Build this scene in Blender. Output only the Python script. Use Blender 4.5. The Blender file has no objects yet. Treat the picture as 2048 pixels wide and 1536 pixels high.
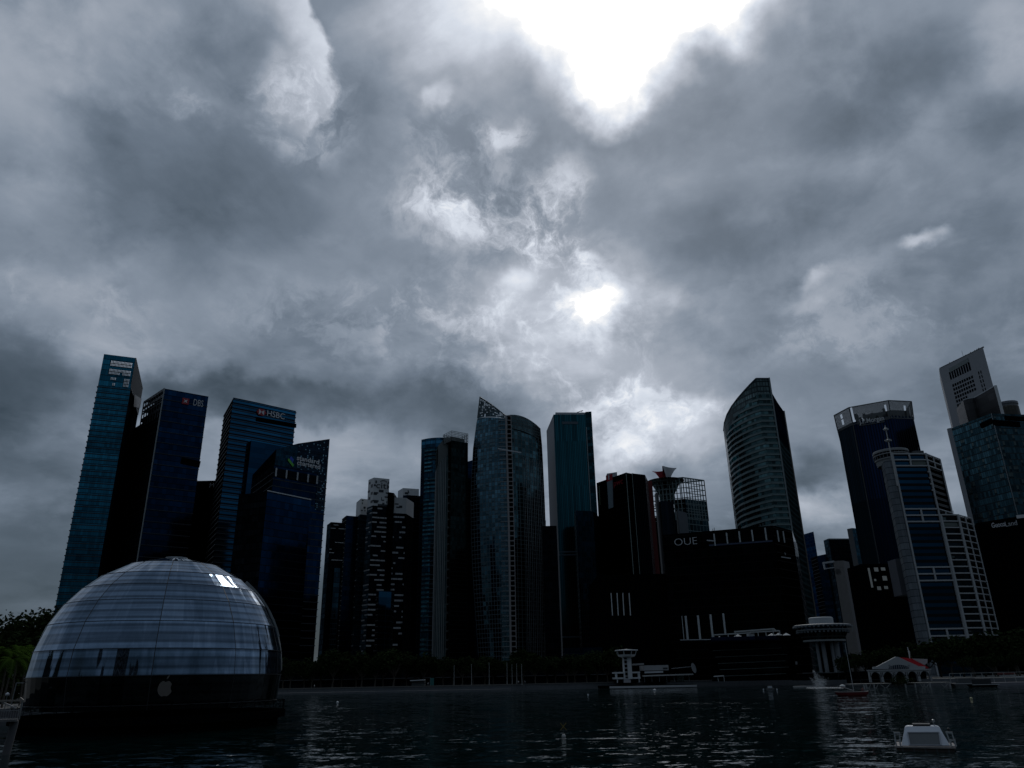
import bpy, bmesh, math, random
from mathutils import Vector, Matrix, Euler
random.seed(7)
S = bpy.context.scene
C = S.collection
R = math.radians

# ------------------------------------------------------------------ camera
CAM_H, FPX, PITCH, ROLL = 5.0, 1515.0, R(21.2), R(1.1)
cf = Vector((0, math.cos(PITCH), math.sin(PITCH)))
r0 = Vector((1, 0, 0)); u0 = r0.cross(cf)
cr = r0*math.cos(ROLL) - u0*math.sin(ROLL)
cu = u0*math.cos(ROLL) + r0*math.sin(ROLL)
# small flip: the world's up leans left in the frame
cr = r0*math.cos(ROLL) + u0*math.sin(-ROLL)
cu = u0*math.cos(ROLL) - r0*math.sin(-ROLL)
EYE = Vector((0, 0, CAM_H))
cam = bpy.data.cameras.new('camera'); camo = bpy.data.objects.new('camera', cam); C.objects.link(camo)
cam.sensor_width = 36.0; cam.lens = FPX/2048*36.0
cam.clip_start = 0.5; cam.clip_end = 9000
M = Matrix((cr, cu, -cf)).transposed().to_4x4(); M.translation = EYE
camo.matrix_world = M
S.camera = camo

def ray(px, py):
    return (cf*FPX + cr*(px-1024) + cu*(768-py)).normalized()
def atz(px, py, z):
    d = ray(px, py); return EYE + d*((z-CAM_H)/d.z)
def aty(px, py, y):
    d = ray(px, py); return EYE + d*(y/d.y)
def onwall(a, b, px, py):
    """point of the vertical plane through a and b seen along a pixel"""
    n = Vector((b[1]-a[1], a[0]-b[0], 0)); d = ray(px, py)
    return EYE + d*((Vector((a[0], a[1], 0)) - Vector((0, 0, 0))).dot(n)/d.dot(n))

# ------------------------------------------------------------------ light and exposure
S.view_settings.view_transform = 'Standard'
S.view_settings.look = 'None'
S.view_settings.exposure = 0.0
S.view_settings.gamma = 1.0
S.render.engine = 'CYCLES'
S.cycles.max_bounces = 6
S.cycles.caustics_reflective = False
S.cycles.caustics_refractive = False

SUNDIR = ray(1245, 60)
SUN_EL = math.asin(SUNDIR.z); SUN_AZ = math.atan2(SUNDIR.x, SUNDIR.y)
sun = bpy.data.lights.new('sun', 'SUN'); sun.energy = 0.5; sun.angle = R(14); sun.color = (1, .96, .9)
suno = bpy.data.objects.new('sun', sun); C.objects.link(suno)
suno.rotation_euler = (-SUNDIR).to_track_quat('-Z', 'Y').to_euler()
suno.location = SUNDIR*800

def lin(c):
    return tuple(((v/255)/12.92 if v/255 <= .04045 else ((v/255+.055)/1.055)**2.4) for v in c)

W = bpy.data.worlds.new('World'); S.world = W; W.use_nodes = True
wt = W.node_tree; wt.nodes.clear()
def N(t, k, **kw):
    n = t.nodes.new(k)
    for a, b in kw.items(): setattr(n, a, b)
    return n
def L(t, a, b): t.links.new(a, b)
def setin(t, n, i, v):
    if v is None: return
    if hasattr(v, 'is_linked') or hasattr(v, 'links'): L(t, v, n.inputs[i])
    else: n.inputs[i].default_value = v
def MA(t, op, a, b=None, c=None, clamp=False):
    n = N(t, 'ShaderNodeMath', operation=op, use_clamp=clamp)
    setin(t, n, 0, a); setin(t, n, 1, b); setin(t, n, 2, c)
    return n.outputs[0]
def VM(t, op, a, b=None, s=None):
    n = N(t, 'ShaderNodeVectorMath', operation=op)
    setin(t, n, 0, a); setin(t, n, 1, b)
    if s is not None: setin(t, n, 'Scale', s)
    return n.outputs['Value'] if op in ('DOT_PRODUCT', 'LENGTH', 'DISTANCE') else n.outputs[0]
def NOI(t, vec, scale, detail=4, rough=.5, dist=0., dim='3D', lac=2.0):
    n = N(t, 'ShaderNodeTexNoise', noise_dimensions=dim)
    if vec is not None: L(t, vec, n.inputs['Vector'])
    n.inputs['Scale'].default_value = scale; n.inputs['Detail'].default_value = detail
    n.inputs['Roughness'].default_value = rough; n.inputs['Distortion'].default_value = dist
    n.inputs['Lacunarity'].default_value = lac
    return n
def MR(t, v, a, b, c=0., d=1., smooth=True):
    n = N(t, 'ShaderNodeMapRange', interpolation_type='SMOOTHSTEP' if smooth else 'LINEAR', clamp=True)
    setin(t, n, 0, v); setin(t, n, 1, a); setin(t, n, 2, b); setin(t, n, 3, c); setin(t, n, 4, d)
    return n.outputs[0]

# ------------------------------------------------------------------ overcast sky (in the world, by direction)
def build_sky():
    t = wt
    D = N(t, 'ShaderNodeTexCoord').outputs['Generated']
    sp = N(t, 'ShaderNodeSeparateXYZ'); L(t, D, sp.inputs[0])
    zz = MA(t, 'ADD', MA(t, 'MAXIMUM', sp.outputs[2], 0.0), 0.30)
    cp = N(t, 'ShaderNodeCombineXYZ')
    L(t, MA(t, 'DIVIDE', sp.outputs[0], zz), cp.inputs[0]); L(t, MA(t, 'DIVIDE', sp.outputs[1], zz), cp.inputs[1])
    P = cp.outputs[0]                                   # the cloud deck seen from below
    half = (.5, .5, .5)
    def warp(scale, amp, det=3):
        n = NOI(t, D, scale, det, .55)
        return VM(t, 'SCALE', VM(t, 'SUBTRACT', n.outputs['Color'], half), s=amp)
    w1, w2, w3 = warp(3.1, .10), warp(10, .075), warp(34, .030, 6)
    Dd = VM(t, 'ADD', VM(t, 'ADD', D, w1), VM(t, 'ADD', w2, w3))
    Ds = VM(t, 'ADD', VM(t, 'ADD', D, VM(t, 'SCALE', w1, s=.35)), VM(t, 'ADD', VM(t, 'SCALE', w2, s=.9), w3))
    def blob(px, py, rx, ry, rot=0, src=None):
        c = ray(px, py); a = R(rot)
        ex = ray(px+rx*math.cos(a), py-rx*math.sin(a)) - c
        ey = ray(px-ry*math.sin(a), py-ry*math.cos(a)) - c
        ex -= c*ex.dot(c); la = ex.length; ex.normalize()
        ey -= c*ey.dot(c); lb = ey.length
        e2 = c.cross(ex)
        m = Matrix((ex, e2, c)).transposed()
        mp = N(t, 'ShaderNodeMapping', vector_type='TEXTURE')
        L(t, src or Dd, mp.inputs[0])
        mp.inputs[1].default_value = c; mp.inputs[2].default_value = m.to_euler('XYZ')
        mp.inputs[3].default_value = (la, lb, max(la, lb)*1.5)
        g = N(t, 'ShaderNodeTexGradient', gradient_type='SPHERICAL'); L(t, mp.outputs[0], g.inputs[0])
        return g.outputs['Fac']
    V = None
    def add(x):
        nonlocal V
        V = x if V is None else MA(t, 'ADD', V, x)
    # broad light: grey deck, darker towards the south-east horizon and behind the viewer
    front = MA(t, 'MULTIPLY', sp.outputs[1], 1.0)
    add(MR(t, front, -.6, .55, BACKV, .50))
    add(MR(t, sp.outputs[2], .0, .24, -.13, 0.0))
    add(MA(t, 'MULTIPLY', MR(t, sp.outputs[2], .03, .42, -.12, .03), MR(t, front, -.1, -.5)))
    for px, py, rx, ry, rot, w in SOFT:
        add(MR(t, blob(px, py, rx, ry, rot), 0, 1, 0, w))
    # cloud texture over the whole deck
    n1 = NOI(t, P, 1.25, 8, .54, .3).outputs['Fac']
    n2 = NOI(t, VM(t, 'ADD', P, (7.3, 2.1, .4)), 4.6, 8, .56, .5).outputs['Fac']
    n3 = NOI(t, VM(t, 'ADD', D, (3.3, .7, 1.4)), 9.0, 7, .58, .4).outputs['Fac']
    tex = MA(t, 'ADD', MA(t, 'MULTIPLY', MA(t, 'SUBTRACT', n1, .5), .40), MA(t, 'MULTIPLY', MA(t, 'SUBTRACT', n2, .5), .42))
    tex = MA(t, 'ADD', tex, MA(t, 'MULTIPLY', MA(t, 'SUBTRACT', n3, .5), .20))
    for sc, off, lo, hi, amt, src in ((1.0, (3.1, 8.2, 1.7), .49, .61, -.12, P), (2.1, (9.4, 1.3, 5.5), .50, .60, .09, P), (3.6, (2.2, 6.1, 3.3), .51, .62, -.07, P), (6.5, (5.2, .4, 8.8), .53, .63, .045, P)):
        sh = NOI(t, VM(t, 'ADD', src, off), sc, 11, .60, .35).outputs['Fac']       # ragged cloud sheets one over another
        tex = MA(t, 'ADD', tex, MR(t, sh, lo, hi, 0, amt))
    V = MA(t, 'MULTIPLY', V, MA(t, 'ADD', tex, 1.0))
    # bright breaks with ragged edges
    for px, py, rx, ry, rot, w, h in HARD:
        add(MR(t, blob(px, py, rx, ry, rot, Ds), 0, h, 0, w))
    # torn wisps
    r1 = NOI(t, VM(t, 'ADD', Ds, (1.1, 4.2, .3)), 11, 10, .66, .25).outputs['Fac']
    for px, py, rx, ry, rot, w, lo, hi in WISP:
        add(MA(t, 'MULTIPLY', MR(t, blob(px, py, rx, ry, rot, Ds), 0, .7, 0, w), MR(t, r1, lo, hi)))
    # cumulus rims: soft inside, crisp outside
    for px, py, rx, ry, rot, w, mx, my, mrx, mry, mrot in RIM:
        b = MA(t, 'ADD', blob(px, py, rx, ry, rot, Dd), MA(t, 'MULTIPLY', MA(t, 'SUBTRACT', r1, .5), .22))
        prof = MA(t, 'MULTIPLY', MR(t, b, 0, .12), MR(t, b, .10, .75, 1, 0))
        add(MA(t, 'MULTIPLY', prof, MR(t, blob(mx, my, mrx, mry, mrot), 0, .8, 0, w)))
    V = MA(t, 'MAXIMUM', V, .17)
    ramp = N(t, 'ShaderNodeValToRGB'); L(t, V, ramp.inputs[0])
    cr_ = ramp.color_ramp; cr_.interpolation = 'LINEAR'
    stops = [(.15, (34, 42, 48)), (.25, (54, 66, 76)), (.35, (79, 91, 103)), (.45, (104, 116, 130)), (.55, (131, 142, 156)),
             (.65, (158, 166, 178)), (.75, (184, 191, 203)), (.86, (214, 221, 232)), (1.0, (255, 255, 255))]
    while len(cr_.elements) < len(stops): cr_.elements.new(.5)
    for e, (p, c) in zip(cr_.elements, stops):
        e.position = p; e.color = lin(c) + (1,)
    hot = MA(t, 'MULTIPLY', MA(t, 'MAXIMUM', MA(t, 'SUBTRACT', V, .97), 0.0), 5.0)
    col = VM(t, 'ADD', ramp.outputs[0], VM(t, 'SCALE', (1, 1, 1), s=hot))
    sky = N(t, 'ShaderNodeTexSky', sky_type='NISHITA'); sky.sun_disc = False
    sky.sun_elevation = SUN_EL; sky.sun_rotation = SUN_AZ
    mix = N(t, 'ShaderNodeMixRGB'); mix.inputs[0].default_value = .03
    L(t, VM(t, 'SCALE', col, s=10.0), mix.inputs[1]); L(t, sky.outputs[0], mix.inputs[2])
    bg = N(t, 'ShaderNodeBackground'); L(t, mix.outputs[0], bg.inputs[0]); bg.inputs[1].default_value = .1
    out = N(t, 'ShaderNodeOutputWorld'); L(t, bg.outputs[0], out.inputs[0])
    W.cycles.sampling_method = 'MANUAL'; W.cycles.sample_map_resolution = 1024
BACKV = .40
SOFT = [  # px, py, radius x, radius y, turn, weight
 (1000, 60, 420, 300, 0, .20), (880, 90, 260, 200, 20, .14), (1480, 60, 300, 260, 0, .10),
 (60, 170, 260, 200, -25, .13), (230, 40, 200, 110, 0, .08), (380, 140, 200, 150, 0, .06),
 (90, 330, 200, 110, -20, .09), (350, 420, 420, 200, 0, -.07), (200, 240, 120, 40, -20, -.05),
 (1840, 130, 240, 120, 25, -.10), (1680, 210, 260, 90, 28, -.07), (1975, 90, 130, 150, 0, .11),
 (1990, 240, 180, 110, 10, -.09), (1470, 450, 300, 110, 12, -.08), (1560, 600, 380, 110, 10, -.05), (1950, 430, 240, 170, 0, -.07),
 (1720, 330, 140, 60, 30, .05),
 (1710, 535, 280, 50, 16, .09), (1600, 575, 160, 60, 10, .06),
 (1180, 610, 330, 210, 0, .20), (1030, 570, 130, 90, 30, .13), (1000, 670, 220, 150, 0, .09), (1090, 730, 230, 120, 0, .09),
 (1300, 800, 260, 130, 20, .13), (1370, 880, 330, 120, 0, .17), (1240, 900, 260, 130, 0, .13), (1180, 800, 120, 60, 20, .10),
 (890, 800, 200, 150, 0, -.13), (500, 775, 380, 70, -7, -.12), (700, 815, 150, 60, 0, -.05),
 (20, 730, 230, 170, -20, -.15), (0, 900, 380, 180, 0, -.10), (60, 1120, 520, 300, 0, -.13), (30, 990, 260, 60, 0, .05),
 (640, 950, 260, 150, 0, .05), (640, 1240, 240, 240, 0, -.19), (1120, 980, 160, 140, 0, .10), (230, 690, 300, 110, 0, .07), (420, 600, 360, 140, 0, .06), (130, 560, 200, 70, -10, .05),
 (1640, 960, 130, 90, 0, -.11), (1615, 1045, 190, 70, 0, .24), (1950, 780, 200, 100, 0, -.06), (1840, 740, 160, 50, 0, -.03),
 (1250, 350, 260, 120, 0, .03), (1060, 360, 110, 120, 0, -.05), (1340, 590, 60, 60, 0, .08), (1600, 700, 300, 100, 0, .01),
]
HARD = [
 (1255, -60, 430, 260, 0, .55, .80), (1215, 110, 210, 210, 0, .42, .85), (1400, 0, 270, 170, 10, .34, .9), (1212, 195, 110, 110, 0, .30, .7), (510, 800, 340, 58, -6, -.09, .5), (250, 790, 150, 60, 8, -.05, .6), (0, 760, 180, 150, -15, -.08, .4), (890, 810, 170, 120, 10, -.07, .6), (1655, 965, 110, 80, 0, -.07, .6), (1480, 470, 200, 70, 15, -.03, .7), (1830, 190, 220, 80, 28, -.04, .7), (330, 400, 300, 120, -8, -.02, .8),
 (1202, 615, 56, 80, -15, .27, .9), (1185, 600, 130, 60, 15, .09, 1), (1035, 560, 70, 50, 40, .14, .9), (1835, 485, 70, 28, 20, .26, .9),
 (1250, 775, 100, 40, 25, .12, .9), (1340, 835, 170, 50, 15, .08, .9), (1330, 905, 190, 50, 0, .10, .9), (1390, 800, 70, 36, 0, .12, .9),
 (872, 205, 70, 30, 50, .16, 1), (1620, 555, 60, 24, 20, .12, .9), (1310, 150, 120, 120, 0, .16, .9),
]
WISP = [
 (925, 345, 210, 170, -35, .13, .38, .60), (1112, 400, 90, 150, -30, .24, .38, .60), (1010, 450, 300, 100, -14, .16, .36, .62), (950, 410, 260, 190, -20, .06, .30, .56), (1150, 480, 60, 120, 30, .16, .38, .62), (1012, 280, 90, 50, 0, .12, .40, .60),
 (1012, 280, 60, 36, 0, .10, .42, .62), (880, 410, 170, 110, 0, .10, .40, .7), (1060, 640, 380, 230, 0, .15, .44, .64), (700, 640, 330, 120, 0, .09, .46, .62), (150, 620, 260, 130, 0, .08, .46, .62), (1700, 640, 330, 120, 10, .10, .46, .62), (1300, 830, 330, 170, 0, .15, .44, .64),
 (600, 220, 150, 130, -40, .20, .42, .62), (360, 190, 130, 60, -30, .10, .5, .7),
]
RIM = [
 (455, 120, 215, 200, 0, .30, 625, 90, 230, 260, 0),
 (560, 235, 90, 75, -40, .08, 610, 250, 110, 110, 0),
]
build_sky()

# ------------------------------------------------------------------ mesh helpers
class MB:
    """collects polygons (with a uv in metres) and links them as one mesh object"""
    def __init__(s): s.v = []; s.f = []; s.uv = []; s.mi = []; s.sm = []; s.pc = []; s.cur = 0
    def poly(s, pts, uv=None, m=0, smooth=False):
        pts = [Vector(p) for p in pts]; b = len(s.v); s.v += pts
        s.f.append(tuple(range(b, b+len(pts))))
        if uv is None:
            e = None
            for i in range(1, len(pts)):
                if (pts[i]-pts[0]).length > 1e-6: e = (pts[i]-pts[0]).normalized(); break
            n = (pts[1]-pts[0]).cross(pts[2]-pts[0])
            n = n.normalized() if n.length > 1e-9 else Vector((0, 0, 1))
            if abs(n.z) < .9:
                e = Vector((-n.y, n.x, 0)).normalized(); g = Vector((0, 0, 1))
                uv = [(p.dot(e), p.z) for p in pts]
            else: uv = [(p.x, p.y) for p in pts]
        s.uv += list(uv); s.mi.append(m); s.sm.append(smooth); s.pc.append(s.cur); return s
    def prism(s, fp, z0, z1, m=0, mr=None, u0=0., cap=True, walls=None, bottom=False):
        s.cur += 1
        n = len(fp); z1 = z1 if isinstance(z1, (list, tuple)) else [z1]*n
        z0 = z0 if isinstance(z0, (list, tuple)) else [z0]*n
        u = u0
        for i in range(n):
            j = (i+1) % n; a, b = Vector(fp[i][:2]), Vector(fp[j][:2]); w = (b-a).length
            if walls is None or i in walls:
                s.poly([(a.x, a.y, z0[i]), (b.x, b.y, z0[j]), (b.x, b.y, z1[j]), (a.x, a.y, z1[i])],
                       [(u, z0[i]), (u+w, z0[j]), (u+w, z1[j]), (u, z1[i])], m)
            u += w + 1.37
        if cap: s.poly([(p[0], p[1], z) for p, z in zip(fp, z1)], None, m if mr is None else mr)
        if bottom: s.poly([(p[0], p[1], z) for p, z in zip(fp, z0)][::-1], None, m if mr is None else mr)
        return s
    def box(s, c, d, rot=0., m=0):
        """c: centre of the bottom face, d: sizes"""
        ca, sa = math.cos(rot), math.sin(rot)
        fp = [(c[0]+x*d[0]/2*ca-y*d[1]/2*sa, c[1]+x*d[0]/2*sa+y*d[1]/2*ca) for x, y in ((-1, -1), (1, -1), (1, 1), (-1, 1))]
        return s.prism(fp, c[2], c[2]+d[2], m, bottom=True)
    def bar(s, p, q, w, h=None, m=0):
        s.cur += 1
        p, q = Vector(p), Vector(q); h = h or w; d = q-p
        if d.length < 1e-6: return s
        d.normalize(); ref = Vector((0, 0, 1)) if abs(d.z) < .95 else Vector((0, 1, 0))
        x = d.cross(ref).normalized()*w/2; y = x.cross(d).normalized()*h/2
        A = [p-x-y, p+x-y, p+x+y, p-x+y]; B = [q-x-y, q+x-y, q+x+y, q-x+y]
        for i in range(4):
            j = (i+1) % 4; s.poly([A[i], A[j], B[j], B[i]], None, m)
        s.poly(A[::-1], None, m); s.poly(B, None, m); return s
    def tube(s, p, q, r1, r2=None, n=8, m=0, cap=True):
        s.cur += 1
        p, q = Vector(p), Vector(q); r2 = r1 if r2 is None else r2; d = (q-p).normalized()
        ref = Vector((0, 0, 1)) if abs(d.z) < .95 else Vector((0, 1, 0))
        x = d.cross(ref).normalized(); y = x.cross(d)
        ring = lambda c, r: [c+(x*math.cos(2*math.pi*i/n)+y*math.sin(2*math.pi*i/n))*r for i in range(n)]
        A, B = ring(p, r1), ring(q, r2)
        for i in range(n):
            j = (i+1) % n; s.poly([A[i], A[j], B[j], B[i]], None, m, True)
        if cap: s.poly(A[::-1], None, m); s.poly(B, None, m)
        return s
    def lathe(s, c, prof, n=24, m=0, a0=0., a1=2*math.pi, smooth=True):
        s.cur += 1
        c = Vector(c); full = abs(a1-a0-2*math.pi) < 1e-6; k = n if full else n+1
        rings = [[c+Vector((r*math.cos(a0+(a1-a0)*i/n), r*math.sin(a0+(a1-a0)*i/n), z)) for i in range(k)] for r, z in prof]
        for a in range(len(prof)-1):
            for i in range(n):
                j = (i+1) % k if full else i+1
                r = max(prof[a][0], .01); u0_, u1_ = (a1-a0)*i/n*r, (a1-a0)*(i+1)/n*r
                s.poly([rings[a][i], rings[a][j], rings[a+1][j], rings[a+1][i]],
                       [(u0_, prof[a][1]), (u1_, prof[a][1]), (u1_, prof[a+1][1]), (u0_, prof[a+1][1])], m, smooth)
        return s
    def grid(s, rows, uvs=None, m=0, smooth=True):
        s.cur += 1
        for a in range(len(rows)-1):
            for i in range(len(rows[a])-1):
                q = [rows[a][i], rows[a][i+1], rows[a+1][i+1], rows[a+1][i]]
                uv = [uvs[a][i], uvs[a][i+1], uvs[a+1][i+1], uvs[a+1][i]] if uvs else None
                s.poly(q, uv, m, smooth)
        return s
    def each(s, name, mats, parent=None):
        """one object for every bar, box or tube collected"""
        out = []; k = 0; start = []
        for f in s.f: start.append(k); k += len(f)
        for pc in sorted(set(s.pc)):
            m = MB()
            for f, a, p, mi, sm in zip(s.f, start, s.pc, s.mi, s.sm):
                if p == pc: m.poly([s.v[i] for i in f], s.uv[a:a+len(f)], mi, sm)
            out.append(m.build(name, mats, parent))
        return out
    def build(s, name, mats, parent=None, weld=False):
        me = bpy.data.meshes.new(name)
        me.from_pydata([tuple(p) for p in s.v], [], s.f)
        ul = me.uv_layers.new(name='UVMap')
        for i, u in enumerate(s.uv): ul.data[i].uv = u
        mats = mats if isinstance(mats, (list, tuple)) else [mats]
        for mm in mats: me.materials.append(mm)
        for p, mi, sm in zip(me.polygons, s.mi, s.sm): p.material_index = mi; p.use_smooth = sm
        if weld:
            b = bmesh.new(); b.from_mesh(me); bmesh.ops.remove_doubles(b, verts=b.verts, dist=.001); b.to_mesh(me); b.free()
        me.update()
        o = bpy.data.objects.new(name, me); C.objects.link(o)
        if parent is not None: put(o, parent)
        return o

def put(o, parent):
    """parent o keeping its place in the world"""
    o.parent = parent
    o.matrix_parent_inverse = world_of(parent).inverted()
def world_of(o):
    m = o.matrix_basis.copy()
    while o.parent is not None:
        m = o.parent.matrix_basis @ (o.matrix_parent_inverse @ m); o = o.parent
    return m
def tag(o, label=None, cat=None, group=None, kind=None):
    if label: o['label'] = label
    if cat: o['category'] = cat
    if group: o['group'] = group
    if kind: o['kind'] = kind
    return o
def thing(name, label, cat, loc=(0, 0, 0), group=None):
    o = bpy.data.objects.new(name, None); C.objects.link(o); o.location = loc
    o.empty_display_size = 1
    return tag(o, label, cat, group)
def copy_tree(o, parent=None):
    c = o.copy(); C.objects.link(c)
    if parent is not None: c.parent = parent
    for ch in o.children: copy_tree(ch, c)
    return c
def place_copy(o, loc, rz=0., sc=1., label=None, group=None):
    c = copy_tree(o); c.location = loc; c.rotation_euler = (0, 0, rz); c.scale = (sc, sc, sc)
    if label: c['label'] = label
    if group: c['group'] = group
    return c

# ------------------------------------------------------------------ materials
def newmat(name):
    m = bpy.data.materials.new(name); m.use_nodes = True; t = m.node_tree; t.nodes.clear()
    b = N(t, 'ShaderNodeBsdfPrincipled'); o = N(t, 'ShaderNodeOutputMaterial'); L(t, b.outputs[0], o.inputs[0])
    return m, t, b
def plain(name, col, rough=.6, metal=0., var=.18, scale=.35, spec=.5):
    m, t, b = newmat(name)
    g = N(t, 'ShaderNodeNewGeometry').outputs['Position']
    n = NOI(t, g, scale, 5, .6).outputs['Fac']
    f = MA(t, 'ADD', MA(t, 'MULTIPLY', MA(t, 'SUBTRACT', n, .5), 2*var), 1.0)
    c = VM(t, 'SCALE', tuple(col), s=f)
    L(t, c, b.inputs['Base Color']); b.inputs['Roughness'].default_value = rough
    b.inputs['Metallic'].default_value = metal; b.inputs['Specular IOR Level'].default_value = spec
    if spec == 0: b.inputs['IOR'].default_value = 1.0
    return m
def facade(name, glass, frame, pw=1.5, fh=4.0, mw=.08, bw=.12, var=.5, tilt=.02, rough=.08, metal=1., rowvar=.35, blind=.0,
           blindcol=(.10, .12, .12), big=.3, bigs=.03, frough=.5, fmetal=0., wav=.0, edge=.25):
    """curtain wall: panes of slightly different tint and tilt between mullions and spandrels, laid out in metres"""
    m, t, b = newmat(name)
    uv = N(t, 'ShaderNodeUVMap', uv_map='UVMap').outputs[0]
    sp = N(t, 'ShaderNodeSeparateXYZ'); L(t, uv, sp.inputs[0])
    x = MA(t, 'DIVIDE', sp.outputs[0], pw); y = MA(t, 'DIVIDE', sp.outputs[1], fh)
    cx, cy = MA(t, 'FLOOR', x), MA(t, 'FLOOR', y)
    fx, fy = MA(t, 'FRACT', x), MA(t, 'FRACT', y)
    cc = N(t, 'ShaderNodeCombineXYZ'); L(t, cx, cc.inputs[0]); L(t, cy, cc.inputs[1])
    wn = N(t, 'ShaderNodeTexWhiteNoise', noise_dimensions='2D'); L(t, cc.outputs[0], wn.inputs['Vector'])
    wr = N(t, 'ShaderNodeTexWhiteNoise', noise_dimensions='1D'); L(t, cy, wr.inputs['W'])
    mask = MA(t, 'MAXIMUM', MA(t, 'LESS_THAN', fx, mw), MA(t, 'LESS_THAN', fy, bw))
    fac = MA(t, 'ADD', 1., MA(t, 'MULTIPLY', MA(t, 'SUBTRACT', wn.outputs['Value'], .5), 2*var))
    fac = MA(t, 'MULTIPLY', fac, MA(t, 'ADD', 1., MA(t, 'MULTIPLY', MA(t, 'SUBTRACT', wr.outputs['Value'], .5), 2*rowvar)))
    nb = NOI(t, uv, bigs, 4, .6, .4).outputs['Fac']
    fac = MA(t, 'MULTIPLY', fac, MA(t, 'ADD', 1., MA(t, 'MULTIPLY', MA(t, 'SUBTRACT', nb, .5), 2*big)))
    gc = VM(t, 'SCALE', tuple(glass), s=fac)
    met = MA(t, 'SUBTRACT', 1., mask); met = MA(t, 'MULTIPLY', met, metal)
    if blind > 0:
        bl = MA(t, 'MULTIPLY', MA(t, 'LESS_THAN', wn.outputs['Value'], blind), MA(t, 'GREATER_THAN', fy, MA(t, 'ADD', .3, MA(t, 'MULTIPLY', wr.outputs['Value'], .5))))
        mb_ = N(t, 'ShaderNodeMixRGB'); L(t, bl, mb_.inputs[0]); L(t, gc, mb_.inputs[1]); mb_.inputs[2].default_value = tuple(blindcol)+(1,)
        gc = mb_.outputs[0]
    mx = N(t, 'ShaderNodeMixRGB'); L(t, mask, mx.inputs[0]); L(t, gc, mx.inputs[1]); mx.inputs[2].default_value = tuple(frame)+(1,)
    L(t, mx.outputs[0], b.inputs['Base Color']); L(t, met, b.inputs['Metallic'])
    L(t, MA(t, 'ADD', MA(t, 'MULTIPLY', mask, frough-rough), rough), b.inputs['Roughness'])
    nn = N(t, 'ShaderNodeNewGeometry').outputs['Normal']
    off = VM(t, 'SCALE', VM(t, 'SUBTRACT', wn.outputs['Color'], (.5, .5, .5)), s=tilt)
    if wav:
        wv = NOI(t, uv, .5, 2, .5).outputs['Color']
        off = VM(t, 'ADD', off, VM(t, 'SCALE', VM(t, 'SUBTRACT', wv, (.5, .5, .5)), s=wav))
    L(t, VM(t, 'NORMALIZE', VM(t, 'ADD', nn, off)), b.inputs['Normal'])
    b.inputs['Specular IOR Level'].default_value = .25 if metal > 0 else .0
    if metal == 0: b.inputs['IOR'].default_value = 1.0
    b.inputs['Specular Tint'].default_value = (edge, edge, edge, 1)
    return m

# ------------------------------------------------------------------ lettering
def text_mesh(body, size, depth, spacing=1.0, bold=0.):
    cu_ = bpy.data.curves.new('lettering', 'FONT'); cu_.body = body; cu_.size = size; cu_.extrude = depth/2
    cu_.space_character = spacing; cu_.offset = bold; cu_.resolution_u = 3
    o = bpy.data.objects.new('lettering', cu_); C.objects.link(o)
    dg = bpy.context.evaluated_depsgraph_get(); dg.update()
    me = bpy.data.meshes.new_from_object(o.evaluated_get(dg)); bpy.data.objects.remove(o); bpy.data.curves.remove(cu_)
    return me
def sign(parent, name, body, origin, along, height, mat, depth=.5, width=None, spacing=1., bold=0., up=(0, 0, 1), slant=0.):
    """letters standing on a wall: origin = lower left, along = horizontal unit vector (left to right), height = cap height"""
    me = text_mesh(body, 1.0, .1, spacing, bold)
    xs = [v.co.x for v in me.vertices]; ys = [v.co.y for v in me.vertices]
    x0, x1, y1 = min(xs), max(xs), max(ys)
    cap = y1
    sy = height/cap; sx = (width/(x1-x0)) if width else sy
    al = Vector(along).normalized(); u = Vector(up); nrm = al.cross(u).normalized()
    for v in me.vertices:
        p = v.co; v.co = Vector(origin) + al*((p.x-x0)*sx + slant*p.y*sy) + u*(p.y*sy) + nrm*(p.z*10*depth/1.0*.5)
    me.materials.clear(); me.materials.append(mat); me.name = name; me.update()
    o = bpy.data.objects.new(name, me); C.objects.link(o)
    if parent is not None: put(o, parent)
    return o
def outline(pts, origin, along, depth, mat, name, parent, up=(0, 0, 1)):
    """flat emblem: outline points (x, y in metres) extruded off the wall"""
    al = Vector(along).normalized(); u = Vector(up); nrm = al.cross(u).normalized(); O = Vector(origin)
    b = MB(); F = [O+al*x+u*y+nrm*depth for x, y in pts]; B = [O+al*x+u*y for x, y in pts]
    b.poly(F)
    for i in range(len(pts)):
        j = (i+1) % len(pts); b.poly([B[i], B[j], F[j], F[i]])
    return b.build(name, mat, parent)
def wallframe(a, b):
    """unit vector along a wall seen from outside (left to right) and its outward normal"""
    al = Vector((b[0]-a[0], b[1]-a[1], 0)).normalized(); return al, al.cross(Vector((0, 0, 1)))

# ------------------------------------------------------------------ materials used all over
GZ = 2.2                                        # top of the quay above the water
M_conc = plain('concrete', (.30, .31, .31), .8)
M_dkconc = plain('dark_concrete', (.07, .075, .08), .8)
M_quay = plain('quay_stone', (.10, .11, .12), .85, var=.35, scale=.8)
M_white = plain('white_paint', (.72, .74, .76), .55, var=.07)
M_offwhite = plain('off_white_panel', (.55, .57, .58), .6, var=.1)
M_pale = plain('pale_panel', (.40, .43, .46), .5, var=.1)
M_grey = plain('grey_metal', (.22, .24, .25), .4, .6)
M_dark = plain('dark_metal', (.025, .028, .032), .5, .3)
M_black = plain('black_cladding', (.0022, .0026, .0032), .7, spec=.0)
M_roof = plain('roof_felt', (.05, .05, .055), .9)
M_red = plain('red_paint', (.28, .010, .02), .6)
M_redroof = plain('red_tile_roof', (.15, .012, .016), .9, var=.25, scale=1.5, spec=0)
M_signw = plain('white_letters', (.60, .61, .63), .5, var=.02)
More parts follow.
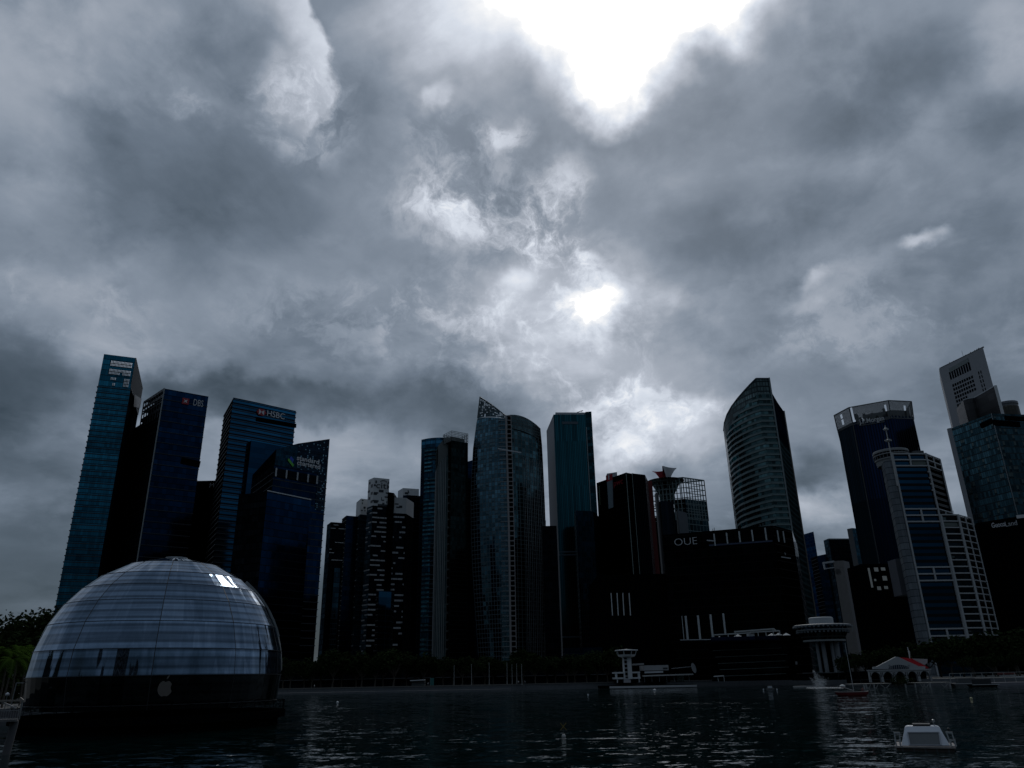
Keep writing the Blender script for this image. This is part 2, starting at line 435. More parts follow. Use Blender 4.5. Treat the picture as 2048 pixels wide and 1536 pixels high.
M_steel = plain('galvanised_steel', (.35, .37, .38), .35, .8)
M_wood = plain('timber_deck', (.14, .11, .085), .8, var=.3, scale=2)

# ------------------------------------------------------------------ water
def water():
    m, t, b = newmat('sea_water')
    g = N(t, 'ShaderNodeNewGeometry').outputs['Position']
    mp = N(t, 'ShaderNodeMapping'); L(t, g, mp.inputs[0]); mp.inputs[2].default_value = (0, 0, R(-14)); mp.inputs[3].default_value = (.62, 1.05, 1)
    a = NOI(t, mp.outputs[0], .75, 3, .6, .5).outputs['Color']
    c = NOI(t, mp.outputs[0], .16, 3, .55, .3).outputs['Color']
    d = NOI(t, mp.outputs[0], 3.1, 3, .6, .4).outputs['Color']
    calm = MR(t, NOI(t, g, .018, 3, .5, .6).outputs['Fac'], .38, .62, .55, 1.0)
    half = (.5, .5, .5); e = VM(t, 'ADD', VM(t, 'ADD', VM(t, 'SCALE', VM(t, 'SUBTRACT', a, half), s=.68), VM(t, 'SCALE', VM(t, 'SUBTRACT', c, half), s=.30)), VM(t, 'SCALE', VM(t, 'SUBTRACT', d, half), s=.46))
    sl = VM(t, 'MULTIPLY', VM(t, 'SCALE', e, s=calm), (1., 1., 0.))        # wave slopes, averaged by the sampler far out
    L(t, VM(t, 'NORMALIZE', VM(t, 'ADD', sl, (0., 0., 1.))), b.inputs['Normal'])
    b.inputs['Base Color'].default_value = (.001, .009, .009, 1); b.inputs['Roughness'].default_value = .04
    b.inputs['IOR'].default_value = 1.33; b.inputs['Specular IOR Level'].default_value = .30
    o = MB().poly([(-5000, -300, 0), (5000, -300, 0), (5000, 6000, 0), (-5000, 6000, 0)]).build('water', m)
    tag(o, kind='structure')
water()

# ------------------------------------------------------------------ land: one quay slab with its sea wall
SHORE = [(-900, 60), (-92, 66), (-84, 92), (-72, 118), (-58, 136), (-80, 190), (-110, 300), (-128, 352), (-88, 350), (-3, 344), (3, 352), (40, 362), (92, 366), (150, 352), (160, 312),
         (128, 270), (170, 262), (420, 240), (900, 230)]
def land():
    b = MB()
    far = [(4500, 230), (4500, 5500), (-4500, 5500), (-4500, 60)]
    top = SHORE + far
    b.poly([(x, y, GZ) for x, y in top], None, 0)
    for p, q in zip(SHORE, SHORE[1:]):
        b.poly([(p[0], p[1], -1), (q[0], q[1], -1), (q[0], q[1], GZ), (p[0], p[1], GZ)], None, 1)
    tag(b.build('ground', [plain('paving', (.10, .10, .095), .9, var=.3, scale=.5), M_quay]), kind='structure')
    # low step along the foot of the western quay and its coping
    b = MB()
    b.prism([(-127, 345), (-3, 339.5), (-3, 343.8), (-127, 349.8)], -1, .75)
    tag(b.build('quay_step', M_quay), kind='structure')
    b = MB()
    for p, q in zip(SHORE[7:12], SHORE[8:13]): b.bar((p[0], p[1]-.05, GZ+.18), (q[0], q[1]-.05, GZ+.18), .5, .34)
    tag(b.build('quay_coping', plain('coping_stone', (.11, .11, .105), .8)), kind='structure')
land()

# ------------------------------------------------------------------ glass dome on the water
DC = Vector((-.4038249, .91479479, 0))*114.14*1.0
DC = Vector((DC.x, DC.y, 6.0)); DR = 15.0
def dome():
    t = thing('dome_pavilion', 'faceted glass dome standing in the water in front of the blue towers', 'dome', (DC.x, DC.y, 0))
    def mat(name, dark, tilt):
        m, tt, b = newmat(name)
        uv = N(tt, 'ShaderNodeUVMap', uv_map='UVMap').outputs[0]
        sp = N(tt, 'ShaderNodeSeparateXYZ'); L(tt, uv, sp.inputs[0])
        st = MA(tt, 'FRACT', MA(tt, 'DIVIDE', sp.outputs[1], .95))            # sun baffles behind the glass
        band = MA(tt, 'MULTIPLY', MR(tt, st, .0, .22), MR(tt, st, .62, .9, 1, 0))
        rn = N(tt, 'ShaderNodeTexWhiteNoise', noise_dimensions='1D'); L(tt, MA(tt, 'FLOOR', MA(tt, 'DIVIDE', sp.outputs[1], .95)), rn.inputs['W'])
        st2 = NOI(tt, None, 1, 4, .6); cm = N(tt, 'ShaderNodeCombineXYZ')
        L(tt, MA(tt, 'MULTIPLY', sp.outputs[0], .06), cm.inputs[0]); L(tt, MA(tt, 'MULTIPLY', sp.outputs[1], 1.6), cm.inputs[1]); L(tt, cm.outputs[0], st2.inputs['Vector'])
        f = MA(tt, 'ADD', .58, MA(tt, 'MULTIPLY', band, MA(tt, 'ADD', .20, MA(tt, 'MULTIPLY', rn.outputs[0], .55))))
        f = MA(tt, 'MULTIPLY', f, MA(tt, 'ADD', .35, MA(tt, 'MULTIPLY', st2.outputs['Fac'], 1.25)))  # streak noise paints smeared reflections into the glass colour
        L(tt, VM(tt, 'SCALE', dark, s=f), b.inputs['Base Color'])
        b.inputs['Metallic'].default_value = .92; b.inputs['Roughness'].default_value = .045
        # slow vertical waviness of the bent panes
        cw = N(tt, 'ShaderNodeCombineXYZ'); L(tt, MA(tt, 'MULTIPLY', sp.outputs[0], .55), cw.inputs[0]); L(tt, MA(tt, 'MULTIPLY', sp.outputs[1], .10), cw.inputs[1])
        wv = NOI(tt, cw.outputs[0], 1.0, 3, .5).outputs['Color']
        nn = N(tt, 'ShaderNodeNewGeometry').outputs['Normal']
        L(tt, VM(tt, 'NORMALIZE', VM(tt, 'ADD', nn, VM(tt, 'SCALE', VM(tt, 'SUBTRACT', wv, (.5, .5, .5)), s=tilt))), b.inputs['Normal'])
        return m
    mg = mat('dome_glass', (.135, .195, .275), .32); mc = mat('dome_dark_reflection_glass', (.020, .026, .028), .06)  # lowest rings: black reflections and dim interior put into the glass colour
    def el(py):                                    # latitude of a ring from its height in the middle of the dome
        a = Vector((DC.x, DC.y)).normalized()
        d = ray(345, py); dd = d.normalized(); oc = EYE-DC; bq = oc.dot(dd); cq = oc.dot(oc)-DR*DR
        p = EYE+dd*(-bq-math.sqrt(max(bq*bq-cq, 0))); return math.asin((p.z-DC.z)/DR)
    lat = [R(-14), el(1409), el(1350), el(1296), el(1241), el(1198), el(1167), el(1143), R(68), R(85)]
    toward = math.atan2(-DC.y, -DC.x)
    ns = 10; off = toward - R(3.5)
    sub = 7
    seams = MB(); roof = MB()
    for a in range(len(lat)-1):
        l0, l1 = lat[a], lat[a+1]
        panes = MB()
        for k in range(ns):
            base = off + 2*math.pi*k/ns
            rows, uvs = [], []
            for i in range(2):
                l = (l0, l1)[i]; ro, uo = [], []
                for j in range(sub+1):
                    az = base + 2*math.pi/ns*(.004+.992*j/sub)
                    ro.append(DC + Vector((math.cos(l)*math.cos(az), math.cos(l)*math.sin(az), math.sin(l)))*DR)
                    uo.append((DR*math.cos(.3)*az, DR*l))
                rows.append(ro); uvs.append(uo)
            panes.grid(rows, uvs, 0, False)
            b0 = DC + Vector((math.cos(l0)*math.cos(base), math.cos(l0)*math.sin(base), math.sin(l0)))*(DR-.03)
            b1 = DC + Vector((math.cos(l1)*math.cos(base), math.cos(l1)*math.sin(base), math.sin(l1)))*(DR-.03)
            seams.bar(b0, b1, .09)
        o = panes.build('glass_ring', mc if a < 2 else mg, t)
        if a > 0:
            rr = MB(); n = ns*sub
            for j in range(n):
                z0, z1 = off+2*math.pi*j/n, off+2*math.pi*(j+1)/n
                P = [DC + Vector((math.cos(l0)*math.cos(z), math.cos(l0)*math.sin(z), math.sin(l0)))*(DR+.0) for z in (z0, z1)]
                rr.bar(P[0], P[1], .07)
            rr.build('ring_joint', M_dark, t)
    seams.build('meridian_mullions', M_dark, t)
    roof.lathe(DC, [(math.cos(R(85))*DR+.1, math.sin(R(85))*DR-.05), (math.cos(R(85))*DR+.1, math.sin(R(85))*DR+.1), (.01, DR+.1)], 20)
    roof.build('oculus_cap', M_pale, t)
    # crescent sun shade standing off the right flank
    sh = MB()
    c0 = toward + R(96)
    for da, w in ((0, .55),):
        prev = None
        for i in range(13):
            l = R(2+i*4.2); p = DC + Vector((math.cos(l)*math.cos(c0), math.cos(l)*math.sin(c0), math.sin(l)))*(DR+.35)
            if prev: sh.bar(prev, p, .16, .5)
            prev = p
    sh.build('edge_fin', M_grey, t)
    # base: dark deck ring, low wall and piles in the water
    d = MB()
    d.lathe((DC.x, DC.y, 0), [(15.0, -1.2), (15.0, .9), (15.9, .9), (15.9, 1.7), (14.3, 1.7)], 48, smooth=False)
    d.build('floating_base', M_black, t)
    d = MB()
    for k in range(48):
        a = 2*math.pi*k/48; a2 = 2*math.pi*(k+1)/48
        p = Vector((DC.x+15.7*math.cos(a), DC.y+15.7*math.sin(a), 1.7)); q = Vector((DC.x+15.7*math.cos(a2), DC.y+15.7*math.sin(a2), 1.9))
        d.bar(p, p+Vector((0, 0, 1.0)), .05); d.bar(p+Vector((0, 0, 1.0)), q+Vector((0, 0, 1.0)), .06); d.bar(p+Vector((0, 0, .5)), q+Vector((0, 0, .5)), .03)
    d.build('deck_railing', M_black, t)
    # fruit shaped emblem behind the lower glass
    c = onsphere(330, 1377, DR+.12)
    al = Vector((-math.sin(toward), math.cos(toward), 0)); al = Vector((1, 0, 0)) if al.length < .1 else (al if al.x > 0 else -al)
    pts = []
    for i in range(44):
        a = 2*math.pi*i/44 - math.pi/2
        r = 1.0 + .07*math.cos(2*(a)) ; x = .86*r*math.cos(a); y = .98*r*math.sin(a)
        y -= .20*math.exp(-(x/.22)**2)*(1 if y > 0 else -.55)
        if (x-1.14)**2 + (y-.12)**2 < .46**2:
            x = 1.14 - math.sqrt(max(.46**2-(y-.12)**2, 0))
        pts.append((x*.82, y*.95))
    outline(pts, c, al, .06, plain('emblem_metal', (.13, .115, .10), .6), 'emblem', t)
    leaf = [(.02, 1.02), (.10, 1.30), (.30, 1.48), (.36, 1.50), (.34, 1.28), (.20, 1.08)]
    outline([(x*.82, y*.95) for x, y in leaf], c, al, .06, bpy.data.materials['emblem_metal'], 'emblem_leaf', t)
    return t
def onsphere(px, py, r):
    d = ray(px, py); oc = EYE-DC; b = oc.dot(d); c = oc.dot(oc)-r*r
    return EYE + d*(-b-math.sqrt(max(b*b-c, 0)))
dome()

# ------------------------------------------------------------------ towers, west group
def XY(px, py, z): p = atz(px, py, z); return (p.x, p.y)
def back(a, b, v): return [(b[0]+v[0], b[1]+v[1]), (a[0]+v[0], a[1]+v[1])]
def ledges(name, fp, z0, z1, step, out, th, mat, parent, walls=None):
    """thin floor ledges standing proud of the walls"""
    b = MB(); c = Vector((sum(p[0] for p in fp)/len(fp), sum(p[1] for p in fp)/len(fp)))
    n = len(fp); q = []
    for i in range(n):
        p0, p1, p2 = Vector(fp[i-1]), Vector(fp[i]), Vector(fp[(i+1) % n])
        e1, e2 = (p1-p0).normalized(), (p2-p1).normalized()
        n1, n2 = Vector((e1.y, -e1.x)), Vector((e2.y, -e2.x)); k = (n1+n2); k = k/max(k.length_squared/2, .3)
        q.append(p1+k*out)
    z = z0
    while z < z1:
        b.prism([(p.x, p.y) for p in q], z, z+th, 0, bottom=True); z += step
    return b.build(name, mat, parent)
F_blue = facade('blue_curtain_wall', (.012, .108, .172), (.006, .012, .016), 1.6, 4.2, .05, .10, .28, .018, .10, rowvar=.35, big=.45, bigs=.025)
F_hsbc = facade('striped_blue_curtain_wall', (.013, .092, .180), (.004, .009, .013), 30, 4.2, .0, .30, .2, .012, .10, rowvar=.30, big=.35, bigs=.03)
F_navy = facade('navy_curtain_wall', (.0022, .018, .047), (.002, .004, .009), 3, 4.2, .03, .10, .3, .012, .09, rowvar=.3, big=.4, bigs=.02)
F_blk = facade('black_glass', (.003, .005, .008), (.002, .0025, .0035), 1.6, 4.0, .06, .12, .5, .015, .12, rowvar=.3)
F_teal = facade('teal_curtain_wall', (.010, .058, .075), (.006, .018, .022), 1.5, 40, .22, .0, .35, .012, .10, rowvar=.1, big=.35, bigs=.02)
F_side = facade('dull_side_wall', (.006, .008, .011), (.003, .004, .005), 2.4, 4.0, .1, .2, .5, 0, .7, metal=0)  # darkened in the colour where sides would mirror dark neighbours
M_ledge = plain('blue_grey_ledge', (.045, .075, .10), .5)
M_ledgek = plain('black_ledge', (.012, .018, .026), .5)

def residence():
    H = 235; A, B, D = XY(208, 708, H), XY(272, 716, H), XY(285, 775, H)
    E = (A[0]+D[0]-B[0], A[1]+D[1]-B[1]); fp = [A, B, D, E]; zc = H-24
    t = thing('residential_tower', 'tallest blue tower at the far left with an open lattice crown', 'tower', (A[0], A[1], GZ))
    MB().prism(fp, GZ, zc, 0, 1, walls=[0, 3]).build('curtain_wall', [F_blue, M_roof], t)
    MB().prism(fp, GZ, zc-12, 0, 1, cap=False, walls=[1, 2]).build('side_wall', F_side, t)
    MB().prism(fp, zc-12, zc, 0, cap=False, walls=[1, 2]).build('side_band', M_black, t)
    lb = MB(); z = 20.
    a0, n0 = wallframe(A, B); a9, n9 = wallframe(E, A)
    while z < zc:
        o = Vector((0, 0, z)); V3 = lambda p, n: Vector((p[0], p[1], z))+n*.3
        lb.bar(V3(A, n0)-a0*.5, V3(B, n0), .6, .45); lb.bar(V3(E, n9), V3(A, n9), .6, .45); z += 4.2
    lb.build('floor_ledges', M_ledgek, t)
    # crown: a screen of glass with openings, slats on the flank, open behind
    al, nr = wallframe(A, B); w = (Vector(B)-Vector(A)).length; b = MB(); s = MB()
    P = lambda u, z: Vector((A[0], A[1], 0)) + al*u + Vector((0, 0, z))
    nx, nz = 12, 11; holes = {(r, c) for r, c in [(8, i) for i in range(3, 11)] + [(7, i) for i in range(3, 11)] + [(5, i) for i in range(3, 11)] + [(4, i) for i in (3, 4, 5, 6, 8, 9, 10)] +
             [(2, i) for i in (4, 5, 9, 10)] + [(1, 9), (1, 10), (0, 5), (0, 9), (0, 10)]}
    for r in range(nz):
        for c in range(nx):
            z0, z1 = zc+24*r/nz, zc+24*(r+1)/nz; u0, u1 = w*c/nx, w*(c+1)/nx
            if (r, c) in holes:
                s.bar(P(u0, z0), P(u1, z0), .5); s.bar(P(u0, (z0+z1)/2), P(u1, (z0+z1)/2), .22); s.bar(P((u0+u1)/2, z0), P((u0+u1)/2, z1), .30); s.bar(P(u0, z0), P(u0, z1), .34); continue
            b.poly([P(u0, z0), P(u1, z0), P(u1, z1), P(u0, z1)], [(u0, z0), (u1, z0), (u1, z1), (u0, z1)])
            b.poly([P(u0, z1)-nr*.4, P(u1, z1)-nr*.4, P(u1, z0)-nr*.4, P(u0, z0)-nr*.4])
    b.build('crown_screen', F_blue, t); s.build('crown_lattice', M_dark, t)
    s = MB(); a2, n2 = wallframe(B, D); wl = (Vector(D)-Vector(B)).length
    for i in range(15):
        p = Vector((B[0], B[1], zc)) + a2*(wl*i/14); s.bar(p, p+Vector((0, 0, 24)), .35, .9)
    for z in (zc+.3, zc+23.6): s.bar(Vector((B[0], B[1], z)), Vector((D[0], D[1], z)), .5, .7)
    s.build('crown_slats', M_dark, t)
    # grey panel painted as sky reflected in a recess between the towers
    q = [onwall(B, D, 266, 789)+n2*1.2, onwall(B, D, 280, 797)+n2*1.2, onwall(B, D, 277, 816)+n2*1.2, onwall(B, D, 264, 813)+n2*1.2]
    g = MB(); g.poly(q); g.poly([p-n2*.3 for p in q][::-1]); g.build('sky_reflection_panel', plain('sky_reflection_grey', (.075, .085, .10), .6), t)
residence()

def dbs():
    H = 215; A, B, D = XY(288, 804, H), XY(329, 777, H), XY(417, 793, H)
    E = (A[0]+D[0]-B[0], A[1]+D[1]-B[1]); fp = [A, B, D, E]
    t = thing('office_tower', 'navy glass tower carrying a red star and bank letters on its crown', 'tower', (B[0], B[1], GZ))
    MB().prism(fp, GZ, H, 0, 1, walls=[1, 2]).build('curtain_wall', [F_navy, M_roof], t)
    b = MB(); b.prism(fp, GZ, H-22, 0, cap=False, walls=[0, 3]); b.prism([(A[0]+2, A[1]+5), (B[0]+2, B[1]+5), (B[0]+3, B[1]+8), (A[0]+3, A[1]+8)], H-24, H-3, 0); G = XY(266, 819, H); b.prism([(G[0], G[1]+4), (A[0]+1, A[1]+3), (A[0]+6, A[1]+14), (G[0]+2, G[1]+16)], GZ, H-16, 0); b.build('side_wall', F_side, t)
    # roof screen on the flank with dark gaps
    al, nr = wallframe(A, B); w = (Vector(B)-Vector(A)).length; s = MB()
    P = lambda u, z: Vector((A[0], A[1], z)) + al*u
    for k in range(4): s.bar(P(0, H-5*k-.6), P(w, H-5*k-.6), .5, 2.2 if k != 2 else 1.2)
    for k in range(9): s.bar(P(w*k/8, H-22), P(w*k/8, H), .6)
    for k in range(4): s.box((P(w*(.2+.2*k), 0)-nr*6).to_tuple()[:2]+(H-22,), (5, 6, 8+3*(k % 2)), .4)
    s.build('roof_screen', M_ledgek, t)
    MB().bar((B[0], B[1], GZ), (B[0], B[1], H+.3), .8).build('corner_fin', M_grey, t)
    ledges('floor_ledges', fp, 30, H-2, 8.4, .22, .35, M_ledgek, t)
    al, nr = wallframe(B, D)
    a, b_ = onwall(B, D, 386, 811)+nr*.5, onwall(B, D, 405, 816)+nr*.5
    h = onwall(B, D, 386, 798).z-onwall(B, D, 386, 811).z
    sign(t, 'sign_letters', 'DBS', a, al, h, M_signw, .5, (b_-a).length*1.0, bold=-.01)
    o = onwall(B, D, 363, 808)+nr*.5; s_ = h*.95
    q = outline([(0, 0), (s_, 0), (s_, s_), (0, s_)], o, al, .4, M_red, 'sign_square', t)
    star = [(s_*.5+s_*r*math.cos(math.pi*(.25+i/4)), s_*.5+s_*r*math.sin(math.pi*(.25+i/4))) for i, r in enumerate([.42, .12]*4)]
    outline(star, o+nr*.42, al, .1, M_signw, 'sign_star', t)
    c0, c1 = onwall(B, D, 362, 921), onwall(B, D, 400, 929)
    b = MB(); b.bar(c0+nr*.1, c1+nr*.1, .5, 5.0); b.build('plant_floor', M_black, t)
dbs()

def link_block():
    p, q = aty(380, 962, 604), aty(446, 964, 604); H = p.z
    t = thing('office_block', 'dark block with pale letters wedged between the two navy and striped blue towers', 'building', (p.x, p.y, GZ))
    MB().prism([(p.x, p.y), (q.x, q.y), (q.x, q.y+25), (p.x, p.y+25)], GZ, H, 0, 1).build('walls', [F_blk, M_roof], t)
    o = aty(419, 975, 603.4); h = aty(419, 966, 603.4).z-o.z
    sign(t, 'sign_letters', 'MUFG', o, (1, 0, 0), h, M_signw, .4)
link_block()

def hsbc():
    H = 215; A, B, D = XY(448, 829, H), XY(467, 795, H), XY(592, 822, H)
    K = XY(503, 802.3, H); E = (A[0]+D[0]-B[0], A[1]+D[1]-B[1]); fp = [A, B, K, D, E]
    t = thing('office_tower', 'striped blue tower with a red hexagon and bank letters near its top', 'tower', (B[0], B[1], GZ))
    MB().prism(fp, GZ, H, 0, 1, walls=[1, 2, 3]).build('curtain_wall', [F_hsbc, M_roof], t)
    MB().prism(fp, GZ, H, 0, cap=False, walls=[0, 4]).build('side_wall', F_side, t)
    ledges('floor_ledges', fp, 20, H-1, 4.2, .5, .5, M_ledgek, t)
    al, nr = wallframe(K, D)
    a = onwall(K, D, 533, 832)+nr*.9; b_ = onwall(K, D, 568, 837)+nr*.9; h = onwall(K, D, 533, 822).z-a.z+.6
    sign(t, 'sign_letters', 'HSBC', a, al, h, M_signw, .5, (b_-a).length)
    o = onwall(K, D, 511, 829.5)+nr*.9; hw = (onwall(K, D, 531, 830)-onwall(K, D, 511, 829.5)).length; hh = h*1.15
    outline([(0, hh/2), (hw*.25, 0), (hw*.75, 0), (hw, hh/2), (hw*.75, hh), (hw*.25, hh)], o, al, .4, M_red, 'sign_hexagon', t)
    outline([(hw*.25, hh*.08), (hw*.5, hh/2), (hw*.25, hh*.92)], o+nr*.42, al, .1, M_signw, 'sign_triangle', t)
    outline([(hw*.75, hh*.08), (hw*.75, hh*.92), (hw*.5, hh/2)], o+nr*.42, al, .1, M_signw, 'sign_triangle', t)
    c0, c1 = onwall(K, D, 512, 838), onwall(K, D, 592, 852)
    MB().bar(c0+nr*.35, c1+nr*.35, .6, 3.4).build('plant_floor', M_black, t)
    # smooth glass wing standing forward of the lower storeys
    w0, w1 = onwall(K, D, 497, 884), onwall(K, D, 590, 888); zw = w0.z
    f = nr*5; q = [(w0.x+f.x, w0.y+f.y), (w1.x+f.x, w1.y+f.y), (w1.x, w1.y), (w0.x, w0.y)]
    F = facade('smooth_blue_glass', (.006, .040, .085), (.005, .028, .05), 12, 4.2, .01, .05, .15, .006, .06, rowvar=.15, big=.4, bigs=.02)
    MB().prism(q, GZ, zw, 0, 1).build('glass_wing', [F, M_grey], t)
hsbc()

def stanchart():
    z0 = 128.; P, Q = XY(540, 937, z0), XY(635, 955, z0)
    al, nr = wallframe(P, Q)
    Bt, Mt, Rt = onwall(P, Q, 552, 899), onwall(P, Q, 596, 887), onwall(P, Q, 659, 878)
    t = thing('office_tower', 'navy tower with a raked perforated crown lettered in two lines', 'tower', (Bt.x, Bt.y, GZ))
    Lb = XY(505, 950, Bt.z-5)
    dv = (Lb[0]-Bt.x, Lb[1]-Bt.y)
    fp = [Lb, (Bt.x, Bt.y), (Rt.x, Rt.y), (Rt.x+dv[0], Rt.y+dv[1])]
    zr = onwall(P, Q, 552, 930).z
    b = MB(); b.prism(fp, GZ, zr, 0, 2, walls=[1, 2]); b.prism(fp, GZ, zr, 1, cap=False, walls=[0, 3])
    b.build('curtain_wall', [F_navy, F_side, M_roof], t)
    # raked crown: perforated screens on the front and on the flank
    Fp = facade('perforated_screen', (.006, .016, .030), (.010, .022, .034), .95, 1.25, .25, .2, .5, .02, .3, blind=.13, blindcol=(.16, .28, .36), rowvar=.3)
    Fq = facade('plain_screen', (.006, .030, .050), (.008, .03, .045), 1.6, 2.2, .1, .1, .4, .01, .2, rowvar=.2)
    zq = zr
    def up(v, z): return Vector((v.x, v.y, z))
    S1 = onwall(P, Q, 598, 930)
    b = MB()
    for (p, q, m) in ((Bt, Mt, 1), (Mt, Rt, 0)):
        u0, u1 = (Vector((p.x, p.y, 0))-Vector((P[0], P[1], 0))).dot(al), (Vector((q.x, q.y, 0))-Vector((P[0], P[1], 0))).dot(al)
        zb = zq if m == 1 else zr-20
        off = nr*.25
        b.poly([up(p, zq)+off, up(q, zq)+off, q+off, p+off], [(u0, zq), (u1, zq), (u1, q.z), (u0, p.z)], m)
        b.poly([p-nr*.6, q-nr*.6, up(q, zq)-nr*.6, up(p, zq)-nr*.6], None, m)
        b.poly([p+off, q+off, q-nr*.6, p-nr*.6], None, m)
    # speckled right edge reaching further down
    e0, e1 = onwall(P, Q, 634, 960), Rt
    u0 = (e0-Vector((P[0], P[1], e0.z))).dot(al); u1 = (e1-Vector((P[0], P[1], e1.z))).dot(al)
    b.poly([up(e0, zr-24)+nr*.25, up(e1, zr-24)+nr*.25, up(e1, zq)+nr*.25, up(e0, zq)+nr*.25], [(u0, zr-24), (u1, zr-24), (u1, zq), (u0, zq)], 0)
    b.build('crown_screen', [Fp, Fq], t)
    b = MB(); L3 = Vector((Lb[0], Lb[1], 0))
    zl = Bt.z-5; b.poly([up(L3, zr), up(Bt, zr), Bt, up(L3, zl)], None, 0); b.poly([up(L3, zl), Bt, up(Bt, zr), up(L3, zr)], None, 0)
    b.build('crown_flank', F_side, t)
    # open plant storey with pale posts
    b = MB(); k = MB()
    za, zb = onwall(P, Q, 548, 936).z, onwall(P, Q, 548, 953).z
    c0, c1 = onwall(P, Q, 550, 940), onwall(P, Q, 634, 955)
    b.bar(up(c0, (za+zb)/2)+nr*.5, up(c1, (za+zb)/2)+nr*.5, .6, za-zb)
    for x, y in ((551, 943), (572, 946), (594, 950), (615, 954), (633, 958)):
        p = onwall(P, Q, x, y); k.bar(up(p, zb)+nr*.9, up(p, za)+nr*.9, .75)
    b.build('plant_opening', F_blk, t); k.each('plant_post', M_pale, t)
    # emblem and two line lettering
    a = onwall(P, Q, 594, 927)+nr*.6; w = (onwall(P, Q, 636, 935)-a).length+.0
    h = (onwall(P, Q, 594, 913).z-onwall(P, Q, 594, 920.5).z)
    o2 = onwall(P, Q, 593, 929.5)+nr*.6; o1 = onwall(P, Q, 592.5, 920)+nr*.6
    sign(t, 'sign_line', 'chartered', o2, al, h*1.25, M_signw, .4, (onwall(P, Q, 639, 938)-onwall(P, Q, 593, 929.5)).length, bold=.012)
    sign(t, 'sign_line', 'standard', o1, al, h*1.25, M_signw, .4, (onwall(P, Q, 637, 929)-onwall(P, Q, 592.5, 920)).length, bold=.012)
    gm = plain('green_emblem', (.10, .42, .05), .5); bm = plain('blue_emblem', (.01, .06, .45), .5)
    def em(x0, y0, nmx, s):
        o = onwall(P, Q, x0, y0)+nr*.6
        outline([(0, 8.2*s), (9.2*s, 0), (10.6*s, 3.2*s), (1.2*s, 11.5*s)], o, al, .3, gm, 'emblem_green', t)
        outline([(2.5*s, 11.4*s), (8.6*s, 5.2*s), (9.6*s, 11*s), (5*s, 15*s)], o, al, .25, bm, 'emblem_blue', t)
    em(573, 932, 0, .44)
    # lower block in front, with a pale roof edge
    Hl = 110.; l0, l1, l2 = XY(478, 990, Hl), XY(535, 982, Hl), XY(622, 1000, Hl)
    l2 = (l2[0], l2[1])
    fpl = [l0, l1, l2, (l2[0]+dv[0]*.3, l2[1]+dv[1]*.3), (l0[0]+dv[0]*.2, l0[1]+40)]
    b = MB(); b.prism(fpl, GZ, Hl, 0, 2, walls=[1, 2]); b.prism(fpl, GZ, Hl, 1, cap=False, walls=[0, 3, 4])
    b.build('lower_block', [F_navy, F_side, M_roof], t)
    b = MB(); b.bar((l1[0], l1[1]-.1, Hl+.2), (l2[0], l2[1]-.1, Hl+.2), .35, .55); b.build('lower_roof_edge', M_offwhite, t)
    ledges('floor_ledges', fp, 25, zr-2, 4.2, .35, .4, M_ledgek, t)
    # perforated fins along the right edge
stanchart()

# ------------------------------------------------------------------ middle group
def strips(b, A, B, z0, z1, fh, hfrac, cell, prob, seed, out=.25, keep=None):
    """pale spandrel strips scattered over a dark wall"""
    rnd = random.Random(seed); al, nr = wallframe(A, B); w = (Vector(B)-Vector(A)).length
    z = z0
    while z < z1:
        u = 0.
        while u < w:
            l = min(cell*rnd.choice((1, 2, 2, 3)), w-u)
            if l > .8 and rnd.random() < prob and (keep is None or keep(u, z)):
                p = Vector((A[0], A[1], z+fh*.3)) + al*(u+.15) + nr*out/2; q = p + al*(l-.3)
                b.bar(p, q, out, fh*hfrac)
            u += l
        z += fh
def simple(name, label, cat, pts, H, mat, depth=24, side=None, roof=None, extra=None):
    """a plain tower from its roof corners (left to right as seen) and roof height"""
    f = [XY(x, y, H) for x, y in pts]
    t = thing(name, label, cat, (f[0][0], f[0][1], GZ))
    if len(f) >= 3: e = [(f[-1][0]+f[0][0]-f[1][0], f[-1][1]+f[0][1]-f[1][1])]; fp = f+e
    else: fp = f+back(f[0], f[1], (0, depth))
    w = list(range(len(fp)))
    if side is not None:
        MB().prism(fp, GZ, H, 0, 1, walls=w[1:]).build('walls', [mat, roof or M_roof], t)
        MB().prism(fp, GZ, H, 0, cap=False, walls=[0]).build('side_wall', side, t)
    else: MB().prism(fp, GZ, H, 0, 1).build('walls', [mat, roof or M_roof], t)
    return t, fp
F_slate = facade('slate_curtain_wall', (.024, .062, .090), (.014, .028, .038), 1.6, 4, .08, .15, .4, .02, .12)
F_slateblue = facade('slate_blue_wall', (.034, .060, .080), (.016, .028, .036), 3, 4, .05, .2, .5, .0, .5, metal=0)
F_inky = facade('inky_blue_glass', (.004, .020, .046), (.004, .010, .02), 2, 4, .05, .1, .3, .01, .1)

def small_pair():
    t, fp = simple('office_tower', 'low dark tower with lit floor strips beside the gap right of the raked crown tower', 'tower', [(654, 1050), (662, 1044), (690, 1046)], 130, F_blk, side=F_slateblue)
    b = MB(); strips(b, fp[1], fp[2], 95, 128, 2.9, .16, 2.2, .30, 3); b.each('lit_floor_strip', M_offwhite, t)
    q = onwall(fp[1], fp[2], 668, 1120); al, nr = wallframe(fp[1], fp[2])
    b = MB(); b.prism([(q.x+nr.x*3, q.y+nr.y*3), (q.x+nr.x*3+al.x*5, q.y+nr.y*3+al.y*5), (q.x+al.x*5, q.y+al.y*5), (q.x, q.y)], GZ, 92, 0); b.build('stair_shaft', F_slate, t)
    t, fp = simple('office_tower', 'plain dark blue tower just behind the low tower with lit floor strips', 'tower', [(684, 1038), (693, 1031), (716, 1033)], 140, F_inky, side=F_blk)
small_pair()

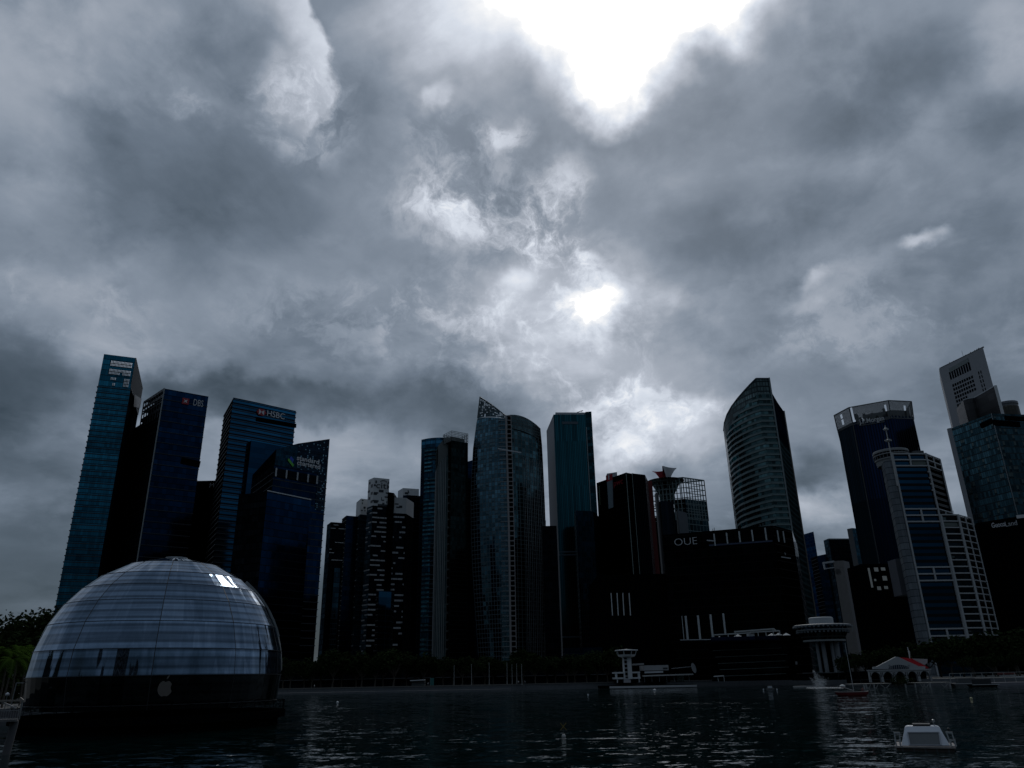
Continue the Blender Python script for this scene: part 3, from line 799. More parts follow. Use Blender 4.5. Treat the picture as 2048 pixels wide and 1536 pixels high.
def citi():
    # several shafts of one tower, each with a white patchwork crown
    H = 170; A, B, D = XY(737, 960, H), XY(748, 955, H), XY(779, 958, H)
    t = thing('office_tower', 'dark tower with white patchwork crown lettered with four small letters under an arc', 'tower', (B[0], B[1], GZ))
    E = (A[0]+D[0]-B[0], A[1]+D[1]-B[1]); fp = [A, B, D, E]
    zc = onwall(B, D, 760, 1012).z
    al, nr = wallframe(B, D); w = (Vector(D)-Vector(B)).length; a2, n2 = wallframe(A, B); w2 = (Vector(B)-Vector(A)).length
    b = MB(); b.prism(fp, GZ, zc, 0, 1, walls=[1, 2]); b.prism(fp, GZ, zc, 2, cap=False, walls=[0, 3]); b.build('main_shaft', [F_blk, M_roof, F_slateblue], t)
    MB().prism(fp, zc, H, 0, 1, cap=True).build('white_crown', [M_offwhite, M_roof], t)
    # dark patches let into the crown
    k = MB(); pr = random.Random(4)
    def patch(wall, u0, v0, du, dv):
        a, n, O = (al, nr, B) if wall == 0 else (a2, n2, A)
        z = H - (H-zc)*v0; ww = w if wall == 0 else w2
        p = Vector((O[0], O[1], z-(H-zc)*dv/2)) + a*(ww*u0) + n*.06; k.bar(p, p+a*(ww*du), .16, (H-zc)*dv)
    for c in ((0, .10, .10, .10, .10), (0, .02, .24, .12, .07), (0, .92, .10, .08, .07), (0, .90, .26, .10, .07), (0, .35, .42, .30, .09), (0, .04, .52, .28, .05), (0, .02, .56, .22, .06),
              (0, .80, .50, .14, .04), (0, .52, .68, .04, .12), (0, .55, .77, .16, .04), (0, .74, .64, .26, .05), (0, 0, .80, .36, .06), (0, .05, .85, .26, .06), (0, .32, .93, .68, .07), (0, .60, .88, .14, .05), (0, .86, .80, .05, .09),
              (1, .1, .1, .3, .08), (1, .55, .22, .3, .12), (1, .0, .4, .35, .08), (1, .6, .5, .3, .1), (1, .2, .65, .3, .1), (1, .6, .8, .4, .1)): patch(*c)
    k.each('crown_patch', M_ledgek, t)
    b = MB(); strips(b, B, D, 22, zc-1, 4.0, .30, 2.2, .64, 5); strips(b, A, B, 22, zc-3, 4.0, .26, 2.0, .5, 6)
    b.each('white_spandrel', plain('spandrel_grey', (.36, .375, .385), .7), t)
    o = onwall(B, D, 752, 976)+nr*.3; h = onwall(B, D, 752, 964.5).z-o.z
    sign(t, 'sign_letters', 'citi', o, al, h, M_ledgek, .4, (onwall(B, D, 776, 977)-onwall(B, D, 752, 976)).length)
    arc = MB(); pc = onwall(B, D, 767, 966); prev = None
    for i in range(9):
        a = R(20+140*i/8); p = pc + al*(3.2*math.cos(a)) + Vector((0, 0, 2.2*math.sin(a))) + nr*.3
        if prev is not None: arc.bar(prev, p, .4)
        prev = p
    arc.build('sign_arc', M_ledgek, t)
    # left and right lower shafts
    def shaft(pts, Hs, zpx, side, seed, nm):
        f = [XY(x, y, Hs) for x, y in pts]
        fp = f+[(f[-1][0]+f[0][0]-f[1][0], f[-1][1]+f[0][1]-f[1][1])] if len(f) == 3 else f+back(f[0], f[1], (4, 20))
        zz = Hs-14
        b = MB(); b.prism(fp, GZ, zz, 0, 1, walls=[1] if len(f) == 3 else [0]); b.prism(fp, GZ, zz, 2, cap=False, walls=[2, 3] if len(f) == 3 else [1, 2, 3])
        if len(f) == 3: b.prism(fp, GZ, zz, 1, cap=False, walls=[0])
        b.build(nm, [F_slate if side else F_blk, F_slateblue, F_side], t)
        MB().prism(fp, zz, Hs, 0, 1).build('white_crown', [M_offwhite, M_roof], t)
        k = MB(); i = len(f)-2; p0, p1 = f[i], f[i+1]; a, n = wallframe(p0, p1); ww = (Vector(p1)-Vector(p0)).length; r = random.Random(seed)
        for c in range(7):
            u, v = r.random()*.8, .1+r.random()*.8; p = Vector((p0[0], p0[1], Hs-14*v))+a*(ww*u)+n*.05; k.bar(p, p+a*ww*(.1+.18*r.random()), .16, 1.0+1.6*r.random())
        k.each('crown_patch', M_ledgek, t)
        return fp
    s1 = shaft([(713, 1005), (722, 997), (738, 999)], 155, 0, True, 11, 'left_shaft')
    s2 = shaft([(781, 994), (813, 996)], 155, 0, False, 12, 'right_shaft')
    b = MB(); strips(b, s2[0], s2[1], 22, 138, 4.4, .32, 2.2, .42, 9); strips(b, s1[0], s1[1], 22, 138, 4.4, .25, 1.8, .4, 10); b.each('grey_spandrel', M_pale, t)
    q0, q1 = XY(776, 984, 158), XY(788, 986, 158)
    MB().prism([q0, q1, (q1[0], q1[1]+18), (q0[0], q0[1]+18)], GZ, 158, 0).build('lift_shaft', F_blk, t)
    t, fp = simple('office_tower', 'dark blue shaft with white patchwork top just right of the lettered patchwork crown', 'tower', [(796, 982), (806, 976), (838, 978)], 180, M_offwhite, side=M_pale)
    k = MB(); a, n = wallframe(fp[1], fp[2]); p = Vector((fp[1][0], fp[1][1], 175))+a*2+n*.05; k.bar(p, p+a*3.2, .16, 2); k.bar(p+a*3+Vector((0, 0, 3)), p+a*4, .16, 1); k.each('crown_patch', M_ledgek, t)
    p0, p1, p2 = XY(806, 991, 170), XY(814, 990, 170), XY(842, 992, 170)
    MB().prism([p0, p1, p2, (p2[0], p2[1]+20), (p0[0], p0[1]+20)], GZ, 170, 0).build('front_shaft', F_inky, t)
    # low block mirroring the sky
    p0, p1, p2 = aty(753, 1186, 560), aty(758, 1182, 556), aty(783, 1180, 562)
    t = thing('office_block', 'small block with one pale blue mirror face among the dark towers', 'building', (p1.x, p1.y, GZ))
    b = MB(); H = p1.z
    b.prism([(p0.x, p0.y), (p1.x, p1.y), (p2.x, p2.y), (p2.x, p2.y+14), (p0.x, p0.y+14)], GZ, H, 0, 1, walls=[1, 2, 3, 4]); b.prism([(p0.x, p0.y), (p1.x, p1.y), (p2.x, p2.y), (p2.x, p2.y+14), (p0.x, p0.y+14)], GZ, H, 1, cap=False, walls=[0])
    b.build('walls', [facade('mirror_blue_wall', (.016, .075, .14), (.01, .03, .05), 6, 4, .02, .04, .1, .004, .05), F_blk], t)
citi()

def balcony_tower():
    H = 200; A, B = XY(843, 881, H), XY(905, 878.5, H)
    t = thing('residential_tower', 'blue apartment tower with curved balconies half hidden behind the grey curved tower', 'tower', (A[0], A[1], GZ))
    a, b_ = Vector(A), Vector(B); n = 8; fr = []
    for i in range(n+1):
        f = i/n; p = a.lerp(b_, f); fr.append((p.x, p.y-4.5*4*f*(1-f)))
    fp = fr+back(A, B, (0, 26))
    MB().prism(fp, GZ, H, 0, 1).build('walls', [facade('balcony_glass', (.012, .05, .08), (.006, .010, .014), 3, 3.6, .12, .1, .6, .02, .12), M_roof], t)
    bl = MB(); rl = MB(); z = 12.
    rnd = random.Random(8)
    while z < H-9:
        i0 = 1
        while i0 < n:
            i1 = min(n, i0+rnd.choice((2, 3, 3)))
            if rnd.random() < .85:
                for i in range(i0, i1):
                    p, q = fr[i], fr[i+1]
                    bl.prism([(p[0], p[1]-1.6), (q[0], q[1]-1.6), (q[0], q[1]), (p[0], p[1])], z, z+.35, 0, bottom=True)
                    rl.cur += 1; rl.poly([(p[0], p[1]-1.55, z+.3), (q[0], q[1]-1.55, z+.3), (q[0], q[1]-1.55, z+1.5), (p[0], p[1]-1.55, z+1.5)])
            i0 = i1
        z += 3.6
    bl.each('balcony_slab', M_ledge, t); rl.each('balustrade', facade('balustrade_glass', (.03, .10, .13), (.03, .05, .06), 1.5, 9, .05, 0, .6, .03, .1), t)
    b = MB(); b.prism([(p[0], p[1]-.8) for p in fr]+back(A, B, (0, 5)), H-8, H+.5, 0); b.build('roof_band', facade('roof_band_glass', (.018, .075, .13), (.02, .05, .08), 6, 3, .06, .1, .5), t)
balcony_tower()

def small_sail():
    H = 200
    t = thing('residential_tower', 'grey green curved tower with a lattice roof box, left of the pointed glass tower', 'tower', XY(897, 873, H)+(GZ,))
    # curved front left: from the far left edge to the seam
    L0, L1, L2, L3 = (873, 905), (877, 893), (886, 882), (897, 873)
    Z = [186, 192, 197, 201]
    fr = [XY(x, y, z) for (x, y), z in zip((L0, L1, L2, L3), Z)]
    fp = fr+[(fr[3][0]+2, fr[3][1]+34), (fr[0][0]+6, fr[0][1]+14)]
    Fg = facade('grey_green_wall', (.036, .060, .064), (.075, .098, .098), 3.6, 3.4, .16, .0, .3, .01, .3, metal=.6, rowvar=.15)
    b = MB(); b.prism(fp, 14, [Z[0], Z[1], Z[2], Z[3], Z[3], Z[0]], 0, 1); b.build('curved_wall', [Fg, M_roof], t)
    b = MB()
    for i in range(3):
        p, q = fr[i], fr[i+1]
        for f in (0., .33, .66):
            x, y = p[0]+(q[0]-p[0])*f, p[1]+(q[1]-p[1])*f; zt = Z[i]+(Z[i+1]-Z[i])*f-17
            b.bar((x-.4, y-.4, 16), (x-.4, y-.4, zt), .5)
    b.build('wall_fins', M_grey, t)
    cw = MB()                                               # solid grey crown band over the fins
    for i in range(3):
        p, q = fr[i], fr[i+1]; cw.poly([(p[0]-.5, p[1]-.5, Z[i]-17), (q[0]-.5, q[1]-.5, Z[i+1]-17), (q[0]-.5, q[1]-.5, Z[i+1]+.1), (p[0]-.5, p[1]-.5, Z[i]+.1)])
    cw.build('crown_band', plain('crown_grey', (.10, .12, .12), .6), t)
    # dark right hand shaft with the lattice box on top
    Hr = 194; a, b_ = XY(903, 880, Hr), XY(936, 886, Hr); fpr = [a, b_]+back(a, b_, (-6, 30))
    MB().prism(fpr, GZ, Hr, 0, 1).build('dark_shaft', [facade('dark_green_glass', (.006, .014, .015), (.008, .012, .013), 1.6, 3.4, .08, .1, .5, .02, .1), M_roof], t)
    s = MB(); lad = MB()
    al, nr = wallframe(a, b_); w = (Vector(b_)-Vector(a)).length; Ht = onwall(a, b_, 905, 862).z
    P = lambda u, z, d=0: Vector((a[0], a[1], z))+al*u-nr*d
    for d in (0, 14):
        for i in range(13): s.bar(P(w*i/12, Hr, d), P(w*i/12, Ht, d), .28)
        for i in range(7): z = Hr+(Ht-Hr)*i/6; s.bar(P(0, z, d), P(w, z, d), .3)
    for i in range(6): s.bar(P(0, Hr, 14*i/5), P(0, Ht, 14*i/5), .28); s.bar(P(w, Hr, 14*i/5), P(w, Ht, 14*i/5), .28)
    for i in range(7): z = Hr+(Ht-Hr)*i/6; s.bar(P(0, z, 0), P(0, z, 14), .28); s.bar(P(w, z, 0), P(w, z, 14), .28)
    s.build('roof_lattice', plain('lattice_grey', (.16, .19, .19), .5, .4), t)
    b = MB(); b.prism([tuple(P(w*.08, 0, 4).xy), tuple(P(w*.92, 0, 4).xy), tuple(P(w*.92, 0, 12).xy), tuple(P(w*.08, 0, 12).xy)], Hr, Ht-4, 0); b.build('plant_room', M_dkconc, t)
    for k in range(2):
        x, y = fr[3][0]+k*4, fr[3][1]-1.
        z = 20
        while z < Hr-18: lad.bar((x, y, z), (x+3.4, y+.2, z), .4, 1.3); z += 6.8
    for k in range(3): lad.bar((fr[3][0]+k*3.6, fr[3][1]-1, 16), (fr[3][0]+k*3.6, fr[3][1]-1, Hr-18), .45)
    lad.build('balcony_ladder', plain('ladder_grey', (.075, .09, .09), .6), t)
    b = MB(); b.prism(fr+[(fr[3][0]+2, fr[3][1]+30), (fr[0][0]+6, fr[0][1]+14)], GZ, 14, 0); b.build('base_storeys', F_blk, t)
small_sail()

def sliver():
    p, q = aty(936, 924, 700), aty(946, 919, 700)
    t = thing('office_tower', 'sliver of a dark tower in the slot left of the pointed glass tower', 'tower', (p.x, p.y, GZ))
    MB().prism([(p.x-6, p.y), (q.x+6, q.y), (q.x+6, q.y+20), (p.x-6, p.y+20)], GZ, [p.z-1, q.z+1, q.z+1, p.z-1], 0, 1).build('walls', [F_inky, M_roof], t)
sliver()

def big_sail():
    t = thing('residential_tower', 'large curved glass tower rising to a sharp open point with a pale ladder seam', 'tower', (-8, 620, GZ))
    # picture outline of the left edge, the seam and the right edge: (x, y) from top to foot
    left = [(960, 794), (953, 845), (946, 897), (943, 950), (941.5, 1000), (942, 1060), (944, 1120), (948, 1190), (953, 1260), (957, 1318)]
    seam = [(1012, 832), (1013, 868), (1014, 910), (1015.5, 955), (1016.5, 1005), (1018, 1062), (1019, 1122), (1020, 1192), (1021, 1262), (1022, 1325)]
    right = [(1081, 858), (1084, 890), (1086, 925), (1088, 968), (1090, 1013), (1092, 1068), (1094, 1126), (1095, 1194), (1096, 1263), (1097, 1325)]
    YL, YS, YR, YB = 626, 612, 640, 668
    Lp = [aty(x, y, YL) for x, y in left]; Sp = [aty(x, y, YS) for x, y in seam]; Rp = [aty(x, y, YR) for x, y in right]
    F1 = facade('sail_glass_left', (.045, .098, .130), (.085, .112, .128), 2.4, 3.4, .16, .14, .55, .030, .09, rowvar=.25, blind=.20, blindcol=(.06, .10, .12), big=.45, bigs=.04)
    F2 = facade('sail_glass_right', (.036, .078, .094), (.070, .094, .100), 3.0, 3.4, .18, .12, .6, .03, .10, rowvar=.2, big=.3, bigs=.03)
    def sheet(A, B, bulge, n, i0=0):
        rows, uvs = [], []
        for p, q in list(zip(A, B))[i0:]:
            ro, uo = [], []
            for k in range(n+1):
                f = k/n; v = p.lerp(q, f); v = v+Vector((0, -bulge*4*f*(1-f), 0)); ro.append(v); uo.append((f*30, v.z))
            rows.append(ro); uvs.append(uo)
        return rows[::-1], uvs[::-1]
    # crown line of the left sheet: solid glass stops at a level line, lattice continues to the point
    Lc = onwall((Lp[0].x, YL), (Lp[0].x+1, YL), 955, 834); k0 = 1
    Lsol = [aty(955.2, 836, YL)]+Lp[1:]; Ssol = [aty(1012.2, 838, YS)]+Sp[1:]
    r, u = sheet(Lsol, Ssol, 3, 8); MB().grid(r, u).build('left_glass', F1, t)
    r, u = sheet(Sp, Rp, 3.6, 8); MB().grid(r, u).build('right_glass', F2, t)
    # back and ends
    b = MB(); Bp = [Vector((p.x*.55+q.x*.45, YB, min(p.z, q.z)-2)) for p, q in zip(Lp, Rp)]; Bp[0].z = Rp[0].z-3
    r, u = sheet(Rp, Bp, 0, 2); b.grid(r, u)
    r, u = sheet(Bp, Lsol, 0, 2); b.grid(r, u)
    b.poly([Lsol[0], Ssol[0], Bp[0]]); b.poly([Sp[0], Rp[0], Bp[0]])
    b.build('rear_wall', F_side, t)
    s = MB(); top = Lp[0]; n = 17
    for k in range(n+1):                                   # uprights from the level line to the raking edge
        f = k/n; lo = Lsol[0].lerp(Ssol[0], f)+Vector((0, -5*4*f*(1-f), 0)); hi = top.lerp(Sp[0], f)+Vector((0, -3*4*f*(1-f), 0))
        s.bar(lo, hi, .34)
    for k in range(1, 14):
        f = k/14; a = Lsol[0].lerp(top, f); e = 1-f; c_ = Lsol[0].lerp(Ssol[0], e)
        zz = a.z; x = top.lerp(Sp[0], e); prev = None
        for j in range(9):
            g = j/8*e; lo = Lsol[0].lerp(Ssol[0], g)+Vector((0, -5*4*g*(1-g), 0)); hi = top.lerp(Sp[0], g)+Vector((0, -3*4*g*(1-g), 0))
            h = (zz-lo.z)/max(hi.z-lo.z, .01); p = lo.lerp(hi, max(0, min(1, h)))
            if prev is not None: s.bar(prev, p, .36)
            prev = p
    s.bar(top, Sp[0]+Vector((0, -.2, 0)), .9); s.bar(top, Lsol[0], .9)
    s.build('crown_lattice', plain('sail_frame', (.10, .125, .135), .5, .4), t)
    g = MB(); rnd = random.Random(3)
    for k in range(n):
        for j in range(14):
            f0, f1 = k/n, (k+1)/n
            if rnd.random() < (.80 if j < 10 else .55):
                q = []
                for f, h in ((f0, j/14), (f1, j/14), (f1, (j+1)/14), (f0, (j+1)/14)):
                    lo = Lsol[0].lerp(Ssol[0], f)+Vector((0, -5*4*f*(1-f), 0)); hi = top.lerp(Sp[0], f)+Vector((0, -3*4*f*(1-f), 0)); q.append(lo.lerp(hi, h)+Vector((0, .3, 0)))
                g.poly(q)
    g.build('crown_panes', facade('crown_pane_glass', (.05, .085, .10), (.05, .085, .10), 3, 3, .0, .0, .5, .03, .12), t)
    # pale ladder of balconies down the seam
    s = MB(); wide = MB()
    for a, c in zip(Sp, Sp[1:]):
        m = max(2, int(abs(a.z-c.z)/3.4)); s.bar(a+Vector((0, -.8, 0)), c+Vector((0, -.8, 0)), 1.5, .9); s.bar(a+Vector((4.2, -.2, 0)), c+Vector((4.2, -.2, 0)), .6, .6)
        for k in range(m): p = a.lerp(c, k/m); s.bar(p+Vector((0, -.6, 0)), p+Vector((4.2, -.2, 0)), .6, .75); wide.bar(p+Vector((-6.5, .3, 0)), p+Vector((0, -.3, 0)), .5, .45)
    s.build('seam_ladder', plain('ladder_stone', (.26, .255, .26), .7), t); wide.each('balcony_edge', M_grey, t)
    rb = MB()
    for a, c in zip(Sp, Sp[1:]): rb.poly([a+Vector((.4, .05, 0)), a+Vector((4.4, .35, 0)), c+Vector((4.4, .35, 0)), c+Vector((.4, .05, 0))])
    rb.build('seam_recess', M_black, t)
    # right crown band: a fine screen following the curved parapet
    b = MB(); rows, uvs = [], []
    for dz in (-11, .4):
        ro, uo = [], []
        for k in range(9):
            f = k/8; v = Sp[0].lerp(Rp[0], f)+Vector((0, -5*4*f*(1-f)-.35, dz+3.2*4*f*(1-f)*(1 if dz > 0 else .4))); ro.append(v); uo.append((f*46, v.z))
        rows.append(ro); uvs.append(uo)
    b.grid(rows, uvs); b.build('crown_band', facade('crown_mesh', (.04, .075, .085), (.075, .092, .096), 2.2, 2.6, .25, .25, .3, .01, .2, metal=.8), t)
    pb = MB(); fl, fs, fr_ = Lsol[-1], Sp[-1], Rp[-1]; pb.prism([(fl.x-14, fl.y+3), (fs.x, fs.y+2), (fr_.x-2, fr_.y+3), (fr_.x-4, YB), (fl.x-14, YB)], GZ, max(fl.z, fs.z, fr_.z)+1.5, 0); pb.build('base_storeys', M_black, t)
    # hanging maintenance beam and roof derrick
    p, q = aty(996, 897.5, 600), aty(1042, 905.5, 606); c = MB(); c.bar(p, q, .8, 1.0); c.build('maintenance_beam', M_pale, t)
    p, q = Sp[0].lerp(Rp[0], .35)+Vector((0, 0, 4)), aty(1057, 842, 628); c = MB(); c.bar(p, q, .5); c.build('roof_derrick', M_grey, t)
    b = MB()
    for k in range(1, 20):
        f = k/20
        for a, c, a2, c2 in zip(Sp[2:], Sp[3:], Rp[2:], Rp[3:]):
            off = Vector((0, -3.6*4*f*(1-f)-.35, 0)); 
            if k > 8: b.bar(a.lerp(a2, f)+off, c.lerp(c2, f)+off, .2)
    b.build('wall_fins', M_grey, t)
big_sail()

def teal_tower():
    H = 225; A, B, K, D = XY(1093, 862, H), XY(1107, 829, H), XY(1171, 829, H), XY(1183, 826, H+1)
    t = thing('office_tower', 'teal glass slab tower with a pale grey end wall, right of the pointed glass tower', 'tower', (B[0], B[1], GZ))
    E = (A[0]+K[0]-B[0], A[1]+K[1]-B[1])
    MB().prism([A, B, K, E], GZ, H, 0, 1, walls=[1, 2]).build('curtain_wall', [F_teal, M_roof], t)
    MB().prism([A, B, K, E], GZ, H, 0, cap=False, walls=[0, 3]).build('end_wall', plain('end_wall_grey', (.17, .18, .20), .7), t)
    MB().prism([K, D, (D[0], D[1]+30), (K[0], K[1]+30)], GZ, H+2.5, 0, 1).build('right_pylon', [facade('pylon_glass', (.007, .036, .046), (.01, .03, .035), 3, 3, .1, .1), M_roof], t)
    MB().bar((K[0], K[1]-.4, GZ), (K[0], K[1]-.4, H-12), .6).build('edge_fin', M_grey, t)
    al, nr = wallframe(B, K); w = (Vector(K)-Vector(B)).length
    b = MB(); b.prism([(B[0]+2, B[1]+3), (K[0], K[1]+3), (K[0], K[1]+12), (B[0]+2, B[1]+12)], H, H+3, 0); b.build('roof_parapet', M_pale, t)
    b = MB(); p = Vector((B[0], B[1], H-8))+al*w*.25+nr*.3; b.bar(p, p+al*w*.5, .3, 2.4); b.build('blank_sign_band', M_ledge, t)
    j = MB(); j.bar(Vector((B[0], B[1]+8, H+2))+al*w*.55, aty(1158, 823.5, 655), .5); j.bar(aty(1158, 823.5, 655), aty(1166, 821, 655), .5); j.bar(aty(1163, 821.5, 655), aty(1164, 824.5, 655), .4); j.build('roof_crane', M_dark, t)
    b = MB()
    for z in (H-122, H-124.5, H-190): p = Vector((B[0], B[1], z))+nr*.25; b.bar(p, p+al*w, .3, 1.1)
    b.each('plant_louvre', M_ledge, t)
    # darker slab standing in front of the lower right half
    p0, p1, p2 = aty(1151, 1021, 600), aty(1186, 1019, 604), aty(1204, 1040, 640)
    MB().prism([(p0.x, p0.y), (p1.x, p1.y), (p2.x, p2.y), (p0.x, p0.y+20)], GZ, p0.z, 0, 1).build('front_slab', [facade('front_slab_glass', (.002, .011, .02), (.004, .01, .014), 1.5, 4, .2, .06), M_roof], t)
    p0, p1 = aty(1084, 1052, 590), aty(1113, 1049, 590)
    t = thing('office_block', 'black block filling the slot between the pointed glass tower and the teal slab', 'building', (p0.x, p0.y, GZ))
    MB().prism([(p0.x, p0.y), (p1.x, p1.y), (p1.x, p1.y+20), (p0.x, p0.y+20)], GZ, p0.z, 0, 1).build('walls', [F_blk, M_roof], t)
    b = MB()
    for x, h in ((1089, 1030), (1087, 1036), (1091, 1041)): b.tube(aty(x, 1054, 600), aty(x, h, 600), .3)
    b.each('roof_mast', M_dark, t)
teal_tower()

def dark_red_sign():
    H = 160; A, B, K, D = XY(1193, 966, H), XY(1252, 945, H), XY(1264, 946.5, H), XY(1290, 949.5, H)
    t = thing('office_tower', 'near black tower with red lettering and a hanging grey banner strip', 'tower', (B[0], B[1], GZ))
    al, nr = wallframe(A, B)
    MB().prism([A, B, (B[0]+18, B[1]+14), (A[0]+18, A[1]+20)], GZ, H, 0, 1).build('left_shaft', [F_blk, M_roof], t)
    MB().prism([(B[0]+.3, B[1]+1.5), (K[0]-.3, K[1]+1.5), (K[0], K[1]+14), (B[0], B[1]+14)], GZ, H-1.5, 0, 1).build('slot_wall', [M_black, M_roof], t)
    MB().prism([K, D, (D[0]+6, D[1]+22), (K[0], K[1]+24)], GZ, H, 0, 1).build('right_shaft', [facade('dark_ribbed_glass', (.003, .010, .018), (.003, .006, .010), 1.6, 40, .3, 0, .4, .01, .12), M_roof], t)
    b = MB(); b.bar((B[0], B[1]-.2, GZ), (B[0], B[1]-.2, H), .55); b.bar((K[0], K[1]-.2, GZ), (K[0], K[1]-.2, H), .4); b.each('corner_fin', plain('fin_bronze_grey', (.16, .20, .19), .5, .3), t)
    a, c = onwall(A, B, 1229, 973)+nr*.6, onwall(A, B, 1247, 966)+nr*.6; h = onwall(A, B, 1229, 965).z-a.z
    sign(t, 'sign_letters', 'pwc', a, al, h, M_red, .5, (c-a).length)
    q = [onwall(A, B, x, y)+nr*1.2 for x, y in ((1216, 964), (1227, 960), (1228.5, 1015), (1219.5, 1018))]
    b = MB(); b.poly([q[3], q[2], q[1], q[0]]); b.poly([q[0]-nr*.5, q[1]-nr*.5, q[2]-nr*.5, q[3]-nr*.5]); b.build('banner_strip', plain('banner_grey', (.17, .22, .25), .6), t)
    q = [onwall(A, B, x, y)+nr*1.4 for x, y in ((1215, 952), (1226, 947.5), (1227, 960), (1216, 964))]
    b = MB(); b.poly([q[3], q[2], q[1], q[0]]); b.poly([p-nr*.8 for p in q]); b.build('banner_head', plain('banner_red', (.36, .02, .03), .6), t)
    q = [onwall(A, B, x, y)+nr*1.6 for x, y in ((1219, 951.5), (1221.5, 950.5), (1222, 959), (1219.5, 960))]
    b = MB(); b.poly([q[3], q[2], q[1], q[0]]); b.build('banner_mark', M_signw, t)
    c0, c1 = XY(1214, 947, H+8), XY(1234, 944, H+8); b = MB(); b.prism([c0, c1, (c1[0], c1[1]+10), (c0[0], c0[1]+10)], H-4, H+8, 0); b.build('roof_room', M_pale, t)
    g = onwall(A, B, 1199, 972)+nr*.4; g2 = onwall(A, B, 1201, 1010)+nr*.4; b = MB(); b.bar(g, g2, .5); b.build('light_line', plain('yellow_green', (.10, .13, .07), .6), t)
    b = MB()                                               # four pale blades low on the front
    for x0, x1 in ((1222, 1225), (1234, 1236.5), (1245.5, 1248), (1258, 1261)): b.bar(aty(x0, 1186, 420), aty(x1, 1231, 420), .45)
    bl = thing('podium', 'black podium with four thin pale blades below the near black tower', 'building', (aty(1240, 1300, 421).x, 421, GZ))
    b.each('blade', M_offwhite, bl)
    p, q = aty(1196, 1150, 421), aty(1340, 1150, 421)
    MB().prism([(p.x, p.y), (q.x, q.y), (q.x, q.y+60), (p.x, p.y+60)], GZ, p.z, 0, 1).build('walls', [M_black, M_black], bl)
    b = MB(); p, q = aty(1128, 1296, 418), aty(1205, 1297, 418); b.prism([(p.x, p.y), (q.x, q.y), (q.x, q.y+8), (p.x, p.y+8)], p.z-4.5, p.z, 0); b.build('canopy', F_inky, bl)
    b = MB(); b.prism([(p.x, p.y+1), (q.x, q.y+1), (q.x, q.y+8), (p.x, p.y+8)], GZ, p.z-4.5, 0); b.build('canopy_wall', M_black, bl)
    # narrow red building behind
    p, q = aty(1287, 962, 640), aty(1304, 963, 640)
    t = thing('office_tower', 'narrow red walled building squeezed behind the near black tower', 'tower', (p.x, p.y, GZ))
    MB().prism([(p.x, p.y), (q.x, q.y), (q.x, q.y+12), (p.x, p.y+12)], GZ, p.z, 0, 1).build('walls', [plain('deep_red_wall', (.12, .008, .008), .7), M_roof], t)
    b = MB(); b.bar(aty(1294.5, 968, 639.5), aty(1295, 983, 639.5), 1.1, .4); b.build('white_strip', M_signw, t)
dark_red_sign()

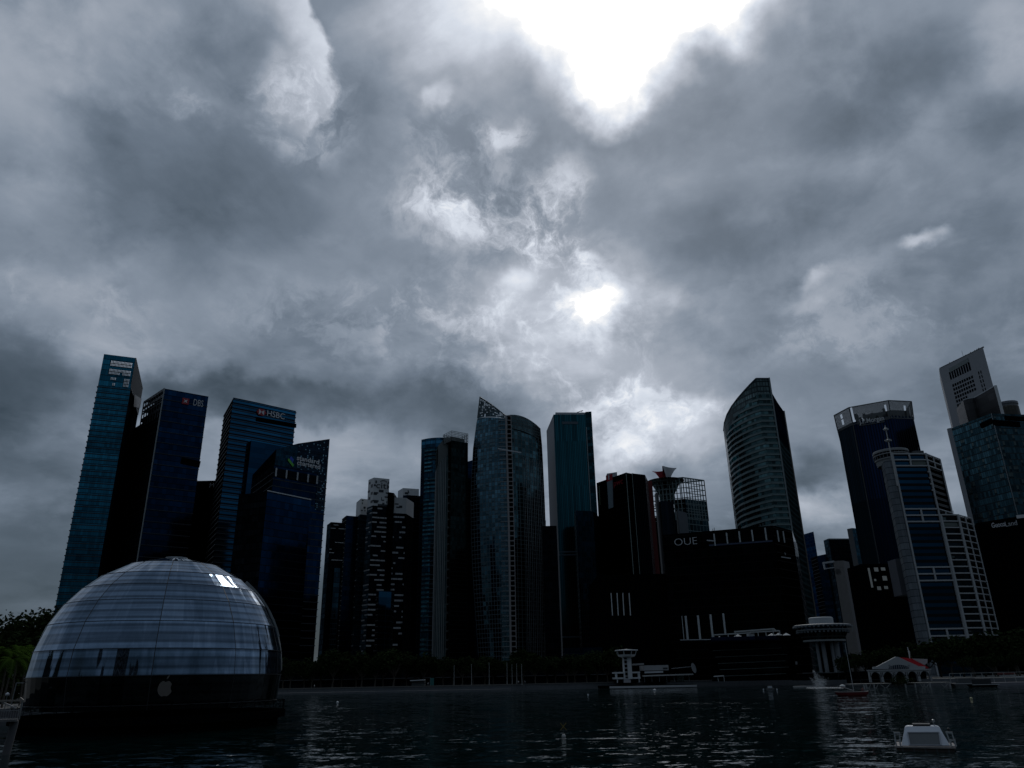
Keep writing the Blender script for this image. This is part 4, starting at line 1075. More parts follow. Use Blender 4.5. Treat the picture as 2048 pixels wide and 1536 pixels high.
# ------------------------------------------------------------------ towers, east group
def green_crown():
    H = 190; A, B, D = XY(1303, 962, H), XY(1365, 955, H), XY(1408, 961, H)
    t = thing('office_tower', 'tower crowned by an open lattice with red and white petals rising through it', 'tower', (B[0], B[1], GZ))
    E = (A[0]+D[0]-B[0], A[1]+D[1]-B[1]); fp = [A, B, D, E]
    zs = onwall(B, D, 1390, 1000).z
    Fc = facade('garden_tower_wall', (.010, .024, .030), (.12, .16, .17), 4.5, 6.5, .08, .10, .5, .02, .12)
    Fd = facade('garden_tower_dark', (.006, .010, .016), (.010, .014, .02), 2.2, 40, .2, 0, .4, .01, .12)
    b = MB(); b.prism(fp, GZ, zs, 0, 1, walls=[1, 2]); b.prism(fp, GZ, zs-16, 2, cap=False, walls=[0, 3]); b.build('walls', [Fc, M_roof, Fd], t)
    s = MB(); n = 0
    for p, q, k in ((A, B, 9), (B, D, 8), (D, E, 4), (E, A, 4)):
        a, nr = wallframe(p, q); w = (Vector(q)-Vector(p)).length
        P = lambda u, z: Vector((p[0], p[1], z))+a*u
        for i in range(k+1): s.bar(P(w*i/k, zs-20), P(w*i/k, H), .8)
        for i in range(9): z = zs-20+(H-zs+20)*i/8; s.bar(P(0, z), P(w, z), .55 if i < 8 else 1.0)
    for i in range(1, 8):
        f = i/8; s.bar(Vector((A[0]+(E[0]-A[0])*f, A[1]+(E[1]-A[1])*f, H)), Vector((B[0]+(D[0]-B[0])*f, B[1]+(D[1]-B[1])*f, H)), .3)
    s.build('roof_lattice', plain('lattice_pale', (.11, .155, .16), .5, .1), t)
    # glass funnel below the petals
    c = atz(1331, 958, H); cx, cy = c.x+2, c.y+12
    f = MB(); f.lathe((cx, cy, 0), [(4, zs-18), (5, zs-4), (8, zs+8), (14, H-3), (19, H+.3)], 20, 0, R(180), R(360)); f.build('glass_funnel', facade('funnel_glass', (.05, .085, .095), (.14, .17, .18), 3, 4, .1, .1, .4), t)
    # sky garden trees inside the lattice
    g = MB(); rnd = random.Random(5)
    for k in range(240):
        u, v = rnd.random(), rnd.random(); x = A[0]+(D[0]-A[0])*u*.9+1; y = A[1]+6+18*v; z = zs-14+rnd.random()**1.6*14
        d = Vector((rnd.uniform(-1, 1), rnd.uniform(-1, 1), rnd.uniform(-.6, .6))).normalized()*rnd.uniform(.8, 1.8); e = d.orthogonal().normalized()*rnd.uniform(.6, 1.3); p = Vector((x, y, z))
        g.poly([p-d, p-e, p+d, p+e])
    g.build('roof_garden', plain('garden_leaf', (.03, .06, .025), .7), t)
    # petals: curved blades standing in the funnel
    def petal(px, mat, nm, dep):
        Y = cy-6+dep; rows = []
        L_, R_ = px
        for (x0, y0), (x1, y1) in zip(L_, R_):
            p, q = aty(x0, y0, Y), aty(x1, y1, Y); rows.append([p.lerp(q, k/4)+Vector((0, 2.4*math.sin(math.pi*k/4), 0)) for k in range(5)])
        b = MB(); b.grid(rows[::-1]); b.grid([[v+Vector((0, .6, 0)) for v in r] for r in rows]); 
        for r0_, r1_ in zip(rows, rows[1:]):
            for k in (0, 4): b.poly([r0_[k], r1_[k], r1_[k]+Vector((0, .6, 0)), r0_[k]+Vector((0, .6, 0))])
        r = rows[0]
        for k in range(4): b.poly([r[k], r[k+1], r[k+1]+Vector((0, .6, 0)), r[k]+Vector((0, .6, 0))])
        b.build(nm, mat, t)
    pr = plain('petal_red', (.30, .012, .025), .45); pw = plain('petal_white', (.42, .42, .43), .5, var=.05)
    petal(([(1304, 942), (1311, 946), (1316, 952), (1320, 958), (1324, 966)], [(1325.5, 942), (1327.5, 948), (1329.5, 953), (1331, 958), (1333, 966)]), pr, 'red_petal', -1)
    petal(([(1324.5, 931.5), (1325, 940), (1325, 948), (1326, 958), (1328, 966)], [(1326, 931.5), (1329, 940), (1331.5, 948), (1333, 958), (1335, 966)]), plain('petal_crimson', (.16, .008, .018), .5), 'crimson_petal', -2)
    petal(([(1325.5, 931.5), (1328, 940), (1331, 948), (1333, 958), (1334, 966)], [(1353.5, 936), (1348, 942), (1344, 949), (1340.5, 957), (1339, 966)]), pw, 'white_petal', -3)
    # slender shafts in front
    for nm, x0, x1, y0, mat, Y in (('front_shaft', 1320, 1347, 1002, Fd, 700), ('pale_panel', 1355, 1374, 1020, plain('slate_panel', (.10, .12, .14), .6), 698), ('thin_post', 1312, 1316, 985, M_dkconc, 704)):
        p, q = aty(x0, y0, Y), aty(x1, y0+(1 if nm != 'pale_panel' else 6), Y)
        b = MB(); b.prism([(p.x, p.y), (q.x, q.y), (q.x, q.y+8), (p.x, p.y+8)], GZ, [p.z, q.z, q.z, p.z], 0, 1); b.build(nm, [mat, M_roof], t)
green_crown()

F_ofc = facade('banded_glass', (.034, .068, .074), (.105, .16, .165), 3.0, 4.3, .05, .34, .65, .02, .14, rowvar=.45, big=.5, bigs=.035, fmetal=.3, frough=.35)
def ocean():
    arc = [(1447, 862, 195), (1448.5, 846, 197), (1454, 829, 200), (1463, 813, 203), (1475, 797, 206), (1488, 782, 209), (1500, 769, 212), (1512, 757, 215)]
    f = [XY(x, y, z) for x, y, z in arc]; D = XY(1537, 757, 215); z1 = [a[2] for a in arc]+[215, 212, 195]
    t = thing('office_tower', 'tall blade shaped glass tower with curved floor bands and a sloping rounded crown', 'tower', (f[-1][0], f[-1][1], GZ))
    fp = f+[D, (D[0]+8, D[1]+50), (f[0][0]+30, f[0][1]+10)]
    b = MB(); n = len(fp); zc = 12
    b.prism(fp, GZ, [z-zc for z in z1], 0, 1); b.build('curtain_wall', [F_ofc, M_roof], t)
    b = MB(); b.prism(fp[:9], [z-zc for z in z1[:9]], z1[:9], 0, cap=False, walls=list(range(8)))
    b.build('crown_screen', facade('crown_screen_glass', (.075, .11, .115), (.02, .035, .04), 2.2, 4.0, .22, .28, .4, .02, .3, metal=.7), t)
    s = MB()
    for i in range(8): s.bar((f[i][0], f[i][1]-.2, z1[i]) if i < 8 else 0, (fp[i+1][0], fp[i+1][1]-.2, z1[i+1]), .8)
    s.build('crown_edge', M_ledge, t)
    led = MB(); z = 30
    while z < 200:
        for i in range(9-1):
            a, c = fp[i], fp[i+1]; top = min(z1[i], z1[i+1])-zc
            if z < top and (i >= 3):
                al, nr = wallframe(a, c); led.bar(Vector((a[0], a[1], z))+nr*.35, Vector((c[0], c[1], z))+nr*.35, .7, .9)
        z += 4.3
    led.build('sun_ledges', plain('ledge_green_grey', (.13, .185, .19), .5), t)
    b = MB(); b.bar((D[0]+.4, D[1]-.3, GZ), (D[0]+.4, D[1]-.3, 215.5), 1.0); b.build('edge_seam', plain('seam_grey', (.16, .20, .21), .5), t)
    # darker rear slab showing on the right
    g = [XY(1544, 800, 205), XY(1556, 808, 205), XY(1567, 822, 205)]
    fp2 = [(D[0]+.5, D[1]+2), g[1], g[2], (g[2][0]+4, g[2][1]+14), (D[0]+1, D[1]+40)]
    zk = onwall(g[1], g[2], 1575, 897).z
    b = MB(); b.prism(fp2, zk, [207, 206, 205, 205, 206], 0, 1); b.build('rear_slab', [facade('rear_navy', (.003, .006, .016), (.002, .004, .009), 3, 4.3, .05, .1, .3, 0, .7, metal=0), M_roof], t)
    b = MB(); b.prism(fp2, GZ, zk, 0, cap=False); b.build('rear_slab_lower', facade('rear_banded', (.012, .024, .028), (.04, .07, .075), 4, 4.3, .05, .35, .5, .0, .5, metal=0), t)
    b = MB(); b.bar((g[2][0]+.3, g[2][1]-.3, GZ), (g[2][0]+.3, g[2][1]-.3, 205), .9); b.build('rear_edge', plain('edge_tan', (.20, .18, .16), .6), t)
ocean()

def black_bayfront():
    H = 75; A, B, D = XY(1325, 1070, H), XY(1546, 1051, H), XY(1584, 1061, H)
    t = thing('office_block', 'wide black waterfront block with thin white letters and short white fins along its top', 'building', (A[0], A[1], GZ))
    fp = [A, B, D, (D[0]+20, D[1]+50), (A[0]+20, A[1]+50)]
    al, nr = wallframe(A, B)
    M_blkg = facade('black_bay_glass', (.0018, .0025, .0032), (.0012, .0015, .0018), 1.5, 4.1, .08, .1, .5, .006, .10, rowvar=.3)
    MB().prism(fp, GZ, H, 0, 1).build('walls', [M_blkg, M_black], t)
    b = MB()
    for x, y0, y1 in ((1428, 1068, 1092), (1453, 1066, 1088), (1478, 1063, 1085), (1503.5, 1060, 1083), (1530, 1056, 1081)):
        p = onwall(A, B, x, y0)+nr*.5; z = onwall(A, B, x, y1).z; b.bar(p, Vector((p.x, p.y, z)), .62, .6)
    a2, n2 = wallframe(B, D)
    for x, y0, y1 in ((1552.5, 1061, 1083), (1564, 1063, 1085)):
        p = onwall(B, D, x, y0)+n2*.5; z = onwall(B, D, x, y1).z; b.bar(p, Vector((p.x, p.y, z)), .62, .6)
    for x, y0, y1, w in ((1364, 1232, 1280, .25), (1371.5, 1232, 1280, .95), (1396, 1231, 1279.5, .95), (1421, 1229, 1279, .95), (1446.5, 1227, 1268, .85)):
        p = onwall(A, B, x, y0)+nr*.6; z = onwall(A, B, x, y1).z; b.bar(p, Vector((p.x, p.y, z)), w, .6)
    b.each('white_fin', plain('fin_white', (.42, .45, .46), .5), t)
    p, q = onwall(A, B, 1418, 1091)+nr*.2, onwall(A, B, 1545, 1082)+nr*.2
    b = MB(); b.bar(p, q, .4, .8); b.build('terrace_edge', plain('terrace_blue', (.02, .035, .08), .5), t)
    p, q = onwall(A, B, 1361, 1280)+nr*.4, onwall(A, B, 1424, 1279)+nr*.4
    b = MB(); b.bar(p, q, .5, .35); b.bar(onwall(A, B, 1414, 1081)+nr*.4, onwall(A, B, 1428, 1082)+nr*.4, .3, .6); b.each('ledge_line', M_pale, t)
    o = onwall(A, B, 1350, 1092)+nr*.5; h = onwall(A, B, 1350, 1078).z-o.z
    sign(t, 'sign_letters', 'OUE', o, al, h, M_signw, .4, (onwall(A, B, 1395, 1089)-onwall(A, B, 1350, 1092)).length, bold=-.022)
    p, q = onwall(B, D, 1561, 1114)+n2*.4, onwall(B, D, 1580, 1117)+n2*.4
    b = MB(); b.bar(p, q, .2, .55); b.build('sign_line', M_pale, t)
    o = onwall(B, D, 1568, 1110.5)+n2*.4
    outline([(0, 1.3), (.55, 0), (1.3, 1.1), (.7, .7), (.5, 1.2)], o, a2, .2, M_pale, 'sign_mark', t)
    b = MB()
    for x, y, h in ((1522, 1053, 5), (1528, 1052, 6), (1543, 1051, 4)): p = onwall(A, B, x, y)+Vector((0, 1, 0)); b.bar(p, p+Vector((0, 0, h*.26)), .35)
    for x, y0, y1 in ((1431, 1061, 1053), (1434, 1060, 1051)): b.bar(onwall(A, B, x, y0)+Vector((0, 6, -1)), onwall(A, B, x, y1)+Vector((0, 6, 0)), .22)
    b.each('roof_mast', M_dkconc, t)
black_bayfront()

def back_row():
    t, fp = simple('office_tower', 'far dark blue tower with a slanting top right of the blade shaped tower', 'tower', [(1603, 1070), (1627, 1063)], 170, F_inky)
    t, fp = simple('office_block', 'black flat topped block with a blue left face behind the pale slab', 'building', [(1647, 1081), (1657, 1077), (1702, 1077)], 150, F_blk, side=F_slateblue)
    b = MB(); al, nr = wallframe(fp[1], fp[2]); p = Vector((fp[1][0], fp[1][1], 149.5))+nr*.3; b.bar(p, p+al*34, .5, 1.0); b.build('roof_edge', M_grey, t)
    t, fp = simple('office_tower', 'thin grey tower peeping out left of the tower with the cut out crown', 'tower', [(1694, 1058), (1704, 1056), (1716, 1057)], 150, F_slate, side=M_dkconc)
    p, q = aty(1634, 1112, 900), aty(1652, 1108, 900)
    t = thing('office_block', 'low far block with a thin roof line by the slanting dark blue tower', 'building', (p.x, p.y, GZ))
    MB().prism([(p.x, p.y), (q.x, q.y), (q.x, q.y+20), (p.x, p.y+20)], GZ, [p.z, q.z, q.z, p.z], 0, 1).build('walls', [F_inky, M_pale], t)
    # pale concrete slab with its bracket frame
    H = 100; A, B, D = XY(1666, 1122, H), XY(1686, 1121, H), XY(1698, 1124, H)
    t = thing('office_tower', 'pale concrete slab tower with a bracket frame near its top', 'tower', (A[0], A[1], GZ))
    E = (A[0]+D[0]-B[0], A[1]+D[1]-B[1])
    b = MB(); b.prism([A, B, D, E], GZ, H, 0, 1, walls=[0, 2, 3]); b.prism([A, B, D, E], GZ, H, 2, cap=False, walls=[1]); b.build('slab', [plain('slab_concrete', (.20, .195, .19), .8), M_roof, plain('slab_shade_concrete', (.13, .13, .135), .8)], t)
    al, nr = wallframe(A, B); s = MB(); Y = A[1]-.4
    s.bar(aty(1646, 1126, Y), aty(1668, 1123, Y), 1.6, 1.6); s.bar(aty(1647, 1126, Y), aty(1650, 1139, Y), 1.3); s.bar(aty(1650, 1137.5, Y), aty(1668, 1135, Y), .8); s.build('bracket_frame', M_pale, t)
    o = atz(1676, 1145, H-14); c = onwall(A, B, 1676, 1143)+nr*.3
    ring = MB(); prev = None
    for i in range(17):
        a = 2*math.pi*i/16; p = c+al*(2.1*math.cos(a))+Vector((0, 0, 2.1*math.sin(a)))
        if prev is not None: ring.bar(prev, p, .3)
        prev = p
    for k in (-.7, 0, .7): ring.bar(c+al*-1.4+Vector((0, 0, k)), c+al*1.4+Vector((0, 0, k)), .25)
    ring.build('round_emblem', M_dkconc, t)
    # lower stepped wing with slots
    p, q = aty(1700, 1141, A[1]+6), aty(1722, 1142, A[1]+14)
    MB().prism([(p.x, p.y), (q.x, q.y), (q.x, q.y+20), (p.x, p.y+20)], GZ, p.z, 0, 1).build('lower_wing', [plain('wing_concrete', (.10, .10, .105), .8), M_roof], t)
    b = MB(); z = p.z-5
    while z > 20: b.bar((p.x+2, p.y-.1, z), (q.x-1, q.y-.1, z-1.2), .3, 1.1); z -= 5.2
    b.each('window_slot', M_black, t)
back_row()

def cut_crown_tower():
    H = 190; pts = [(1668, 831), (1698, 815), (1777, 801), (1823, 803)]
    f = [XY(x, y, H) for x, y in pts]
    t = thing('office_tower', 'dark faceted tower with a cut out metal crown and pale lettering', 'tower', (f[1][0], f[1][1], GZ))
    fp = f+[(f[3][0]+10, f[3][1]+34), (f[0][0]+12, f[0][1]+26)]
    zc = onwall(f[1], f[2], 1740, 838).z; zl = zc-1
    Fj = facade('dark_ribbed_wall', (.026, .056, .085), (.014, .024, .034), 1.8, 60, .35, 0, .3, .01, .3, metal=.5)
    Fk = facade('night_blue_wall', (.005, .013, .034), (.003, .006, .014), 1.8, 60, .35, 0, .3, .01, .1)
    fb = [tuple((Vector(p).lerp(Vector((sum(q[0] for q in fp)/6, sum(q[1] for q in fp)/6)), .035))) for p in fp]
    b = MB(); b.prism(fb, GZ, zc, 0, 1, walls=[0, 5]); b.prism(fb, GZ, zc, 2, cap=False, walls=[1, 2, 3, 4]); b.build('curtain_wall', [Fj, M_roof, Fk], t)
    # flared crown: slatted sheets with cut outs, plant behind
    cm = plain('crown_metal', (.095, .105, .11), .6)
    s = MB(); rails = MB()
    for i, n in ((0, 16), (1, 40), (2, 24), (3, 14), (5, 14)):
        p, q = fp[i], fp[(i+1) % 6]; pb, qb = fb[i], fb[(i+1) % 6]; al, nr = wallframe(p, q)
        P = lambda u, h: Vector((pb[0], pb[1], zc-2)).lerp(Vector((qb[0], qb[1], zc-2)), u).lerp(Vector((p[0], p[1], H)).lerp(Vector((q[0], q[1], H)), u), h)
        rails.bar(P(0, 1), P(1, 1), .6); rails.bar(P(0, .02), P(1, .02), .6); rails.bar(P(0, 0), P(0, 1), .5)
        for k in range(n):
            u0, u1 = k/n, (k+.84)/n
            lo = {0: .0, 1: .16+.14*math.sin(k*.8), 2: .12+.1*math.sin(k*1.7), 3: .1, 5: .1}[i]
            if i == 1 and k in (1, 2): continue
            if i == 1 and k in (35, 36): lo = .8
            if i == 2 and k in (15, 16): lo = .75
            if i == 0 and k in (6, 7):
                for a, c in ((.05, .25), (.55, .62), (.86, 1.)): s.poly([P(u0, a), P(u1, a), P(u1, c), P(u0, c)])
                continue
            s.poly([P(u0, lo), P(u1, lo), P(u1, 1), P(u0, 1)])
    s.build('crown_slats', cm, t); rails.build('crown_rails', cm, t)
    b = MB(); rnd = random.Random(2); al, nr = wallframe(fb[1], fb[2]); w = (Vector(fb[2])-Vector(fb[1])).length
    for k in range(9):
        p = Vector((fb[1][0], fb[1][1], 0))+al*(w*(.10+.105*k))-nr*(4+rnd.random()*4); b.box((p.x, p.y, zc), (w*.07, 4, 3+rnd.random()*5), math.atan2(al.y, al.x))
    b.prism([tuple(Vector(p).lerp(Vector(fb[4]), .22)) for p in fb[1:4]]+[tuple(Vector(fb[4]).lerp(Vector(fb[1]), .3))], zc, zc+7, 0)
    b.build('roof_plant', M_dkconc, t)
    b = MB()
    for k in range(7):
        p = Vector((fb[1][0], fb[1][1], zc-1.5-(k % 2)*1.5))+al*(w*(.12+.12*k))+nr*.2; b.bar(p, p+al*w*.09, .4, 2.2)
    b.each('balcony_box', M_dkconc, t)
    o = onwall(fb[1], fb[2], 1719, 848.5)+nr*.6; e = onwall(fb[1], fb[2], 1769, 840.5)+nr*.6; h = onwall(fb[1], fb[2], 1719, 839.5).z-o.z
    sign(t, 'sign_letters', 'J.P.Morgan', o, al, h*1.0, plain('sign_pale', (.6, .61, .62), .5), .4, (e-o).length, bold=.01)
    b = MB(); b.bar(o-Vector((0, 0, 1.3)), e-Vector((0, 0, 1.3)), .2, .6); b.build('sign_rail', M_dkconc, t)
    b = MB(); b.bar((fb[1][0]-.2, fb[1][1]-.4, GZ), (fb[1][0]-.2, fb[1][1]-.4, zc), .5); b.build('edge_rib', M_dkconc, t)
    # base block left of the ribbed tower; glowing panels paint reflected sky
    p, q = aty(1722, 1135, 470), aty(1800, 1135, 470)
    t2 = thing('office_block', 'black block with sky reflections painted as pale windows between pale slab and white ribbed tower', 'building', (p.x, p.y, GZ))
    MB().prism([(p.x, p.y), (q.x, q.y), (q.x, q.y+20), (p.x, p.y+20)], GZ, p.z+2, 0, 1).build('walls', [M_black, M_black], t2)
    wm, tt, bb = newmat('sky_reflection_glow'); bb.inputs['Base Color'].default_value = (.28, .30, .30, 1); bb.inputs['Emission Color'].default_value = (.8, .9, .9, 1); bb.inputs['Emission Strength'].default_value = .03
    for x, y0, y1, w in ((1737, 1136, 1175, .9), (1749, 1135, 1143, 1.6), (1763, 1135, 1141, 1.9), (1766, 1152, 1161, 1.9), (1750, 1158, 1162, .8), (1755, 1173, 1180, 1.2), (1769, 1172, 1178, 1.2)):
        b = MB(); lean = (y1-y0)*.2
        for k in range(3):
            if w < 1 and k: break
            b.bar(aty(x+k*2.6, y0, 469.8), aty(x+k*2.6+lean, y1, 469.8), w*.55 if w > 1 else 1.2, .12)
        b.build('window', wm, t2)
cut_crown_tower()

def ribbed_white():
    H = 105; A, B, K = XY(1783, 908, H), XY(1850, 908, H), XY(1878, 919, H)
    t = thing('office_tower', 'stepped tower banded by white ribs with a round lookout and mast on top', 'tower', (A[0], A[1], GZ))
    al, nr = wallframe(A, B); a2, n2 = wallframe(B, K); w = (Vector(B)-Vector(A)).length; w2 = (Vector(K)-Vector(B)).length
    Hd = 74.6; D = XY(1914, 1030, Hd); Eg = XY(1941, 1037, Hd)
    FH = 3.06
    Fr = facade('ribbed_blue_glass', (.006, .042, .080), (.003, .006, .010), 24, FH, .0, .46, .15, .008, .09, rowvar=.25, big=.5, bigs=.05)
    Fs = facade('side_dark_glass', (.005, .015, .022), (.004, .008, .01), 24, FH, .0, .45, .2, .01, .1)
    tower = [A, B, K, (A[0]+K[0]-B[0], A[1]+K[1]-B[1])]
    b = MB(); b.prism(tower, GZ, H-.3, 0, 1, walls=[0]); b.prism(tower, GZ, H-.3, 2, cap=False, walls=[1, 2, 3]); b.build('tower_glass', [Fr, M_roof, Fs], t)
    a3, n3 = wallframe(D, Eg); D0 = Vector((B[0]+n2.x*.1, B[1]+n2.y*.1))
    low = [(B[0]+.3, B[1]-.2), D, Eg, (Eg[0]-8, Eg[1]+26), (K[0]+1, K[1]+4)]
    Fl = facade('lower_dark_glass', (.008, .016, .022), (.004, .008, .011), 3, FH, .04, .3, .6, .02, .12, blind=.06)
    b = MB(); b.prism(low, GZ, Hd-.3, 0, 1, walls=[0, 1, 2, 3]); b.build('lower_glass', [Fl, M_roof], t)
    s = MB(); P = lambda O, a, n, u, z, d=.35: Vector((O[0], O[1], z))+a*u+n*d
    hb = .66
    per = 9*FH
    for c in range(4):
        for k in range(3):
            z = H-per*c-k*FH
            s.bar(P(A, al, nr, 0, z), P(A, al, nr, w, z), .7, hb)
            if z > Hd-2: s.bar(P(B, a2, n2, 0, z), P(B, a2, n2, w2, z), .7, hb*.8)
        z = H-per*c
        if c < 4: s.bar(P(A, al, nr, w*.5, z), P(A, al, nr, w*.5, z-2*FH-.4), .8, .7)
        if z > Hd: s.bar(P(B, a2, n2, w2*.5, z), P(B, a2, n2, w2*.5, z-2*FH), .7, .6)
    s.bar(P(A, al, nr, 0, GZ, .5), P(A, al, nr, 0, H+.4, .5), .8, .8); s.bar(P(B, al, nr, 0, 12, .5), P(B, al, nr, 0, H+.4, .5), .75, .75)
    s.bar(P(K, a2, n2, 0, Hd), P(K, a2, n2, 0, H), .7, .7)
    z = H-3*FH
    while z > Hd+3*FH: s.bar(P(B, al, nr, -1.0, z, .55), P(B, al, nr, .5, z, .55), .6, .8); z -= FH
    bl, bn = wallframe(low[0], D); wl = (Vector(D)-Vector(low[0])).length; we = (Vector(Eg)-Vector(D)).length
    z = Hd
    while z > 14:
        s.bar(P(low[0], bl, bn, 0, z), P(low[0], bl, bn, wl, z), .7, hb*.85); s.bar(P(D, a3, n3, 0, z), P(D, a3, n3, we, z), .5, .5); z -= FH
    for O, a, n, u in ((D, bl, bn, 0), (D, a3, n3, we), (D, a3, n3, we*.5)): s.bar(P(O, a, n, u, 12, .5), P(O, a, n, u, Hd+.2, .5), 1.0 if u == 0 else .55)
    s.bar(P(low[0], bl, bn, wl*.02, 12, .5), P(low[0], bl, bn, wl*.02, Hd+.2, .5), .9)
    s.build('white_ribs', plain('rib_white', (.36, .375, .385), .55, var=.08), t)
    # pale panelled stair shaft, bowed, on the left
    Q = XY(1767, 923, 101.5); q, a = Vector(Q), Vector(A); rows, uvs = [], []
    for z in (GZ, 101.5):
        ro, uo = [], []
        for k in range(6):
            f = k/5; p = q.lerp(a, f)+Vector((al.y*0, -1))*(1.6*4*f*(1-f)); ro.append(Vector((p.x, p.y, z))); uo.append((f*5.4, z))
        rows.append(ro); uvs.append(uo)
    Fp = facade('panelled_concrete', (.14, .158, .175), (.01, .016, .022), 1.35, FH, .03, .075, .16, .0, .6, metal=0, rowvar=.1, big=.25)
    b = MB(); b.grid(rows, uvs); b.prism([(q.x, q.y), (a.x, a.y), (a.x+4, a.y+9), (q.x+3, q.y+9)], GZ, 101.4, 0, walls=[1, 2, 3]); b.build('stair_shaft', [Fp, M_roof], t)
    p0, p1 = aty(1790, 1118, 375), aty(1817, 1104, 375)
    b = MB(); b.prism([(p0.x, p0.y), (p1.x, p1.y), (p1.x, p1.y+8), (p0.x, p0.y+8)], aty(1812, 1190, 375).z, [p0.z, p0.z+1, p0.z+1, p0.z], 0, bottom=True); b.build('side_annex', plain('annex_grey', (.10, .105, .12), .7), t)
    # round lookout
    c = atz(1797, 914, H); c = Vector((c.x, c.y+7, 0)); zt = aty(1797, 897, c.y-6).z
    d = MB(); d.lathe(c, [(7.2, H-3), (7.6, H-.2), (8.0, H-.2), (8.0, H+.5), (7.6, H+.6)], 28, smooth=False)
    d.lathe(c, [(7.8, zt-1.3), (8.5, zt-1.3), (8.5, zt-.5), (8.3, zt), (.1, zt+.2)], 28, smooth=False)
    d.lathe(c, [(8.3, (zt+H)/2-.3), (8.6, (zt+H)/2-.3), (8.6, (zt+H)/2+.2), (8.3, (zt+H)/2+.2)], 28, smooth=False); d.each('lookout_ring', plain('ring_pale', (.20, .21, .215), .6), t)
    d = MB(); d.lathe(c, [(7.5, H+.6), (7.5, zt-1.2)], 28); d.build('lookout_glass', F_blk, t)
    d = MB()
    for k in range(28): a_ = 2*math.pi*k/28; p = c+Vector((8.3*math.cos(a_), 8.3*math.sin(a_), 0)); d.bar(p+Vector((0, 0, H+.6)), p+Vector((0, 0, zt-1.6)), .16)
    d.each('lookout_post', M_grey, t)
    m = MB(); Y = A[1]-1.2; p0 = aty(1783.5, 916, Y); p1 = aty(1772, 851, Y)
    m.tube((p0.x, Y, p0.z-14), (p0.x, Y, p1.z), .42, .22)
    for y, ww in ((881, 1.7), (858.5, 1.2)):
        z = aty(1776, y, Y).z; m.bar((p0.x-ww, Y, z), (p0.x+ww, Y, z), .8, .6); m.bar((p0.x, Y-ww, z), (p0.x, Y+ww, z), .8, .6); m.lathe((p0.x, Y, z), [(.1, -.9), (.75, -.5), (.75, .5), (.1, .9)], 8)
    m.build('mast', plain('mast_pale', (.36, .37, .37), .5), t)
    b = MB(); 
    p = Vector((B[0]-2, B[1]+3, H)); b.box((p.x, p.y, H), (5, 3, 2.2)); b.bar((p.x+1, p.y, H+2), (p.x+1, p.y, H+4.5), .15); b.bar((p.x-4, p.y+1, H), (p.x-4, p.y+1, H+3.2), .15)
    for k in range(4): x = D[0]-4+k*2.2; b.bar((x, D[1]+3, Hd-.5), (x, D[1]+3, Hd+1+.9*(k % 3)), .12)
    b.build('roof_fittings', M_dkconc, t)
    pn = MB(); pn.bar(P(A, al, nr, w*.56, H-1.5*FH, .1), P(A, al, nr, w*.96, H-1.5*FH, .1), .2, FH*.6); pn.bar(P(low[0], bl, bn, wl*.12, Hd-1.5*FH, .1), P(low[0], bl, bn, wl*.9, Hd-1.5*FH, .1), .2, FH*.55); pn.each('sign_panel', plain('panel_green_grey', (.10, .125, .115), .6), t)
ribbed_white()

